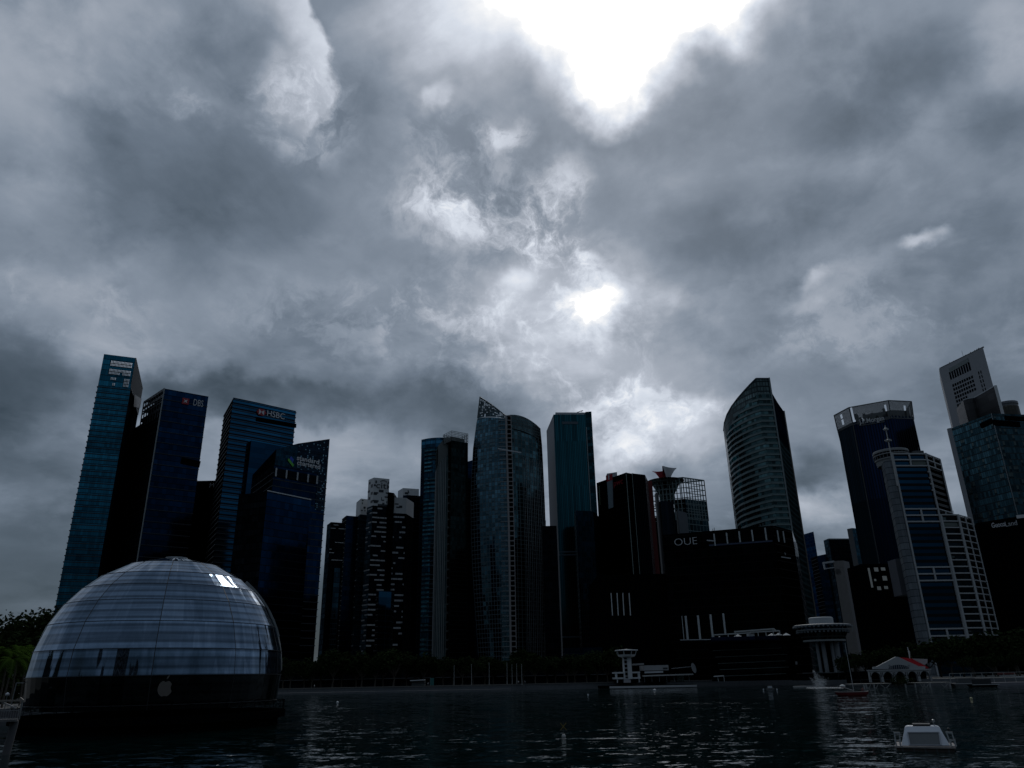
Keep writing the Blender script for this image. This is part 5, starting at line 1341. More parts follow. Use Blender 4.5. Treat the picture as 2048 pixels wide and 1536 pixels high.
def white_slab():
    H = 235; A, B = XY(1878, 738, H), XY(1966, 695, H)
    al, nr = wallframe(A, B); w = (Vector(B)-Vector(A)).length; th = Vector((15, 27))
    t = thing('office_tower', 'pale slab tower with a grid of small dark windows, tallest at the right', 'tower', (A[0], A[1], GZ))
    fp = [A, B, (B[0]+th.x, B[1]+th.y), (A[0]+th.x, A[1]+th.y)]
    MB().prism(fp, GZ, H, 0, 1).build('walls', [plain('slab_white', (.27, .28, .30), .75, var=.1, scale=.04), M_roof], t)
    k = MB(); fr = MB(); gl = MB()
    def win(c, ww, hh):
        k.bar(c-al*ww/2+nr*.05, c+al*ww/2+nr*.05, .2, hh)
    p0, p1 = onwall(A, B, 1901, 751.5), onwall(A, B, 1939, 733)
    for i in range(9): win(p0.lerp(p1, i/8), (p1-p0).length/8*.62, 6.6)
    r0_, r1_ = onwall(A, B, 1906.5, 771), onwall(A, B, 1944, 753.5)
    dz = (onwall(A, B, 1906.5, 771).z-onwall(A, B, 1924, 843).z)/9.0
    u0 = (r0_-Vector((A[0], A[1], r0_.z))).dot(al); u1 = (r1_-Vector((A[0], A[1], r1_.z))).dot(al); z0 = r0_.z
    for r in range(11):
        for c in range(9 if r < 4 else 5): win(Vector((A[0], A[1], z0-dz*r))+al*(u0+(u1-u0)*c/8), (u1-u0)/8*.66, dz*.62)
    s0 = onwall(A, B, 1957.5, 746); us = (s0-Vector((A[0], A[1], s0.z))).dot(al)
    for r in range(8):
        for q in (0, 1): win(Vector((A[0], A[1], s0.z-dz*1.05*r))+al*(us+q*2.1), .75, dz*.72)
    k.each('window', plain('window_black', (.004, .006, .009), .9, spec=0), t)
    b = MB(); p, q = onwall(A, B, 1899, 741)+nr*.15, onwall(A, B, 1937, 720)+nr*.15; b.bar(p, q, .3, 3.4); b.build('faded_band', plain('faded_green_grey', (.17, .20, .20), .7), t)
    b = MB(); rnd = random.Random(4)
    for i in range(22): u = w*(.04+.92*rnd.random()); b.bar(Vector((A[0], A[1], H))+al*u-nr*1, Vector((A[0], A[1], H+.6+1.4*rnd.random()))+al*u-nr*1, .3)
    b.bar(Vector((A[0], A[1], H+.5))-nr*.8, Vector((B[0], B[1], H+.5))-nr*.8, .5, 1.0); b.bar(Vector((A[0], A[1], H))+al*w*.55-nr*1, Vector((A[0], A[1], H+6))+al*w*.55-nr*1, .15); b.build('roof_rail', M_dkconc, t)
    # brown rounded block in front and a drum behind it
    Y = 505; c0, c1 = aty(1932, 796, Y), aty(1989, 772, Y-24)
    t2 = thing('office_tower', 'brown grey tower with a rounded corner in front of the pale slab', 'tower', (c0.x, c0.y, GZ))
    cur = []
    for i in range(7):
        a = R(180+i*15); cur.append((c0.x+5+5*math.cos(a), c0.y+5*math.sin(a)+4))
    Hh = c1.z
    fpb = cur+[(c1.x, c1.y), (c1.x+9, c1.y+20), (c0.x+6, c0.y+24)]
    MB().prism(fpb, GZ, Hh, 0, 1).build('walls', [facade('bronze_glass', (.05, .05, .053), (.03, .03, .032), 6, 5, .02, .06, .2, .01, .35, metal=.3), M_roof], t2)
    b = MB(); b.bar((c1.x+.4, c1.y-.3, GZ), (c1.x+.4, c1.y-.3, Hh+.2), 1.3); b.build('pale_edge', M_offwhite, t2)
    b = MB()
    for p, q in zip(fpb[:8], fpb[1:8]): b.bar((p[0], p[1]-.1, Hh), (q[0], q[1]-.1, Hh), .4, .7)
    b.build('roof_edge', M_pale, t2)
    c = aty(2010, 806, 540); zt = aty(2010, 799, 530).z
    t3 = thing('office_tower', 'small round topped brown drum right of the rounded brown tower', 'tower', (c.x, c.y, GZ))
    d = MB(); d.lathe((c.x, c.y, 0), [(8.0, GZ), (8.0, zt-3.4)], 24, 0); d.build('drum', facade('drum_brown', (.09, .085, .075), (.05, .05, .045), 2, 3, .2, .1, .2, .0, .4, metal=.2), t3)
    d = MB(); d.lathe((c.x, c.y, 0), [(7.6, zt-3.4), (7.6, zt-1.8), (8.2, zt-1.8), (8.2, zt), (.1, zt+.3)], 24, 0); d.build('drum_cap', plain('cap_grey', (.14, .15, .17), .5), t3)
white_slab()

def right_edge():
    H = 150; A, B = XY(1902, 857, H), XY(1982, 827, H); D = XY(2075, 830, H)
    t = thing('office_tower', 'broad teal grey glass tower at the right edge, pale strip down its left side', 'tower', (A[0], A[1], GZ))
    Ft = facade('teal_grey_wall', (.023, .055, .070), (.017, .030, .037), 1.5, 3.9, .14, .16, .6, .02, .14, rowvar=.35, big=.5, bigs=.05, blind=.12, blindcol=(.055, .075, .075))
    Ft2 = facade('teal_grey_wall_light', (.025, .054, .068), (.02, .034, .04), 1.5, 3.9, .1, .16, .6, .02, .14, rowvar=.35, big=.5, bigs=.05, blind=.14, blindcol=(.07, .09, .09))
    fp = [A, B, D, (D[0]-15, D[1]+40), (A[0]+10, A[1]+20)]
    b = MB(); b.prism(fp, GZ, H, 0, 1, walls=[0, 3, 4]); b.prism(fp, GZ, H, 2, cap=False, walls=[1, 2]); b.build('curtain_wall', [Ft, M_roof, Ft2], t)
    al, nr = wallframe(A, B); a2, n2 = wallframe(B, D)
    b = MB(); b.prism([(A[0]-1.6, A[1]+1.2), (A[0]+.1, A[1]-.5), (A[0]+.4, A[1]+.2), (A[0]-1, A[1]+3)], GZ, H+.4, 0); b.build('pale_strip', plain('strip_grey', (.26, .27, .29), .7), t)
    b = MB(); b.bar((B[0]-.1, B[1]-.3, GZ), (B[0]-.1, B[1]-.3, H), .3); b.build('corner_line', M_grey, t)
    b = MB(); p, q = onwall(A, B, 1962, 852)+nr*.3, onwall(A, B, 1985, 841)+nr*.3; b.bar(p, q, .6, 3.2)
    p, q = onwall(B, D, 1985, 845)+n2*.3, onwall(B, D, 2039, 849)+n2*.3; b.bar(p, q, .6, 3.4); p, q = onwall(B, D, 2010, 836)+n2*.3, onwall(B, D, 2060, 839)+n2*.3; b.bar(p, q, .6, 2.6); b.each('dark_slot', M_black, t)
    H = 75; A, B = XY(1953, 1046, H), XY(2080, 1026, H)
    t = thing('office_block', 'black block at the right edge with pale lettering near its top', 'building', (A[0], A[1], GZ))
    al, nr = wallframe(A, B)
    MB().prism([A, B, (B[0]+20, B[1]+40), (A[0]+16, A[1]+40)], GZ, H, 0, 1).build('walls', [M_black, M_black], t)
    o = onwall(A, B, 1985, 1056)+nr*.4; e = onwall(A, B, 2036, 1051)+nr*.4; h = onwall(A, B, 1985, 1046).z-o.z
    tx = onwall(A, B, 2012.5, 1053.5)+nr*.4
    sign(t, 'sign_letters', 'Guoco', o, al, h, M_signw, .4, (tx-o).length*.98, bold=.015); sign(t, 'sign_letters', 'Land', tx, al, h, M_signw, .4, (e-tx).length, bold=-.01)
    p, q = onwall(A, B, 2034, 1034)+nr*.3, onwall(A, B, 2070, 1030)+nr*.3; b = MB(); b.bar(p, q, .5, 1.6); b.build('white_band', M_signw, t)
    p, q = aty(1964, 1120, 400), aty(1980, 1119, 400)
    t = thing('office_block', 'dark blue block with one pale panel right of the white ribbed tower', 'building', (p.x, p.y, GZ))
    q2 = aty(2090, 1105, 400)
    MB().prism([(p.x-2, p.y+8), (q2.x, q2.y+8), (q2.x, q2.y+20), (p.x-2, p.y+20)], GZ, p.z-8, 0, 1).build('walls', [F_inky, M_roof], t)
    b = MB(); b.prism([(p.x+1.6, p.y), (q.x-.4, q.y), (q.x-.4, q.y+6), (p.x+1.6, p.y+6)], aty(1972, 1139, 400).z, aty(1972, 1123, 400).z, 0, bottom=True); b.build('pale_panel', M_dkconc, t)
right_edge()

# ------------------------------------------------------------------ things along the water
def customs():
    Y = 350.; Z = lambda y, d=0: aty(1256, y, Y+d).z; X = lambda x, y=1355: aty(x, y, Y).x
    t = thing('customs_house', 'white waterfront house with a slim control tower and flared cabin', 'building', (X(1256), Y, GZ))
    mw = plain('customs_white', (.52, .54, .55), .6, var=.08)
    x0, x1 = X(1231), X(1281)
    b = MB()
    for za, zb in ((1343.5, 1346.8), (1354.5, 1358)): b.prism([(x0, Y), (x1, Y), (x1, Y+12), (x0, Y+12)], Z(zb), Z(za), 0, bottom=True)
    b.each('floor_slab', mw, t)
    b = MB()
    for xa, xb, ya, yb in ((1231.5, 1235, 1346.8, 1354.5), (1276.5, 1280.5, 1346.8, 1354.5), (1234, 1235.6, 1358, 1367), (1277.5, 1279, 1358, 1367)): b.prism([(X(xa), Y+.2), (X(xb), Y+.2), (X(xb), Y+2), (X(xa), Y+2)], max(Z(yb), GZ), Z(ya), 0)
    b.each('pillar', mw, t)
    b = MB(); b.prism([(x0+.6, Y+3), (x1-.6, Y+3), (x1-.6, Y+11), (x0+.6, Y+11)], GZ, Z(1345), 0); b.build('dark_glazing', F_blk, t)
    b = MB(); b.prism([(X(1247), Y-.6), (X(1260.5), Y-.6), (X(1260.5), Y+3), (X(1247), Y+3)], GZ, Z(1356), 0); b.build('foot_block', plain('foot_grey', (.34, .34, .36), .6), t)
    cx = X(1254.8, 1330)
    b = MB(); b.prism([(cx-.1, Y-.9), (cx+1.7, Y-.9), (cx+1.7, Y+2), (cx-.1, Y+2)], Z(1358), Z(1313), 0); b.prism([(cx-1.8, Y-.7), (cx-1.35, Y-.7), (cx-1.35, Y+2), (cx-1.8, Y+2)], Z(1358), Z(1314), 0); b.each('shaft', mw, t)
    b = MB(); b.prism([(cx-1.3, Y-.3), (cx-.15, Y-.3), (cx-.15, Y+1.6), (cx-1.3, Y+1.6)], Z(1358), Z(1314.5), 0); b.build('shaft_glass', M_black, t)
    b = MB()
    for k in range(5): b.bar((cx-1.4, Y-.6, Z(1320+k*8)), (cx-.05, Y-.6, Z(1320+k*8)), .3)
    b.each('landing', mw, t)
    c = (cx, Y+.6, 0)
    zb, zw, zr = Z(1313), Z(1309), Z(1301.5)
    b = MB(); b.lathe(c, [(1.2, zb-.6), (3.7, zb), (4.1, zw), (3.9, zw), (.1, zw)], 8, 0, R(22.5), R(382.5), False); b.build('cabin_base', mw, t)
    b = MB(); b.lathe(c, [(3.7, zw), (4.2, zr)], 8, 0, R(22.5), R(382.5), False); b.build('cabin_glass', F_blk, t)
    b = MB()
    for k in range(8): a = R(22.5+45*k); b.bar((c[0]+4.0*math.cos(a), c[1]+4.0*math.sin(a), zw), (c[0]+4.5*math.cos(a), c[1]+4.5*math.sin(a), zr), .3)
    b.each('cabin_post', mw, t)
    b = MB(); b.lathe(c, [(4.4, zr-.1), (5.2, zr), (5.1, zr+.4), (1.5, Z(1298.6)), (.1, Z(1298))], 8, 0, R(22.5), R(382.5), False); b.build('cabin_roof', mw, t)
    # restaurant sheds to the right
    t = thing('restaurant', 'pale low restaurant shed on the quay right of the control tower', 'building', (X(1320), Y+6, GZ))
    mp = plain('shed_grey', (.25, .26, .27), .6)
    b = MB(); b.prism([(X(1291.5), Y+5), (X(1343), Y+5), (X(1343), Y+16), (X(1291.5), Y+16)], Z(1342, 5), Z(1331.5, 5), 0, bottom=True); b.build('upper_wall', mp, t)
    b = MB(); b.bar((X(1270), Y+5, Z(1329.5, 5)), (X(1293), Y+5, Z(1328.5, 5)), 2, .7); b.build('roof_wing', mp, t)
    b = MB(); b.prism([(X(1295), Y+6), (X(1345), Y+6), (X(1345), Y+15), (X(1295), Y+15)], GZ, Z(1342, 6), 0); b.build('lower_wall', M_black, t)
    b = MB(); b.prism([(X(1331.5), Y+4.9), (X(1341), Y+4.9), (X(1341), Y+5.2), (X(1331.5), Y+5.2)], Z(1340, 5), Z(1336.5, 5), 0, bottom=True); b.build('dark_sign', M_dark, t)
    b = MB(); b.bar((X(1293), Y+4.6, Z(1345.5, 5)), (X(1331), Y+4.6, Z(1345, 5)), .3, .7); b.build('balustrade', M_pale, t)
    b = MB(); b.bar((X(1287), Y+1, Z(1352.5)), (X(1386), Y+1, Z(1351)), 5, .5); b.build('canopy', plain('canopy_pale', (.42, .43, .43), .6), t)
    b = MB()
    for k in range(7): x = X(1290+15*k); b.bar((x, Y+2, GZ), (x, Y+2, Z(1352)), .25)
    b.each('canopy_post', M_grey, t)
    b = MB(); p, q = aty(1384.5, 1326, Y), aty(1391, 1346, Y); d = (q-p); m = p.lerp(q, .5)
    for k in range(24): 
        a, a2 = 2*math.pi*k/24, 2*math.pi*(k+1)/24
        f = lambda a, o: m+d*.5*math.cos(a)+Vector((.55, -.2, .12))*(1.5*math.sin(a))+Vector((0, o, 0))
        b.poly([m, f(a, 0), f(a2, 0)]); b.poly([f(a, 0), f(a, .3), f(a2, .3), f(a2, 0)])
    b.bar(aty(1343, 1337, Y+1), aty(1385, 1333, Y+1), .25); b.build('tilted_disc', mp, t)
    b = MB(); p = aty(1360, 1356, Y+2); b.box((p.x, p.y, GZ), (3, 3, 3.2)); b.build('kiosk', facade('kiosk_glass', (.04, .07, .07), (.12, .14, .14), 1, 1.2, .15, .1), t)
customs()

def low_jetty():
    Y = 338.
    t = thing('jetty', 'long dark jetty edged with pale fender blocks in front of the control tower', 'jetty', (aty(1300, 1372, Y).x, Y, 0))
    p, q = aty(1200, 1374, Y), aty(1392, 1371, Y)
    MB().prism([(p.x, Y), (q.x, Y), (q.x, Y+9), (p.x, Y+9)], .15, 1.25, 0, bottom=True).build('deck', M_black, t)
    b = MB(); rnd = random.Random(3)
    for k in range(20):
        x = p.x+5+(q.x-p.x-5)*k/19.3; b.prism([(x-1.05, Y-.3), (x+.8, Y-.3), (x+.8, Y), (x-1.05, Y)], .22, 1.0, 0, bottom=True)
    b.each('fender', plain('fender_pale', (.44, .45, .46), .6), t)
    b = MB()
    for k in range(12): x = p.x+2+(q.x-p.x-4)*k/11; b.tube((x, Y+1, -1), (x, Y+1, .3), .3)
    b.each('pile', M_dkconc, t)
low_jetty()

def link_pavilion():
    Y = 330.; Z = lambda y: aty(1500, y, Y).z; X = lambda x, y=1320: aty(x, y, Y).x
    t = thing('glass_pavilion', 'dark glass waterfront building with white umbrellas and a pergola on its roof terrace', 'building', (X(1500), Y, GZ))
    zt = Z(1284)
    b = MB(); b.prism([(X(1441), Y), (X(1590), Y), (X(1590), Y+18), (X(1441), Y+18)], GZ, zt, 0, 1); b.build('walls', [facade('pavilion_glass', (.004, .007, .009), (.003, .004, .005), 2.4, 2.8, .03, .03, .4, .01, .1), M_black], t)
    b = MB()
    for y, xa, xb in ((1299, 1428, 1566), (1312, 1431, 1575), (1325, 1435, 1570), (1337.5, 1437, 1575), (1350.5, 1440, 1568)):
        b.bar((X(xa), Y-.3, Z(y+.8)), (X(xb), Y-.3, Z(y-2)), .6, .22)
    b.each('floor_line', plain('floor_line_grey', (.10, .125, .12), .5), t)
    b = MB(); b.prism([(X(1425), Y-1), (X(1580), Y-1), (X(1580), Y-.7), (X(1425), Y-.7)], zt, zt+2.2, 0, bottom=True); b.build('terrace_glass', facade('terrace_glass_wall', (.006, .015, .045), (.01, .015, .03), 2, 9, .05, 0, .3), t)
    b = MB(); b.bar((X(1424), Y-.5, zt), (X(1592), Y-.5, zt), 20, .5); b.build('terrace_slab', M_black, t)
    b = MB(); b.bar((X(1432), Y, Z(1268.5)), (X(1508), Y, Z(1265.5)), .4, .45); b.bar((X(1475), Y, Z(1263)), (X(1556), Y, Z(1258.5)), .4, .55); b.bar((X(1508), Y+.2, Z(1264.5)), (X(1566), Y+.2, Z(1262.5)), .4, .5); b.bar((X(1556), Y, Z(1258.5)), (X(1568), Y+5, Z(1262)), .4, .5)
    for x, y in ((1433, 1268), (1462, 1267), (1477, 1263), (1523, 1264), (1539, 1263), (1554, 1260), (1567, 1262)): b.bar((X(x), Y, zt), (X(x), Y, Z(y)), .3)
    b.build('pergola', plain('pergola_white', (.40, .42, .42), .6), t)
    b = MB(); b.prism([(X(1505), Y+1), (X(1517), Y+1), (X(1517), Y+4), (X(1505), Y+4)], zt, Z(1267), 0); b.build('bar_kiosk', M_pale, t)
    b = MB(); b.prism([(X(1577), Y+3), (X(1599), Y+3), (X(1599), Y+9), (X(1577), Y+9)], Z(1330.5), Z(1324.5), 0, bottom=True); b.build('white_fascia', M_offwhite, t)
    b = MB()
    for x in (1580.5, 1587, 1593.5): b.bar((X(x-1), Y+4, Z(1331)), (X(x+1.5), Y+4, GZ+1.5), .3)
    b.each('entrance_post', plain('post_tan', (.25, .22, .17), .7), t)
    b = MB(); b.bar((X(1423), Y-2, Z(1351.5)), (X(1440), Y-2, Z(1350.5)), 3, .35); b.bar((X(1430), Y-2, GZ), (X(1429), Y-2, Z(1351)), .2); b.bar((X(1441.5), Y-2, GZ), (X(1441.5), Y-2, Z(1351)), .2); b.build('side_canopy', M_offwhite, t)
    mats = plain('umbrella_cloth', (.55, .56, .56), .8, var=.05)
    def umb(x, y, w, lab):
        p = Vector((X(x), Y+2.5, 0)); z = Z(y)
        u = thing('parasol', lab, 'umbrella', (p.x, p.y, zt), 'parasols on the glass pavilion roof')
        c = MB(); c.lathe((p.x, p.y, 0), [(w, z-.4), (w*.5, z+.05), (.05, z+.55)], 8, smooth=False); c.lathe((p.x, p.y, 0), [(.05, z+.4), (w*.97, z-.5)], 8, smooth=False); c.build('canopy', mats, u)
        MB().tube((p.x, p.y, zt), (p.x, p.y, z), .08).build('pole', M_grey, u)
    for x, y, w, l in ((1447, 1273.5, 1.6, 'leftmost white parasol on the glass pavilion roof'), (1477.5, 1274, 1.2, 'small white parasol under the left end of the roof pergola beam'), (1485, 1270, 1.6, 'flat white parasol beside the small one under the pergola'),
                       (1554, 1269.5, 1.9, 'bright white parasol under the right end of the roof pergola'), (1568, 1269, 1.7, 'white parasol just right of the pergola end on the roof'), (1584, 1269.5, 1.9, 'rightmost white parasol past the pergola on the roof')): umb(x, y, w, l)
link_pavilion()

def lookout():
    Y = 306.; Z = lambda y: aty(1665, y, Y).z; c = aty(1664, 1255, Y); c = Vector((c.x, c.y+10, 0)); s = Y/1515*1.0
    t = thing('disc_tower', 'round disc topped tower on clustered columns with a pale drum on its roof', 'tower', (c.x, c.y, GZ))
    k = 10.9
    mt = plain('disc_rim', (.22, .24, .26), .5)
    b = MB(); b.lathe(c, [(k-1.6, Z(1251.5)), (k, Z(1249.5)), (k, Z(1247.5)), (k-.6, Z(1246.5)), (4, Z(1245)), (.1, Z(1245))], 40, smooth=False); b.build('roof_disc', mt, t)
    b = MB(); b.lathe(c, [(k-1.9, Z(1257.5)), (k-1.9, Z(1250.5))], 40); b.build('upper_glass', facade('lookout_dark', (.008, .013, .022), (.02, .025, .03), 1.2, 9, .1, 0, .5), t)
    b = MB(); b.lathe(c, [(k-2, Z(1259.5)), (k-.9, Z(1259)), (k-.9, Z(1256.5)), (k-2, Z(1256.5))], 40, smooth=False); b.build('gallery_rim', plain('gallery_grey', (.12, .14, .15), .5), t)
    b = MB(); b.lathe(c, [(k-3, Z(1276)), (k-2, Z(1265)), (k-1.6, Z(1259.5))], 40); b.build('lower_glass', facade('lookout_scallop', (.012, .030, .034), (.03, .04, .04), 1.7, 2.2, .12, .2, .6), t)
    b = MB()
    for i in range(40):
        a = 2*math.pi*i/40
        for rr, y in ((k-.2, 1251.5), (k-1.2, 1262)): p = c+Vector((rr*math.cos(a), rr*math.sin(a), Z(y))); b.lathe(p, [(.05, -.4), (.42, -.1), (.42, .2), (.05, .4)], 6)
    b.build('scalloped_edge', plain('scallop_grey', (.15, .17, .19), .5), t)
    b = MB(); b.lathe(c, [(k-4, Z(1281.5)), (k-3, Z(1281)), (k-3, Z(1277.5)), (k-4, Z(1277.5))], 40, smooth=False); b.build('lower_rim', plain('rim_grey', (.20, .22, .22), .5), t)
    b = MB(); b.lathe(c, [(5.2, Z(1246)), (5.2, Z(1244.5)), (4.6, Z(1244)), (4.6, Z(1232.5)), (4.2, Z(1231)), (.1, Z(1230.5))], 32, smooth=False); b.build('roof_drum', plain('drum_white', (.36, .38, .39), .6), t)
    b = MB()
    for dx, dy, r, m in ((-3.6, -1.5, .62, 0), (-1.6, -2.4, .8, 0), (1.6, -2.6, .62, 0), (3.6, -1.4, 1.3, 0), (-1.5, 2.5, .8, 0), (2, 2.5, .8, 0)):
        b.tube((c.x+dx, c.y+dy, GZ), (c.x+dx, c.y+dy, Z(1279)), r, n=14)
    b.each('column', plain('column_grey', (.16, .175, .19), .6), t)
    b = MB(); b.tube((c.x, c.y+1, GZ), (c.x, c.y+1, Z(1280)), 2.6, n=16); b.build('core', M_black, t)
    b = MB()
    for i in range(10): a = 2*math.pi*(i+.4)/10; b.bar(c+Vector(((k-1.7)*math.cos(a), (k-1.7)*math.sin(a), Z(1257))), c+Vector(((k-1.5)*math.cos(a), (k-1.5)*math.sin(a), Z(1249))), .25)
    b.each('gallery_post', mt, t)
    b = MB(); b.bar((c.x+k-.4, c.y-3, Z(1262)), (c.x+k+.2, c.y-3, Z(1248)), .25); b.build('outer_ladder', M_grey, t)
    p, q = aty(1612, 1349, 296), aty(1760, 1344, 296)
    t = thing('waterfront_wall', 'dark low terrace building running behind the fountain and the disc tower columns', 'building', (p.x, 296, GZ))
    MB().prism([(p.x, 300), (q.x, 300), (q.x, 312), (p.x, 312)], GZ, q.z, 0, 1).build('walls', [M_black, M_dkconc], t)
    b = MB(); b.bar((p.x, 299.6, q.z+.1), (q.x, 299.6, q.z+.1), .3, .25); b.build('edge', M_dkconc, t)
    p, q = aty(1722, 1332, 300), aty(1742, 1331, 300)
lookout()

def pier_hall():
    Y = 268.; Z = lambda y: aty(1795, y, Y).z; X = lambda x, y=1345: aty(x, y, Y).x
    mw = plain('pier_white', (.31, .325, .335), .7, var=.06); mr = M_redroof
    t = thing('pier_hall', 'white arcaded pier hall with a shallow gable and red roof', 'building', (X(1798), Y, GZ))
    zb, za, zc, ze = Z(1359.5), Z(1344), Z(1340.5), Z(1338)
    x0, x1 = X(1738.5), X(1861.5); n = 5; wv = (x1-x0)/n
    b = MB(); top = Z(1341)
    for k in range(n):
        xa = x0+wv*k; r = wv*.40; cx = xa+wv/2; zs = zb+(top-zb)*.22; h = (top-zs)*.86
        pts = [Vector((cx-r*math.cos(math.pi*i/12), Y, zs+h*math.sin(math.pi*i/12))) for i in range(13)]
        for i in range(12):
            p, q = pts[i], pts[i+1]
            for d in (0, 1.2): b.poly([(p.x, Y+d, p.z), (q.x, Y+d, q.z), (q.x, Y+d, top), (p.x, Y+d, top)])
            b.poly([p, q, q+Vector((0, 1.2, 0)), p+Vector((0, 1.2, 0))])
        for xl, xr in ((xa, cx-r), (cx+r, xa+wv)):
            b.prism([(xl, Y), (xr, Y), (xr, Y+1.2), (xl, Y+1.2)], zb-.6, top, 0)
    b.build('arcade', mw, t)
    b = MB()
    for k in range(n+1):                          # open tracery in the spandrels
        for s_ in (-1, 1):
            x = x0+wv*k+s_*wv*.07
            if x0 < x < x1: b.bar((x, Y-.05, top-1.9), (x, Y-.05, top-.5), .22, .1)
    b.each('spandrel_slot', M_dark, t)
    b = MB(); b.prism([(x0-.2, Y-.3), (x1+.2, Y-.3), (x1+.2, Y+1.4), (x0-.2, Y+1.4)], top, top+.35, 0, bottom=True); b.build('cornice', mw, t)
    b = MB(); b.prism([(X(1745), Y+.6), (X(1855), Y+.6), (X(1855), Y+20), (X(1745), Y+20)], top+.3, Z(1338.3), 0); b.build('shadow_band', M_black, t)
    g = [(1746.5, 1338), (1746.5, 1333.8), (1754, 1333.2), (1792, 1313.5), (1796.5, 1313.8), (1838, 1332.5), (1850.5, 1332.8), (1850.5, 1338)]
    b = MB(); P = [aty(x, y, Y+.1) for x, y in g]; b.poly(P[::-1]); b.poly([p+Vector((0, .8, 0)) for p in P])
    for i in range(len(P)): j = (i+1) % len(P); b.poly([P[i], P[j], P[j]+Vector((0, .8, 0)), P[i]+Vector((0, .8, 0))])
    b.build('gable', mw, t)
    b = MB(); ca = aty(1798, 1337.6, Y-.05); rx = X(1819, 1337)-X(1777.5, 1337); pts = [ca+Vector((rx/2*math.cos(math.pi*i/14), 0, 1.25*math.sin(math.pi*i/14)*1.0)) for i in range(15)]
    b.poly(pts); b.build('fan_window', M_blk2, t)
    b = MB()
    for i in range(1, 12): p = pts[1+i] if i < 13 else pts[13]; b.bar((p.x, Y-.12, ca.z), (p.x*.9+ca.x*.1, Y-.12, p.z), .09)
    b.each('glazing_bar', mw, t)
    b = MB()
    for x in (1779, 1818): p = aty(x, 1331, Y-.1); b.bar(p-Vector((.35, 0, 0)), p+Vector((.35, 0, 0)), .12, .12); b.bar(p-Vector((0, 0, .3)), p+Vector((0, 0, .3)), .12, .12)
    b.each('star_plate', M_grey, t)
    # red roof behind, its right slope showing past the gable
    R0 = [aty(1797, 1314.5, Y+2), aty(1822, 1316.5, Y+14), aty(1858, 1335.5, Y+9), aty(1840, 1334, Y+2)]
    b = MB(); b.poly([R0[3], R0[2], R0[1], R0[0]]); L0 = [aty(1799, 1316.5, Y+2), aty(1799, 1316.5, Y+2)+Vector((2, 14, -.4)), aty(1758, 1337, Y+2)+Vector((2, 14, -.4)), aty(1758, 1337, Y+2)]
    b.poly([aty(1838, 1333, Y+1), aty(1857, 1335.5, Y+8), aty(1857, 1338, Y+8), aty(1850, 1338, Y+1)])
    b.build('red_roof', mr, t)
    b = MB(); W0 = [aty(1824, 1317, Y+15), aty(1855, 1318, Y+15), aty(1855, 1325, Y+15), aty(1849.5, 1330, Y+15)]; b.poly(W0[::-1]); b.poly([w+Vector((0, .8, 0)) for w in W0]); 
    for i in range(4): j = (i+1) % 4; b.poly([W0[i], W0[j], W0[j]+Vector((0, .8, 0)), W0[i]+Vector((0, .8, 0))])
    b.build('rear_gable', plain('rear_gable_pink', (.38, .33, .34), .6), t)
    b = MB(); b.prism([(x0+1, Y+1.3), (x1-1, Y+1.3), (x1-1, Y+22), (x0+1, Y+22)], GZ-1.5, top, 0); b.build('hall_interior', M_black, t)
    f = thing('flagpole', 'pale flagpole with a furled pennant above the red roof', 'flagpole', tuple(aty(1820, 1317, Y+12)))
    b = MB(); b.tube(aty(1820, 1318, Y+12), aty(1815, 1294.5, Y+12), .14); b.build('pole', M_offwhite, f)
    b = MB(); b.poly([aty(1815.5, 1297, Y+11.9), aty(1820, 1304, Y+11.9), aty(1820.5, 1315, Y+11.9), aty(1818, 1314, Y+11.9)]); b.poly([aty(1815.5, 1297, Y+12), aty(1818, 1314, Y+12), aty(1820.5, 1315, Y+12), aty(1820, 1304, Y+12)]); b.build('pennant', plain('pennant_white', (.5, .49, .45), .8), f)
M_blk2 = plain('dark_window', (.02, .03, .05), .2)
pier_hall()

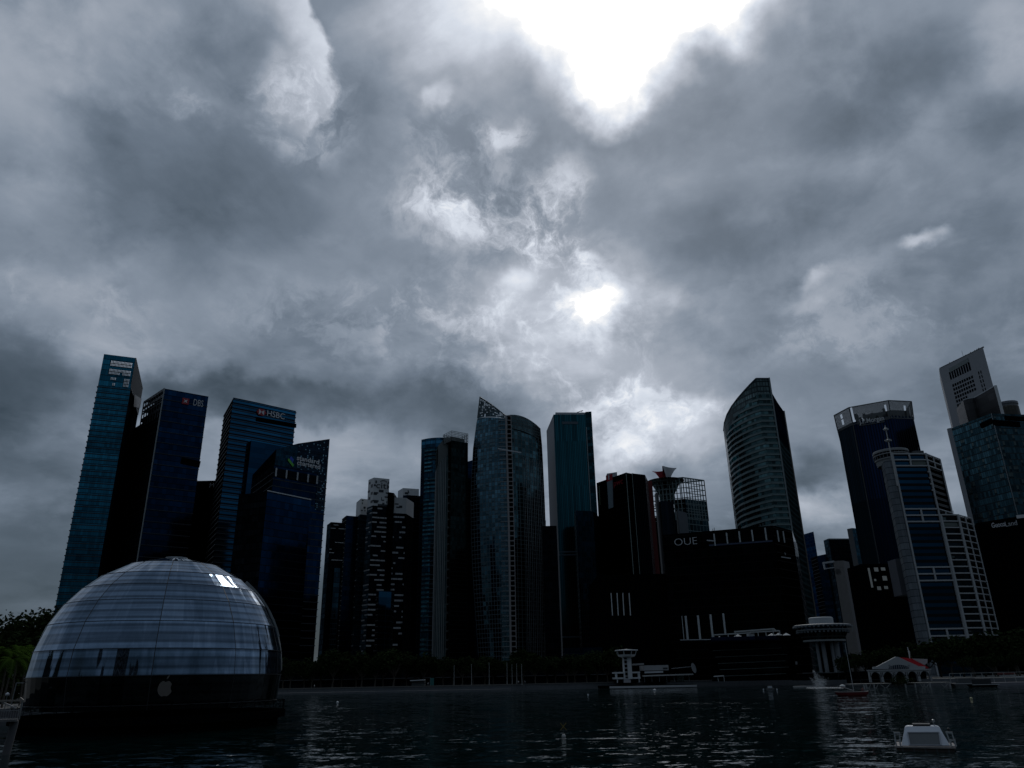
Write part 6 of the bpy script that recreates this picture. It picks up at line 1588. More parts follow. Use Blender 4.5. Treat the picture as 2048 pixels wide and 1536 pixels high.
def right_jetty():
    Y = 256.; 
    def seg(name, lab, xa, xb, deck, braces, piles, rail=None):
        p, q = aty(xa, deck, Y), aty(xb, deck-(xb-xa)*.004, Y)
        t = thing(name, lab, 'jetty', (p.x, Y, 0)); z = 1.35
        MB().prism([(p.x, Y), (q.x, Y), (q.x, Y+5), (p.x, Y+5)], z-.25, z, 0, bottom=True).build('deck', plain('jetty_edge', (.20, .20, .19), .7), t)
        b = MB()
        for x0, x1 in braces:
            u, v = aty(x0, deck, Y).x, aty(x1, deck, Y).x; m = (u+v)/2; b.bar((u, Y+.3, z-.25), (m, Y+.3, -.2), .18); b.bar((v, Y+.3, z-.25), (m, Y+.3, -.2), .18)
        if braces: b.each('brace', plain('brace_pale', (.26, .27, .26), .6), t)
        b = MB()
        for x in piles: u = aty(x, deck, Y).x; b.tube((u, Y+.2, -1.), (u, Y+.2, z-.2), .26)
        if piles: b.each('pile', M_conc, t)
        b = MB()
        n = int((q.x-p.x)/3); 
        for k in range(n+1): x = p.x+(q.x-p.x)*k/n; b.bar((x, Y+.2, z), (x, Y+.2, z+1.1), .06)
        b.bar((p.x, Y+.2, z+1.1), (q.x, Y+.2, z+1.1), .06); b.build('railing', M_dkconc, t)
    seg('jetty', 'timber jetty on crossed struts left in front of the white pier hall', 1702, 1782, 1363, ((1730, 1741), (1745, 1756), (1760, 1780)), (1727, 1731, 1747), None)
    seg('jetty', 'jetty piece on crossed struts right in front of the white pier hall', 1826, 1903, 1362.5, ((1840, 1850), (1844, 1858), (1880, 1897)), (1810, 1829, 1859, 1899), None)
    # clump of mangrove like planting between the jetties
    p, q = aty(1905, 1363, Y+2), aty(2080, 1361, Y+2)
    t = thing('pontoon', 'pale floating pontoon with a long thin handrail at the right edge', 'pontoon', (p.x, Y, 0))
    MB().prism([(p.x, Y+1), (q.x, Y+1), (q.x, Y+7), (p.x, Y+7)], -.3, .9, 0, bottom=True).build('float', plain('float_grey', (.16, .16, .18), .7), t)
    b = MB()
    for k in range(9): x = p.x+(q.x-p.x)*k/8; b.bar((x, Y+3, .9), (x, Y+3, aty(1950, 1346.5, Y+3).z), .12)
    b.bar((p.x, Y+3, aty(1905, 1347, Y+3).z), (q.x, Y+3, aty(2080, 1343, Y+3).z), .12); b.bar((p.x, Y+3, aty(1905, 1355, Y+3).z), (q.x, Y+3, aty(2080, 1352, Y+3).z), .1); b.build('handrail', plain('rail_pale', (.30, .31, .30), .5), t)
    # moored boats
    def boat(x, y, ln, hh, lab, hull, cab, canopy=None, Yb=250.):
        c = atz(x, y, 0); t = thing('moored_boat', lab, 'boat', (c.x, c.y, 0), 'boats moored by the pontoon'); w = ln*.14
        rows = []
        for z, f in ((-.2, .82), (hh*.5, .94), (hh, 1.)):
            rows.append([Vector((c.x+ln/2*f*xx, c.y+w*yy, z)) for xx, yy in ((-1, -.8), (-.5, -1), (.3, -1), (.75, -.6), (1, 0), (.75, .6), (.3, 1), (-.5, 1), (-1, .8), (-1, -.8))])
        b = MB(); b.grid(rows, None, 0, False); b.poly(rows[-1][:-1]); b.build('hull', hull, t)
        b = MB(); b.prism([(c.x-ln*.32, c.y-w*.6), (c.x+ln*.22, c.y-w*.6), (c.x+ln*.15, c.y+w*.6), (c.x-ln*.32, c.y+w*.6)], hh, hh+1.5, 0); b.build('cabin', cab, t)
        if canopy: b = MB(); b.prism([(c.x-ln*.36, c.y-w*.8), (c.x+ln*.26, c.y-w*.8), (c.x+ln*.26, c.y+w*.8), (c.x-ln*.36, c.y+w*.8)], hh+1.7, hh+2.3, 0, bottom=True); b.build('canopy', canopy, t)
        b = MB(); b.bar((c.x-ln*.45, c.y-w, hh*.9), (c.x+ln*.45, c.y-w, hh*.9), .1, .12); b.build('gunwale', M_offwhite, t)
    boat(1936, 1372.5, 10, .9, 'grey bumboat lying low against the pontoon', M_dkconc, M_dkconc, None)
    boat(1968, 1373.5, 9, .7, 'dark boat with a pale gunwale left of the red canopied boat', M_black, M_dark, None)
    boat(2020, 1367, 8.5, 1.3, 'white boat under a faded red canopy by the pontoon', M_pale, M_offwhite, plain('faded_red', (.22, .06, .06), .7))
    boat(2052, 1368, 9, 1.0, 'pale launch cut off by the right edge of the photo', M_offwhite, M_pale, None)
right_jetty()

def fountain():
    Y = 262.; c = atz(1637, 1375, 0)
    t = thing('fountain', 'white fountain spray rising off the water left of the red sailing boat', 'fountain', (c.x, c.y, 0))
    m, tt, b_ = newmat('water_spray'); b_.inputs['Base Color'].default_value = (.55, .57, .58, 1); b_.inputs['Roughness'].default_value = .9; b_.inputs['Alpha'].default_value = .30
    rnd = random.Random(6); b = MB()
    def drops(x0, y0, x1, y1, n, w0, w1, sz):
        for k in range(n):
            f = rnd.random(); p = aty(x0+(x1-x0)*f, y0+(y1-y0)*f, c.y); w = w0+(w1-w0)*f
            p = p+Vector((rnd.gauss(0, w), rnd.gauss(0, w), rnd.gauss(0, w*.8))); s = sz*rnd.uniform(.5, 1.3)
            if p.z < .05: p.z = .05+rnd.random()*.2
            d = Vector((rnd.uniform(-1, 1), rnd.uniform(-1, 1), rnd.uniform(-1, 1))).normalized()*s; e = d.orthogonal().normalized()*s; b.poly([p-d, p-e, p+d, p+e])
    drops(1638, 1374, 1627.5, 1341, 420, .5, .20, .14); drops(1639, 1374, 1634, 1352, 380, .6, .5, .16); drops(1640, 1374, 1648, 1360, 420, .8, .8, .16); drops(1636, 1374, 1622, 1357, 200, .4, .25, .13); drops(1640, 1374, 1640, 1360, 500, 1.0, 1.2, .16)
    o = b.build('spray', m, t); o['kind'] = 'stuff'
    b = MB(); 
    for k in range(500):
        p = atz(1612+75*rnd.random(), 1374+2.5*rnd.random(), .05); s = .12+.2*rnd.random(); b.poly([p+Vector((-s*2, 0, 0)), p+Vector((0, -s, 0)), p+Vector((s*2, 0, .02)), p+Vector((0, s, .02))])
    o = b.build('foam', m, t); o['kind'] = 'stuff'
    q = atz(1614, 1374, 0)
    b = MB(); b.prism([(q.x-4, q.y-1), (q.x+5, q.y-1), (q.x+5, q.y+3), (q.x-4, q.y+3)], -.4, .35, 0); b.build('basin_edge', M_conc, t)
fountain()

def red_boat():
    c = atz(1704, 1391.5, 0); s = c.y/1515.
    t = thing('sailing_boat', 'small red keelboat with a bare mast and furled white sail near the fountain', 'boat', (c.x, c.y, 0))
    ln, w = 60*s*1.02, 1.0; rows = []
    for z, f in ((-.25, .70), (.25, .93), (.75, 1.0)):
        rows.append([Vector((c.x+ln/2*f*xx, c.y+w*f*yy, z+(.12 if xx > .9 or xx < -.9 else 0)*(z > .5))) for xx, yy in ((-1, 0), (-.85, -.55), (-.4, -1), (.3, -1), (.8, -.7), (1, -.45), (1, .45), (.8, .7), (.3, 1), (-.4, 1), (-.85, .55), (-1, 0))])
    b = MB(); b.grid(rows, None, 0, True); b.build('hull', plain('hull_red', (.12, .009, .012), .5), t)
    b = MB(); b.poly(rows[-1][:-1]); b.build('deck', plain('boat_deck', (.10, .05, .05), .6), t)
    b = MB()
    for i in range(11): b.bar(rows[-1][i]+Vector((0, 0, .04)), rows[-1][i+1]+Vector((0, 0, .04)), .1, .1)
    b.build('rub_rail', plain('rub_rail', (.30, .27, .26), .5), t)
    mx = aty(1708, 1384, c.y).x; zt = aty(1690, 1286, c.y).z
    b = MB(); b.tube((mx, c.y, .6), (mx-.2, c.y, zt), .075, .05); b.build('mast', plain('mast_alloy', (.42, .43, .44), .4, .3), t)
    b = MB(); b.tube(aty(1682, 1373, c.y), aty(1706, 1381, c.y), .07); b.build('boom', bpy.data.materials['mast_alloy'], t)
    b = MB(); p, q = aty(1680, 1373, c.y), aty(1690, 1372, c.y); b.lathe(p.lerp(q, .5), [(.05, -.35), (.5, -.2), (.62, .05), (.4, .3), (.05, .38)], 10); b.build('furled_sail', plain('sail_cloth', (.62, .62, .6), .8), t)
    b = MB(); b.tube((mx-.2, c.y, zt-.2), (c.x+ln*.48, c.y, .9), .02); b.tube((mx-.2, c.y, zt-.2), (c.x-ln*.48, c.y, .9), .02); b.each('stay', M_dark, t)
    person(aty(1726.5, 1387, c.y).x, c.y, .95, 0, 'person in a red and grey top seated at the bow of the red boat', seated=True, top=(.22, .10, .10), base=t)

def person(x, y, z, rz, label, seated=False, top=(.3, .3, .32), legs=(.05, .05, .07), base=None):
    """one skinned body; clothing as a material split by height"""
    J = [(0, 0, .92), (0, 0, 1.15), (0, 0, 1.42), (0, 0, 1.52), (0, 0, 1.66), (.20, 0, 1.40), (.27, .02, 1.12), (.28, -.06, .88), (-.20, 0, 1.40), (-.27, .02, 1.12), (-.28, -.06, .88),
         (.10, 0, .90), (.12, -.01, .50), (.12, .02, .08), (.12, -.14, .04), (-.10, 0, .90), (-.12, -.06, .50), (-.12, .04, .08), (-.12, -.10, .04)]
    Rr = [.15, .14, .15, .06, .10, .07, .048, .038, .07, .048, .038, .09, .062, .045, .04, .09, .062, .045, .04]
    Ed = [(0, 1), (1, 2), (2, 3), (3, 4), (2, 5), (5, 6), (6, 7), (2, 8), (8, 9), (9, 10), (0, 11), (11, 12), (12, 13), (13, 14), (0, 15), (15, 16), (16, 17), (17, 18)]
    if seated:
        def sit(p, i):
            if i in (12, 16): return (p[0], -.42, .95)
            if i in (13, 17): return (p[0], -.48, .55)
            if i in (14, 18): return (p[0], -.60, .52)
            return p
        J = [sit(p, i) for i, p in enumerate(J)]
    me = bpy.data.meshes.new('person'); me.from_pydata([(p[0], p[1], p[2]) for p in J], Ed, [])
    o = bpy.data.objects.new('person', me); C.objects.link(o)
    sk = o.modifiers.new('skin', 'SKIN'); sb = o.modifiers.new('sub', 'SUBSURF'); sb.levels = sb.render_levels = 1
    for i, v in enumerate(me.skin_vertices[0].data): v.radius = (Rr[i], Rr[i]*.8); v.use_root = i == 0
    dg = bpy.context.evaluated_depsgraph_get(); dg.update()
    m2 = bpy.data.meshes.new_from_object(o.evaluated_get(dg)); bpy.data.objects.remove(o)
    for nm, col in (('skin_tone', (.30, .18, .12)), ('top_cloth', top), ('trouser_cloth', legs), ('hair', (.015, .012, .01))): m2.materials.append(plain(nm, col, .8))
    for p in m2.polygons:
        zc = p.center.z; xc = abs(p.center.x); p.use_smooth = True
        p.material_index = 3 if zc > 1.70 or (zc > 1.60 and p.center.y > .03) else 0 if zc > 1.50 or (xc > .22 and zc < 1.12) else 1 if zc > .95 else 2
        if seated and zc < .99 and p.center.y < -.05: p.material_index = 2
    o = bpy.data.objects.new('person', m2); C.objects.link(o); o.location = (x, y, z-(.95 if seated else 0)); o.rotation_euler = (0, 0, rz)
    tag(o, label, 'person'); return o
red_boat()
for i, (px, off, lab, top) in enumerate(((1037, 0, 'person in a white top standing near the rightmost flagpoles', (.5, .5, .5)), (1044.5, 1.5, 'person in a dark top beside the white topped one by the flagpoles', (.06, .06, .08)),
                                         (1050, .5, 'person in grey walking just right of the last flagpole', (.3, .3, .32)), (856, 1, 'person in a pale top beside the teal banner', (.45, .45, .46)), (622, .5, 'person in a white shirt on the quay near the dome', (.6, .6, .6)))):
    p = aty(px, 1370, 347+off); person(p.x, 347+off+(6 if px < 700 else 0), GZ, i*1.1, lab, top=top)

def poles():
    Y = 348.
    def pole(px, ph, lab):
        p = aty(px, 1372, Y); h = aty(px, ph, Y).z
        t = thing('flagpole', lab, 'flagpole', (p.x, Y, GZ), 'flagpoles on the quay')
        MB().tube((p.x, Y, GZ), (p.x, Y, h), .14, .08, 8).build('pole', M_steel2, t)
        MB().lathe((p.x, Y, h), [(.01, -.1), (.14, 0), (.01, .16)], 8).build('finial', M_steel2, t)
        MB().box((p.x, Y, GZ), (.6, .6, .25)).build('footing', M_conc, t)
    for px, ph, lab in ((908, 1331, 'leftmost of the seven bare flagpoles on the quay'), (943, 1329, 'second flagpole from the left with a greenish tint'), (978.5, 1326, 'middle bare flagpole standing alone below the pointed tower'),
                        (1014.5, 1326, 'first of the four close set flagpoles on the quay'), (1024.5, 1330, 'second of the four close set flagpoles'), (1034, 1328, 'third of the four close set flagpoles'), (1044, 1329, 'rightmost flagpole on the quay')): pole(px, ph, lab)
    # kiosk and banner
    p, q = aty(823, 1370, 350), aty(849, 1370, 350)
    t = thing('kiosk', 'low kiosk with a pale roof line on the quay left of the flagpoles', 'kiosk', (p.x, 350, GZ))
    MB().prism([(p.x, 350), (q.x, 350), (q.x, 354), (p.x, 354)], GZ, aty(835, 1362, 350).z, 0).build('walls', facade('kiosk_slats', (.05, .07, .08), (.14, .15, .15), 9, .7, .0, .4, .3, metal=.3), t)
    b = MB(); z = aty(835, 1361, 350).z; b.bar((p.x-.4, 350.5, z), (q.x, 350.5, z+.2), 5, .3); b.build('roof', M_offwhite, t)
    p = aty(864, 1372, 350)
    t = thing('banner', 'small teal upright banner on the quay beside the kiosk', 'banner', (p.x, 350, GZ))
    b = MB(); z1 = aty(864, 1356, 350).z; b.prism([(p.x-.8, 350), (p.x+.8, 350), (p.x+.8, 350.1), (p.x-.8, 350.1)], GZ+.4, z1, 0, bottom=True); b.build('cloth', plain('banner_teal', (.01, .10, .10), .7), t)
    MB().tube((p.x-.85, 350, GZ), (p.x-.85, 350, z1+.1), .05).build('pole', M_grey, t)
M_steel2 = plain('pole_grey', (.26, .27, .27), .5, .2)
poles()

def platform():
    O = atz(1851, 1503, 0); g = Vector((O.x, O.y, 0)).normalized(); e = Vector((g.y, -g.x, 0)); Y = 0.
    def P(x, y, d=0.):                             # local frame: across, away from the viewer, up
        r = ray(x, y); k = (O-EYE).dot(g)/r.dot(g); p = EYE+r*k; return Vector(((p-O).dot(e), d, p.z))
    t = thing('floating_platform', 'white box shaped floating platform with a large dark panel, moored in the foreground', 'platform', (0, 0, 0))
    mw = plain('gelcoat_white', (.60, .63, .68), .35, var=.06, scale=2); x0, x1 = P(1794, 1498).x, P(1909, 1498).x; D = 3.4
    zd = P(1850, 1493).z
    b = MB(); b.prism([(x0, Y), (x1, Y), (x1, Y+D), (x0, Y+D)], -.25, zd-.10, 0, bottom=True); b.build('float', plain('float_rust', (.055, .045, .04), .8, var=.5, scale=3), t)
    b = MB(); b.prism([(x0-.1, Y-.12), (x1+.1, Y-.12), (x1+.1, Y+D+.1), (x0-.1, Y+D+.1)], zd-.10, zd, 0, bottom=True); b.build('deck_rim', plain('rim_rust_pale', (.22, .20, .19), .7, var=.3, scale=4), t)
    b = MB()
    for k in range(5): x = x0+(x1-x0)*(k+.5)/5; b.bar((x, Y-.02, -.1), (x, Y-.02, zd-.12), .1, .04)
    b.each('float_rib', M_dkconc, t)
    # tapering shell with rounded shoulders
    prof = [(1802.8, 1492), (1804.4, 1483), (1807, 1470), (1808.6, 1460), (1810.2, 1456.6), (1814, 1455), (1872, 1454.8), (1878.5, 1456), (1882, 1459.5), (1887, 1469), (1894, 1481), (1900.5, 1492)]
    pf = [P(*q) for q in prof]; zt = pf[6].z
    def lean(p, back): f = (p.z-zd)/(zt-zd); return Vector((p.x, Y+.35+.75*f if not back else Y+D-.4-.3*f, p.z))
    F = [lean(p, False) for p in pf]; Bk = [lean(p, True) for p in pf]; cx = sum(p.x for p in F)/len(F)
    Mi = [Vector((p.x, p.y-.0, p.z)) for p in F]
    b = MB()
    for i in range(len(F)-1): b.poly([F[i], Bk[i], Bk[i+1], F[i+1]], None, 0, True)
    b.poly(F[::-1]); b.poly(Bk)
    b.build('shell', mw, t, weld=True)
    sp = [P(*q) for q in ((1814.8, 1466.6), (1879, 1466.2), (1882.2, 1491), (1820, 1491))]; n = (F[0]-F[0])
    b = MB(); S0 = [lean(p, False)+Vector((0, -.05, 0)) for p in sp]; b.poly(S0[::-1]); S1 = [s+Vector((0, .12, 0)) for s in S0]
    for i in range(4): j = (i+1) % 4; b.poly([S0[i], S0[j], S1[j], S1[i]])
    b.build('dark_panel', plain('panel_charcoal', (.10, .11, .115), .4, var=.12, scale=1.5), t)
    b = MB()
    for i in range(4): j = (i+1) % 4; b.bar(S0[i]+Vector((0, -.02, 0)), S0[j]+Vector((0, -.02, 0)), .07)
    b.build('panel_frame', plain('frame_shade', (.34, .36, .40), .5), t)
    b = MB(); b.prism([(P(1826, 1456).x, Y+1.3), (P(1862, 1456).x, Y+1.3), (P(1862, 1456).x, Y+2.6), (P(1826, 1456).x, Y+2.6)], zt-.02, zt+.12, 0); b.build('roof_hatch', M_dark, t)
    m = P(1870, 1456, 1.5); b = MB(); b.tube((m.x, m.y, zt), (m.x, m.y, P(1870, 1444, 1.5).z), .025); b.lathe((m.x, m.y, P(1870, 1444, 1.5).z), [(.01, -.1), (.1, -.05), (.1, .06), (.01, .1)], 8); b.build('light_mast', M_grey, t)
    def mast(xa, ya, xb, yb):
        b = MB(); p, q = P(xa, ya, .2), P(xb, yb, .2); w = .13
        for o in (-w, w): b.tube((p.x+o, p.y, p.z), (q.x+o*1.2, q.y, q.z), .035); b.tube((p.x+o, p.y+.35, p.z), (q.x+o*1.2, q.y+.35, q.z), .03)
        b.bar((q.x-w*1.5, q.y, q.z), (q.x+w*1.5, q.y, q.z), .09, .1); b.bar((p.x-w*1.3, p.y, p.z+.35), (p.x+w*1.3, p.y, p.z+.35), .07); b.bar((p.x-w, p.y, p.z), (p.x-w, p.y, p.z+.4), .1); b.bar((p.x+w, p.y, p.z), (p.x+w, p.y, p.z+.4), .1)
        b.bar((p.x-w*1.5, p.y+.2, p.z), (p.x+w*1.5, p.y+.2, p.z), .3, .08)
        b.build('mooring_frame', plain('frame_galv', (.40, .42, .43), .5, .3), t)
    mast(1797, 1493, 1793.5, 1466); mast(1907.5, 1493, 1898.5, 1465.5)
    mr = MB(); pr = P(1897.5, 1459, .2); mr.lathe(pr, [(.01, -.12), (.09, -.06), (.09, .06), (.01, .12)], 8); mr.build('lamp', M_dark, t)
    t.location = (O.x, O.y, 0); t.rotation_euler = (0, 0, math.atan2(e.y, e.x))
platform()

def buoys():
    c = atz(1127.5, 1474, 0); s = c.y/1515.
    t = thing('marker_buoy', 'white round buoy carrying a yellow cross on a thin pole', 'buoy', (c.x, c.y, 0))
    MB().lathe((c.x, c.y, 0), [(.05, -.2), (3.6*s, -.1), (3.9*s, 1.5*s), (2.6*s, 4.2*s), (.05, 5.2*s)], 14).build('float', plain('buoy_white', (.40, .40, .38), .6), t)
    MB().tube((c.x, c.y, 4*s), (c.x, c.y, 25*s), .35*s).build('pole', M_dkconc, t)
    b = MB(); z = 17.5*s; y = plain('buoy_yellow', (.30, .20, .02), .5)
    b.bar((c.x-5.5*s, c.y, z-6*s), (c.x+5.5*s, c.y, z+6*s), .95*s); b.bar((c.x-5.5*s, c.y+.02, z+6*s), (c.x+5.5*s, c.y+.02, z-6*s), .9*s); b.build('cross', y, t)
    def small(px, py, r, lab, nm, mat):
        c = atz(px, py, 0); s = c.y/1515.
        t = thing(nm, lab, 'buoy', (c.x, c.y, 0))
        MB().lathe((c.x, c.y, 0), [(.02, -.1), (r*s, -.05), (r*s*1.05, .9*s), (r*s*.6, 2*s), (.02, 2.4*s)], 10).build('float', mat, t)
        return t, c, s
    small(675, 1405, 2.2, 'tiny pale ball buoy off the western quay', 'ball_buoy', M_offwhite)
    small(1176, 1390.5, 1.4, 'tiny dull buoy left of the jetty with pale blocks', 'ball_buoy', M_pale)
    small(1309, 1380.5, 3.0, 'small white mooring float below the pale blocks of the jetty', 'mooring_float', M_pale)
    t, c, s = small(1942.5, 1397, 2.4, 'little yellow topped buoy right of centre of the pontoon water', 'ball_buoy', plain('buoy_pale_yellow', (.42, .38, .22), .6))
    MB().tube((c.x, c.y, 1.5*s), (c.x-.3*s, c.y, 10*s), .5*s).build('pole', M_dkconc, t)
    c = atz(1541, 1379.5, 0); s = c.y/1515.
    t = thing('work_raft', 'small pale work raft with a white box in front of the glass pavilion', 'raft', (c.x, c.y, 0))
    MB().box((c.x, c.y, -.1), (10*s*1.1, 2, .6)).build('float', M_dkconc, t); MB().box((c.x-.1, c.y, .5), (6*s, 1.2, .6)).build('box', M_pale, t)
    for px, lab in ((1527, 'tiny dull buoy left of the work raft'), (1554, 'tiny dull buoy right of the work raft')): small(px, 1380, 1.2, lab, 'ball_buoy', M_pale)
buoys()

def left_shore():
    Y = 66.; P = lambda x, y, d=0.: aty(x, y, Y+d); X = lambda x: P(x, 1430).x
    t = thing('pontoon', 'covered landing stage with a white railing at the lower left edge', 'pontoon', (X(10), Y, 0))
    xr, xl = X(36), X(-60); z = P(20, 1440).z
    MB().prism([(xl, Y), (xr, Y), (xr-.6, Y+1.2), (xl, Y+1.2)], z-.12, z+.05, 0, bottom=True).build('deck', plain('stage_edge', (.14, .135, .135), .7), t)
    zr = P(20, 1421).z; b = MB()
    n = 20
    for k in range(n+1): x = xl+(xr-xl)*k/n; b.bar((x, Y, z), (x, Y, zr), .035)
    b.bar((xl, Y, zr), (xr, Y, zr), .06); b.bar((xl, Y, z+.15), (xr, Y, z+.15), .04); b.build('railing', plain('rail_offwhite', (.20, .20, .21), .5), t)
    b = MB(); b.prism([(xl, Y+.02), (xr-.1, Y+.02), (xr-.1, Y+.05), (xl, Y+.05)], z+.2, zr-.12, 0, bottom=True); b.build('infill_panel', plain('infill_grey', (.10, .095, .105), .7), t)
    zc = P(20, 1401.5).z; b = MB(); b.bar((xl, Y+.3, zc), (X(36), Y+.3, zc), .25, .12); b.bar((X(36), Y+.3, zc), P(40, 1396, .3), .14); b.build('roof_edge', plain('roof_edge_pale', (.20, .18, .16), .6), t)
    b = MB(); b.bar((X(35), Y+.3, z), (X(35), Y+.3, zc), .08); b.bar((xl, Y+.3, z), (xl, Y+.3, zc), .08); b.each('post', M_grey, t)
    b = MB(); b.bar(P(1, 1403, .35), P(32, 1416, .35), .1); b.bar(P(10, 1418, .35), P(34, 1412, .35), .05); b.each('brace', plain('brace_offwhite', (.34, .34, .34), .5), t)
    b = MB(); b.tube((X(17)-.25, Y+1, -1), (X(17), Y+1, z-.1), .3, n=12); b.build('pile', plain('pile_pale', (.08, .08, .085), .7), t)
    # lamp posts on the promenade
    def lamp(x, y0, y1, Yl, lab, arm):
        p = aty(x, y0, Yl); q = aty(x, y1, Yl)
        t = thing('lamp_post', lab, 'lamp post', (p.x, Yl, GZ))
        MB().tube((p.x, Yl, GZ), (p.x+.1, Yl, q.z), .07).build('post', M_steel, t); MB().bar((p.x+.1, Yl, q.z), (p.x+.1+arm, Yl, q.z), .08, .1).build('arm', M_steel, t)
    lamp(26, 1392, 1366, 96, 'lamp post with a bent arm on the left promenade', .9)
    lamp(75, 1390, 1372, 105, 'short lamp post beside the dome on the left promenade', .6)
    c = aty(15, 1388.5, 90); t = thing('globe_lamp', 'small white globe lamp low on the left promenade', 'lamp', (c.x, c.y, GZ))
    MB().lathe(c, [(.01, -.2), (.2, -.1), (.22, .05), (.01, .22)], 10).build('globe', M_signw, t); MB().tube((c.x, c.y, GZ), (c.x, c.y, c.z-.15), .04).build('post', M_grey, t)
    pts = [aty(x, y, 100+k*1.2) for k, (x, y) in enumerate(((52, 1394), (66, 1394), (80, 1392.5), (93, 1389), (104, 1384)))]
    t = thing('handrail', 'curved pale handrail on the promenade left of the dome', 'railing', tuple(pts[0]))
    b = MB()
    for p, q in zip(pts, pts[1:]): b.tube(p, q, .07)
    b.build('top_rail', M_steel, t); b = MB()
    for p in pts: b.tube((p.x, p.y, GZ), p, .04)
    b.each('post', M_steel, t)
left_shore()

# ------------------------------------------------------------------ the shore behind the viewer (seen only in reflections)
def behind():
    b = MB(); b.poly([(-900, -6, 3.3), (-900, -900, 3.3), (900, -900, 3.3), (900, -6, 3.3)]); b.poly([(-900, -6, -1), (-900, -6, 3.3), (900, -6, 3.3), (900, -6, -1)][::-1])
    tag(b.build('promenade', bpy.data.materials['paving']), kind='structure')
    md = facade('back_shore_wall', (.02, .03, .04), (.10, .10, .10), 3.5, 3.4, .08, .35, .4)
    for k, (x, w, hh, lab) in enumerate(((-117, 22, 50, 'unseen slab added behind the viewer as the left dark bar mirrored in the dome'), (-66, 24, 46, 'unseen slab added behind the viewer as the right dark bar mirrored in the dome'))):
        t = thing('reflection_slab', lab, 'building', (x, -42, 3.3), 'slabs added behind the viewer to be mirrored in the dome')  # slabs added out of view as dark bars in the dome's reflection
        MB().prism([(x-w/2, -54), (x+w/2, -54), (x+w/2, -41), (x-w/2, -41)], 3.3, hh, 0, 1).build('walls', [md, M_roof], t)
        MB().prism([(x-4, -50), (x+4, -50), (x+4, -45), (x-4, -45)], hh, hh+3, 0).build('slab_top_box', M_dkconc, t)
    t = thing('mall', 'long low mall building behind the viewer', 'building', (0, -120, 3.3))
    MB().prism([(-420, -160), (520, -160), (520, -100), (-420, -100)], 3.3, 28, 0, 1).build('walls', [md, M_roof], t)
behind()

# ------------------------------------------------------------------ trees
def leafmat(name, col, var=.5):
    m, t, b = newmat(name)
    oi = N(t, 'ShaderNodeObjectInfo').outputs['Random']; g = N(t, 'ShaderNodeNewGeometry')
    n = NOI(t, g.outputs['Position'], .8, 3, .6).outputs['Fac']
    f = MA(t, 'ADD', .6, MA(t, 'ADD', MA(t, 'MULTIPLY', n, var), MA(t, 'MULTIPLY', oi, .4)))
    L(t, VM(t, 'SCALE', tuple(col), s=f), b.inputs['Base Color']); b.inputs['Roughness'].default_value = .9; b.inputs['Specular IOR Level'].default_value = .0
    return m
M_leaf = leafmat('leaf_dark_green', (.018, .028, .011)); M_palm = leafmat('palm_frond', (.032, .060, .010)); M_bark = plain('bark', (.07, .06, .05), .9, var=.4, scale=3)
def tree_parts(h, spread, seed, leaves=1500, lsz=.32, low=.28, lobes=9):
    rnd = random.Random(seed); tr = MB(); cr_ = MB()
    def limb(p, q, r1, r2, n=7):
        prev = p; k = 4
        for i in range(1, k+1):
            f = i/k; v = p.lerp(q, f)+Vector((rnd.gauss(0, .03), rnd.gauss(0, .03), 0))*h*.25*(f < 1); tr.tube(prev, v, r1+(r2-r1)*(i-1)/k, r1+(r2-r1)*f, n, cap=False); prev = v
    fork = Vector((rnd.gauss(0, .15), rnd.gauss(0, .15), h*low)); limb(Vector((0, 0, -.2)), fork, h*.028, h*.02)
    cen = []
    for i in range(lobes):
        a = 2*math.pi*(i+rnd.random()*.6)/lobes; rr = spread*(.25+.6*rnd.random()); z = h*(low+.22+.45*rnd.random()*(1-.4*rr/spread))
        c = Vector((rr*math.cos(a), rr*math.sin(a), z)); cen.append((c, spread*rnd.uniform(.26, .46))); limb(fork, c, h*.013, h*.004, 5)
    cen.append((Vector((rnd.gauss(0, .1)*spread, rnd.gauss(0, .1)*spread, h*.80)), spread*.42))
    for i in range(leaves):
        c, r = cen[rnd.randrange(len(cen))]
        d = Vector((rnd.gauss(0, 1), rnd.gauss(0, 1), rnd.gauss(0, .75))).normalized()*(r*rnd.random()**.42)
        p = c+d
        if rnd.random() < .10: p = c+d*1.35
        s = lsz*rnd.uniform(.6, 1.5); u = Vector((rnd.uniform(-1, 1), rnd.uniform(-1, 1), rnd.uniform(-.5, .5))).normalized(); v = u.orthogonal().normalized(); v = v*math.cos(i)+u.cross(v)*math.sin(i)
        cr_.poly([p-u*s, p-v*s*.55, p+u*s, p+v*s*.55])
    return tr, cr_
def make_tree(name, label, h, spread, seed, group, leaves, lsz, low=.28, lobes=9):
    t = thing(name, label, 'tree', (0, 0, 0), group)
    a, b = tree_parts(h, spread, seed, leaves, lsz, low, lobes); a.build('trunk', M_bark, t); b.build('crown', M_leaf, t); return t
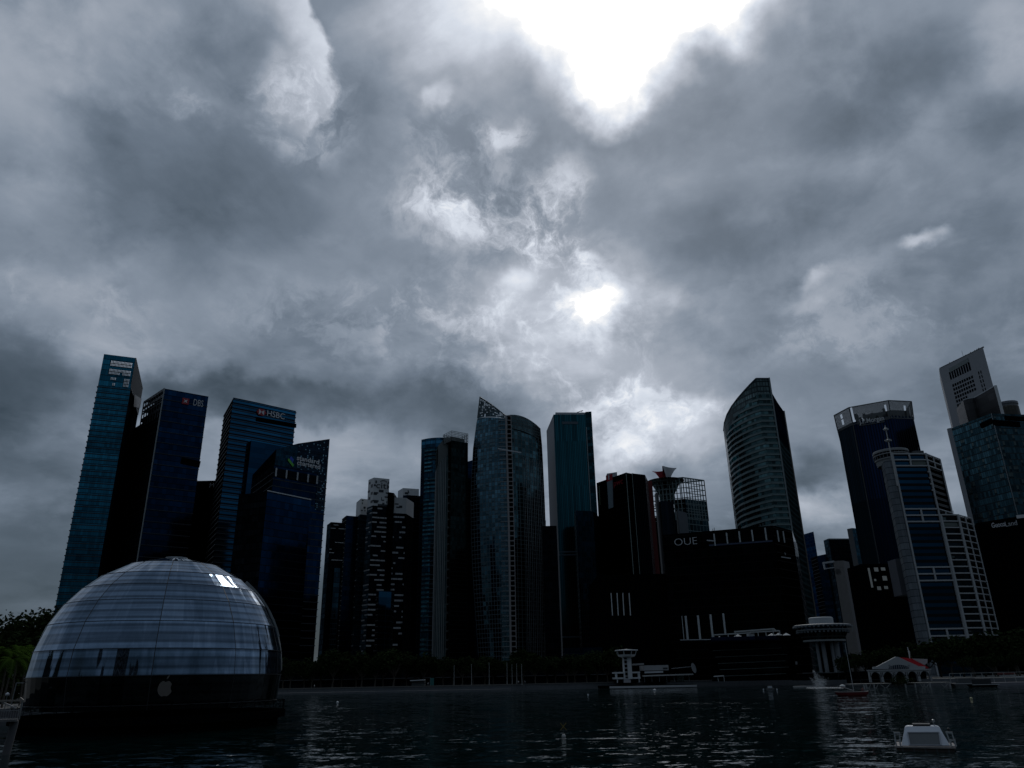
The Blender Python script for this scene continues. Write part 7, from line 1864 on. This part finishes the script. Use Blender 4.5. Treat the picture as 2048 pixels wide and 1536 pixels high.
# western quay row
G1 = 'trees along the far quay'
protos = [make_tree('quay_tree', '', 12.5, 6.5, s, G1, 1500, .55, .25, 8) for s in (1, 2, 3)]
rnd = random.Random(12); k = 0
near = [('at the left end of the quay row near the dome', 0)]
for i in range(34):
    px = 566+20.2*i+rnd.uniform(-5, 5); Yt = rnd.uniform(362, 392) if px < 1180 or px > 1400 else 372
    p = aty(px, 1368, Yt); sc = rnd.uniform(.85, 1.25); sc *= 1.15 if 640 < px < 830 else 1.0
    lab = 'dark tree on the far quay below %s' % ('the blue raked crown tower' if px < 655 else 'the patchwork crown tower' if px < 840 else 'the grey green curved tower' if px < 940 else 'the pointed glass tower' if px < 1095 else 'the teal slab tower' if px < 1205 else 'the near black tower')
    if i < 3: protos[i].location = (p.x, Yt, GZ); protos[i].rotation_euler = (0, 0, rnd.random()*6); protos[i].scale = (sc,)*3; protos[i]['label'] = lab
    else: place_copy(protos[i % 3], (p.x, Yt, GZ), rnd.random()*6.28, sc, lab, G1)
# dark shop row behind the quay trees
for xa, xb, hh, lab in ((540, 840, 9., 'long low dark shop row behind the quay trees, left half'), (846, 1215, 8., 'long low dark shop row behind the quay trees, right half')):
    p, q = aty(xa, 1366, 402), aty(xb, 1362, 402); t = thing('shop_row', lab, 'building', (p.x, 402, GZ))
    MB().prism([(p.x, 402), (q.x, 402), (q.x, 412), (p.x, 412)], GZ, GZ+hh, 0, 1).build('walls', [F_side, M_roof], t)
    b = MB(); b.bar((p.x, 401.5, GZ+3.6), (q.x, 401.5, GZ+3.6), 1.6, .3); b.build('awning', M_dkconc, t)
# right hand group under the ribbed tower
G2 = 'trees behind the pier hall'
for i, (px, ph, Yt) in enumerate(((1692, 1312, 300), (1712, 1306, 318), (1733, 1300, 325), (1760, 1298, 330), (1784, 1290, 335), (1810, 1292, 322), (1836, 1282, 330), (1862, 1288, 318), (1882, 1272, 325), (1905, 1276, 310), (1928, 1268, 318), (1950, 1276, 305),
                                  (1972, 1262, 312), (1996, 1272, 300), (2018, 1258, 306), (2040, 1268, 296), (2062, 1255, 300), (1990, 1306, 286), (2034, 1302, 284), (1945, 1310, 288))):
    p = aty(px, 1350, Yt); h = aty(px, ph, Yt).z-GZ
    lab = 'dark tree %s' % ('right of the disc tower columns' if px < 1740 else 'behind the white pier hall' if px < 1850 else 'under the ribbed white tower' if px < 1960 else 'at the right edge behind the pontoon')
    place_copy(protos[i % 3], (p.x, Yt, GZ), i*1.3, h/12.8, lab, G2)
# big trees left of the dome, against the sky
for i, (px, ph, Yt, sp, seed, lab) in enumerate(((6, 1226, 205, 9, 21, 'round dark tree at the left edge above the palms'), (52, 1213, 200, 9.5, 22, 'tall dark tree left of the dome, second from the edge'), (86, 1203, 195, 9, 23, 'tallest dark tree touching the left flank of the dome'), (-40, 1240, 210, 10, 24, 'dark tree cut off by the left edge'), (118, 1245, 230, 8, 25, 'dark tree half hidden behind the dome'),
                                                     (28, 1262, 185, 8, 26, 'lower dark tree behind the palms'), (70, 1262, 180, 8, 27, 'lower dark tree between the palms and the dome'))):
    p = aty(px, 1370, Yt); h = aty(px, ph, Yt).z-GZ
    t = make_tree('rain_tree', lab, h, sp, seed, None, 3800, .46, .22, 13); t.location = (p.x, Yt, GZ); t.rotation_euler = (0, 0, seed)
# the grove runs on along the left shore, outside the photo but mirrored in the dome
for i, (x, y, s) in enumerate(((-128, 74, 1.5), (-142, 88, 1.7), (-158, 72, 1.6), (-112, 92, 1.2), (-176, 96, 1.8))):
    place_copy(protos[i % 3], (x, y, GZ), i*1.1, s, 'dark tree of the grove on the left shore outside the photo', 'grove on the left shore outside the photo')
# palms
def palm(px, ph, Yt, seed, lab):
    rnd = random.Random(seed); p = aty(px, 1372, Yt); h = aty(px, ph, Yt).z-GZ
    t = thing('palm_tree', lab, 'palm', (p.x, Yt, GZ), 'palms left of the dome'); b = MB(); prev = Vector((p.x, Yt, GZ-.1))
    for i in range(1, 7):
        f = i/6; v = Vector((p.x+.25*math.sin(f*2+seed), Yt, GZ+h*.72*f)); b.tube(prev, v, .16-.05*f, .16-.05*(f+.1), 8, cap=False); prev = v
    b.build('trunk', M_bark, t)
    for k in range(15):
        az = 2*math.pi*k/15+rnd.random()*.4; ln = h*.42*rnd.uniform(.8, 1.15); up = rnd.uniform(.35, 1.1); b = MB(); pts = []
        for i in range(10):
            f = i/9; r = ln*f*math.cos(up*.5); z = ln*(f*up*.75-f*f*(.75+.35*rnd.random()*0+.25*(1.2-up))); pts.append(prev+Vector((r*math.cos(az), r*math.sin(az), z)))
        side = Vector((-math.sin(az), math.cos(az), 0))
        for i in range(1, 9):
            a, c = pts[i], pts[i+1] if i < 9 else pts[9]; w = .75*math.sin(math.pi*min(1, (i+1)/10))+.12
            for s_ in (-1, 1):
                for q in (0, .5):
                    m = a.lerp(c, q); tip = m+side*s_*w+(c-a)*.7+Vector((0, 0, -.28*w)); b.poly([m, m+(c-a)*.42, tip])
            b.poly([a+side*.03, a-side*.03, c-side*.02, c+side*.02])
        b.build('frond', M_palm, t)
for px, ph, Yt, seed, lab in ((2, 1262, 128, 1, 'bright green palm at the left edge of the photo'), (25, 1268, 132, 2, 'bright green palm second from the left edge'), (46, 1262, 138, 3, 'palm with upright fronds left of the dome'), (62, 1280, 140, 4, 'palm touching the left rim of the dome'), (-18, 1270, 126, 5, 'palm cut off by the left edge'), (12, 1285, 122, 6, 'lower palm in front of the leftmost palms')): palm(px, ph, Yt, seed, lab)
for i, (px, Yt, w, hh, lab) in enumerate(((-12, 152, 9, 7.5, 'dark hedge under the palms at the left edge'), (30, 156, 9, 7.5, 'dark hedge under the palms, middle stretch'), (68, 160, 9, 7, 'dark hedge between the palms and the dome'))):
    p = aty(px, 1372, Yt); t = thing('hedge', lab, 'hedge', (0, 0, 0)); a, b = tree_parts(hh, w, 41+i, 1500, .40, .05, 12); a.build('stems', M_bark, t); b.build('foliage', M_leaf, t); t.location = (p.x, Yt, GZ-.6)
# low planting between the jetty pieces
p = aty(1802, 1366, 257)
t = thing('mangrove_bush', 'dark bush hanging over the water in front of the white pier hall', 'bush', (p.x, 257, .3))
a, b = tree_parts(3.4, 3.6, 31, 700, .22, .1, 8); a.build('stems', M_bark, t).location; b.build('foliage', M_leaf, t)
for c in t.children: c.matrix_parent_inverse.identity()
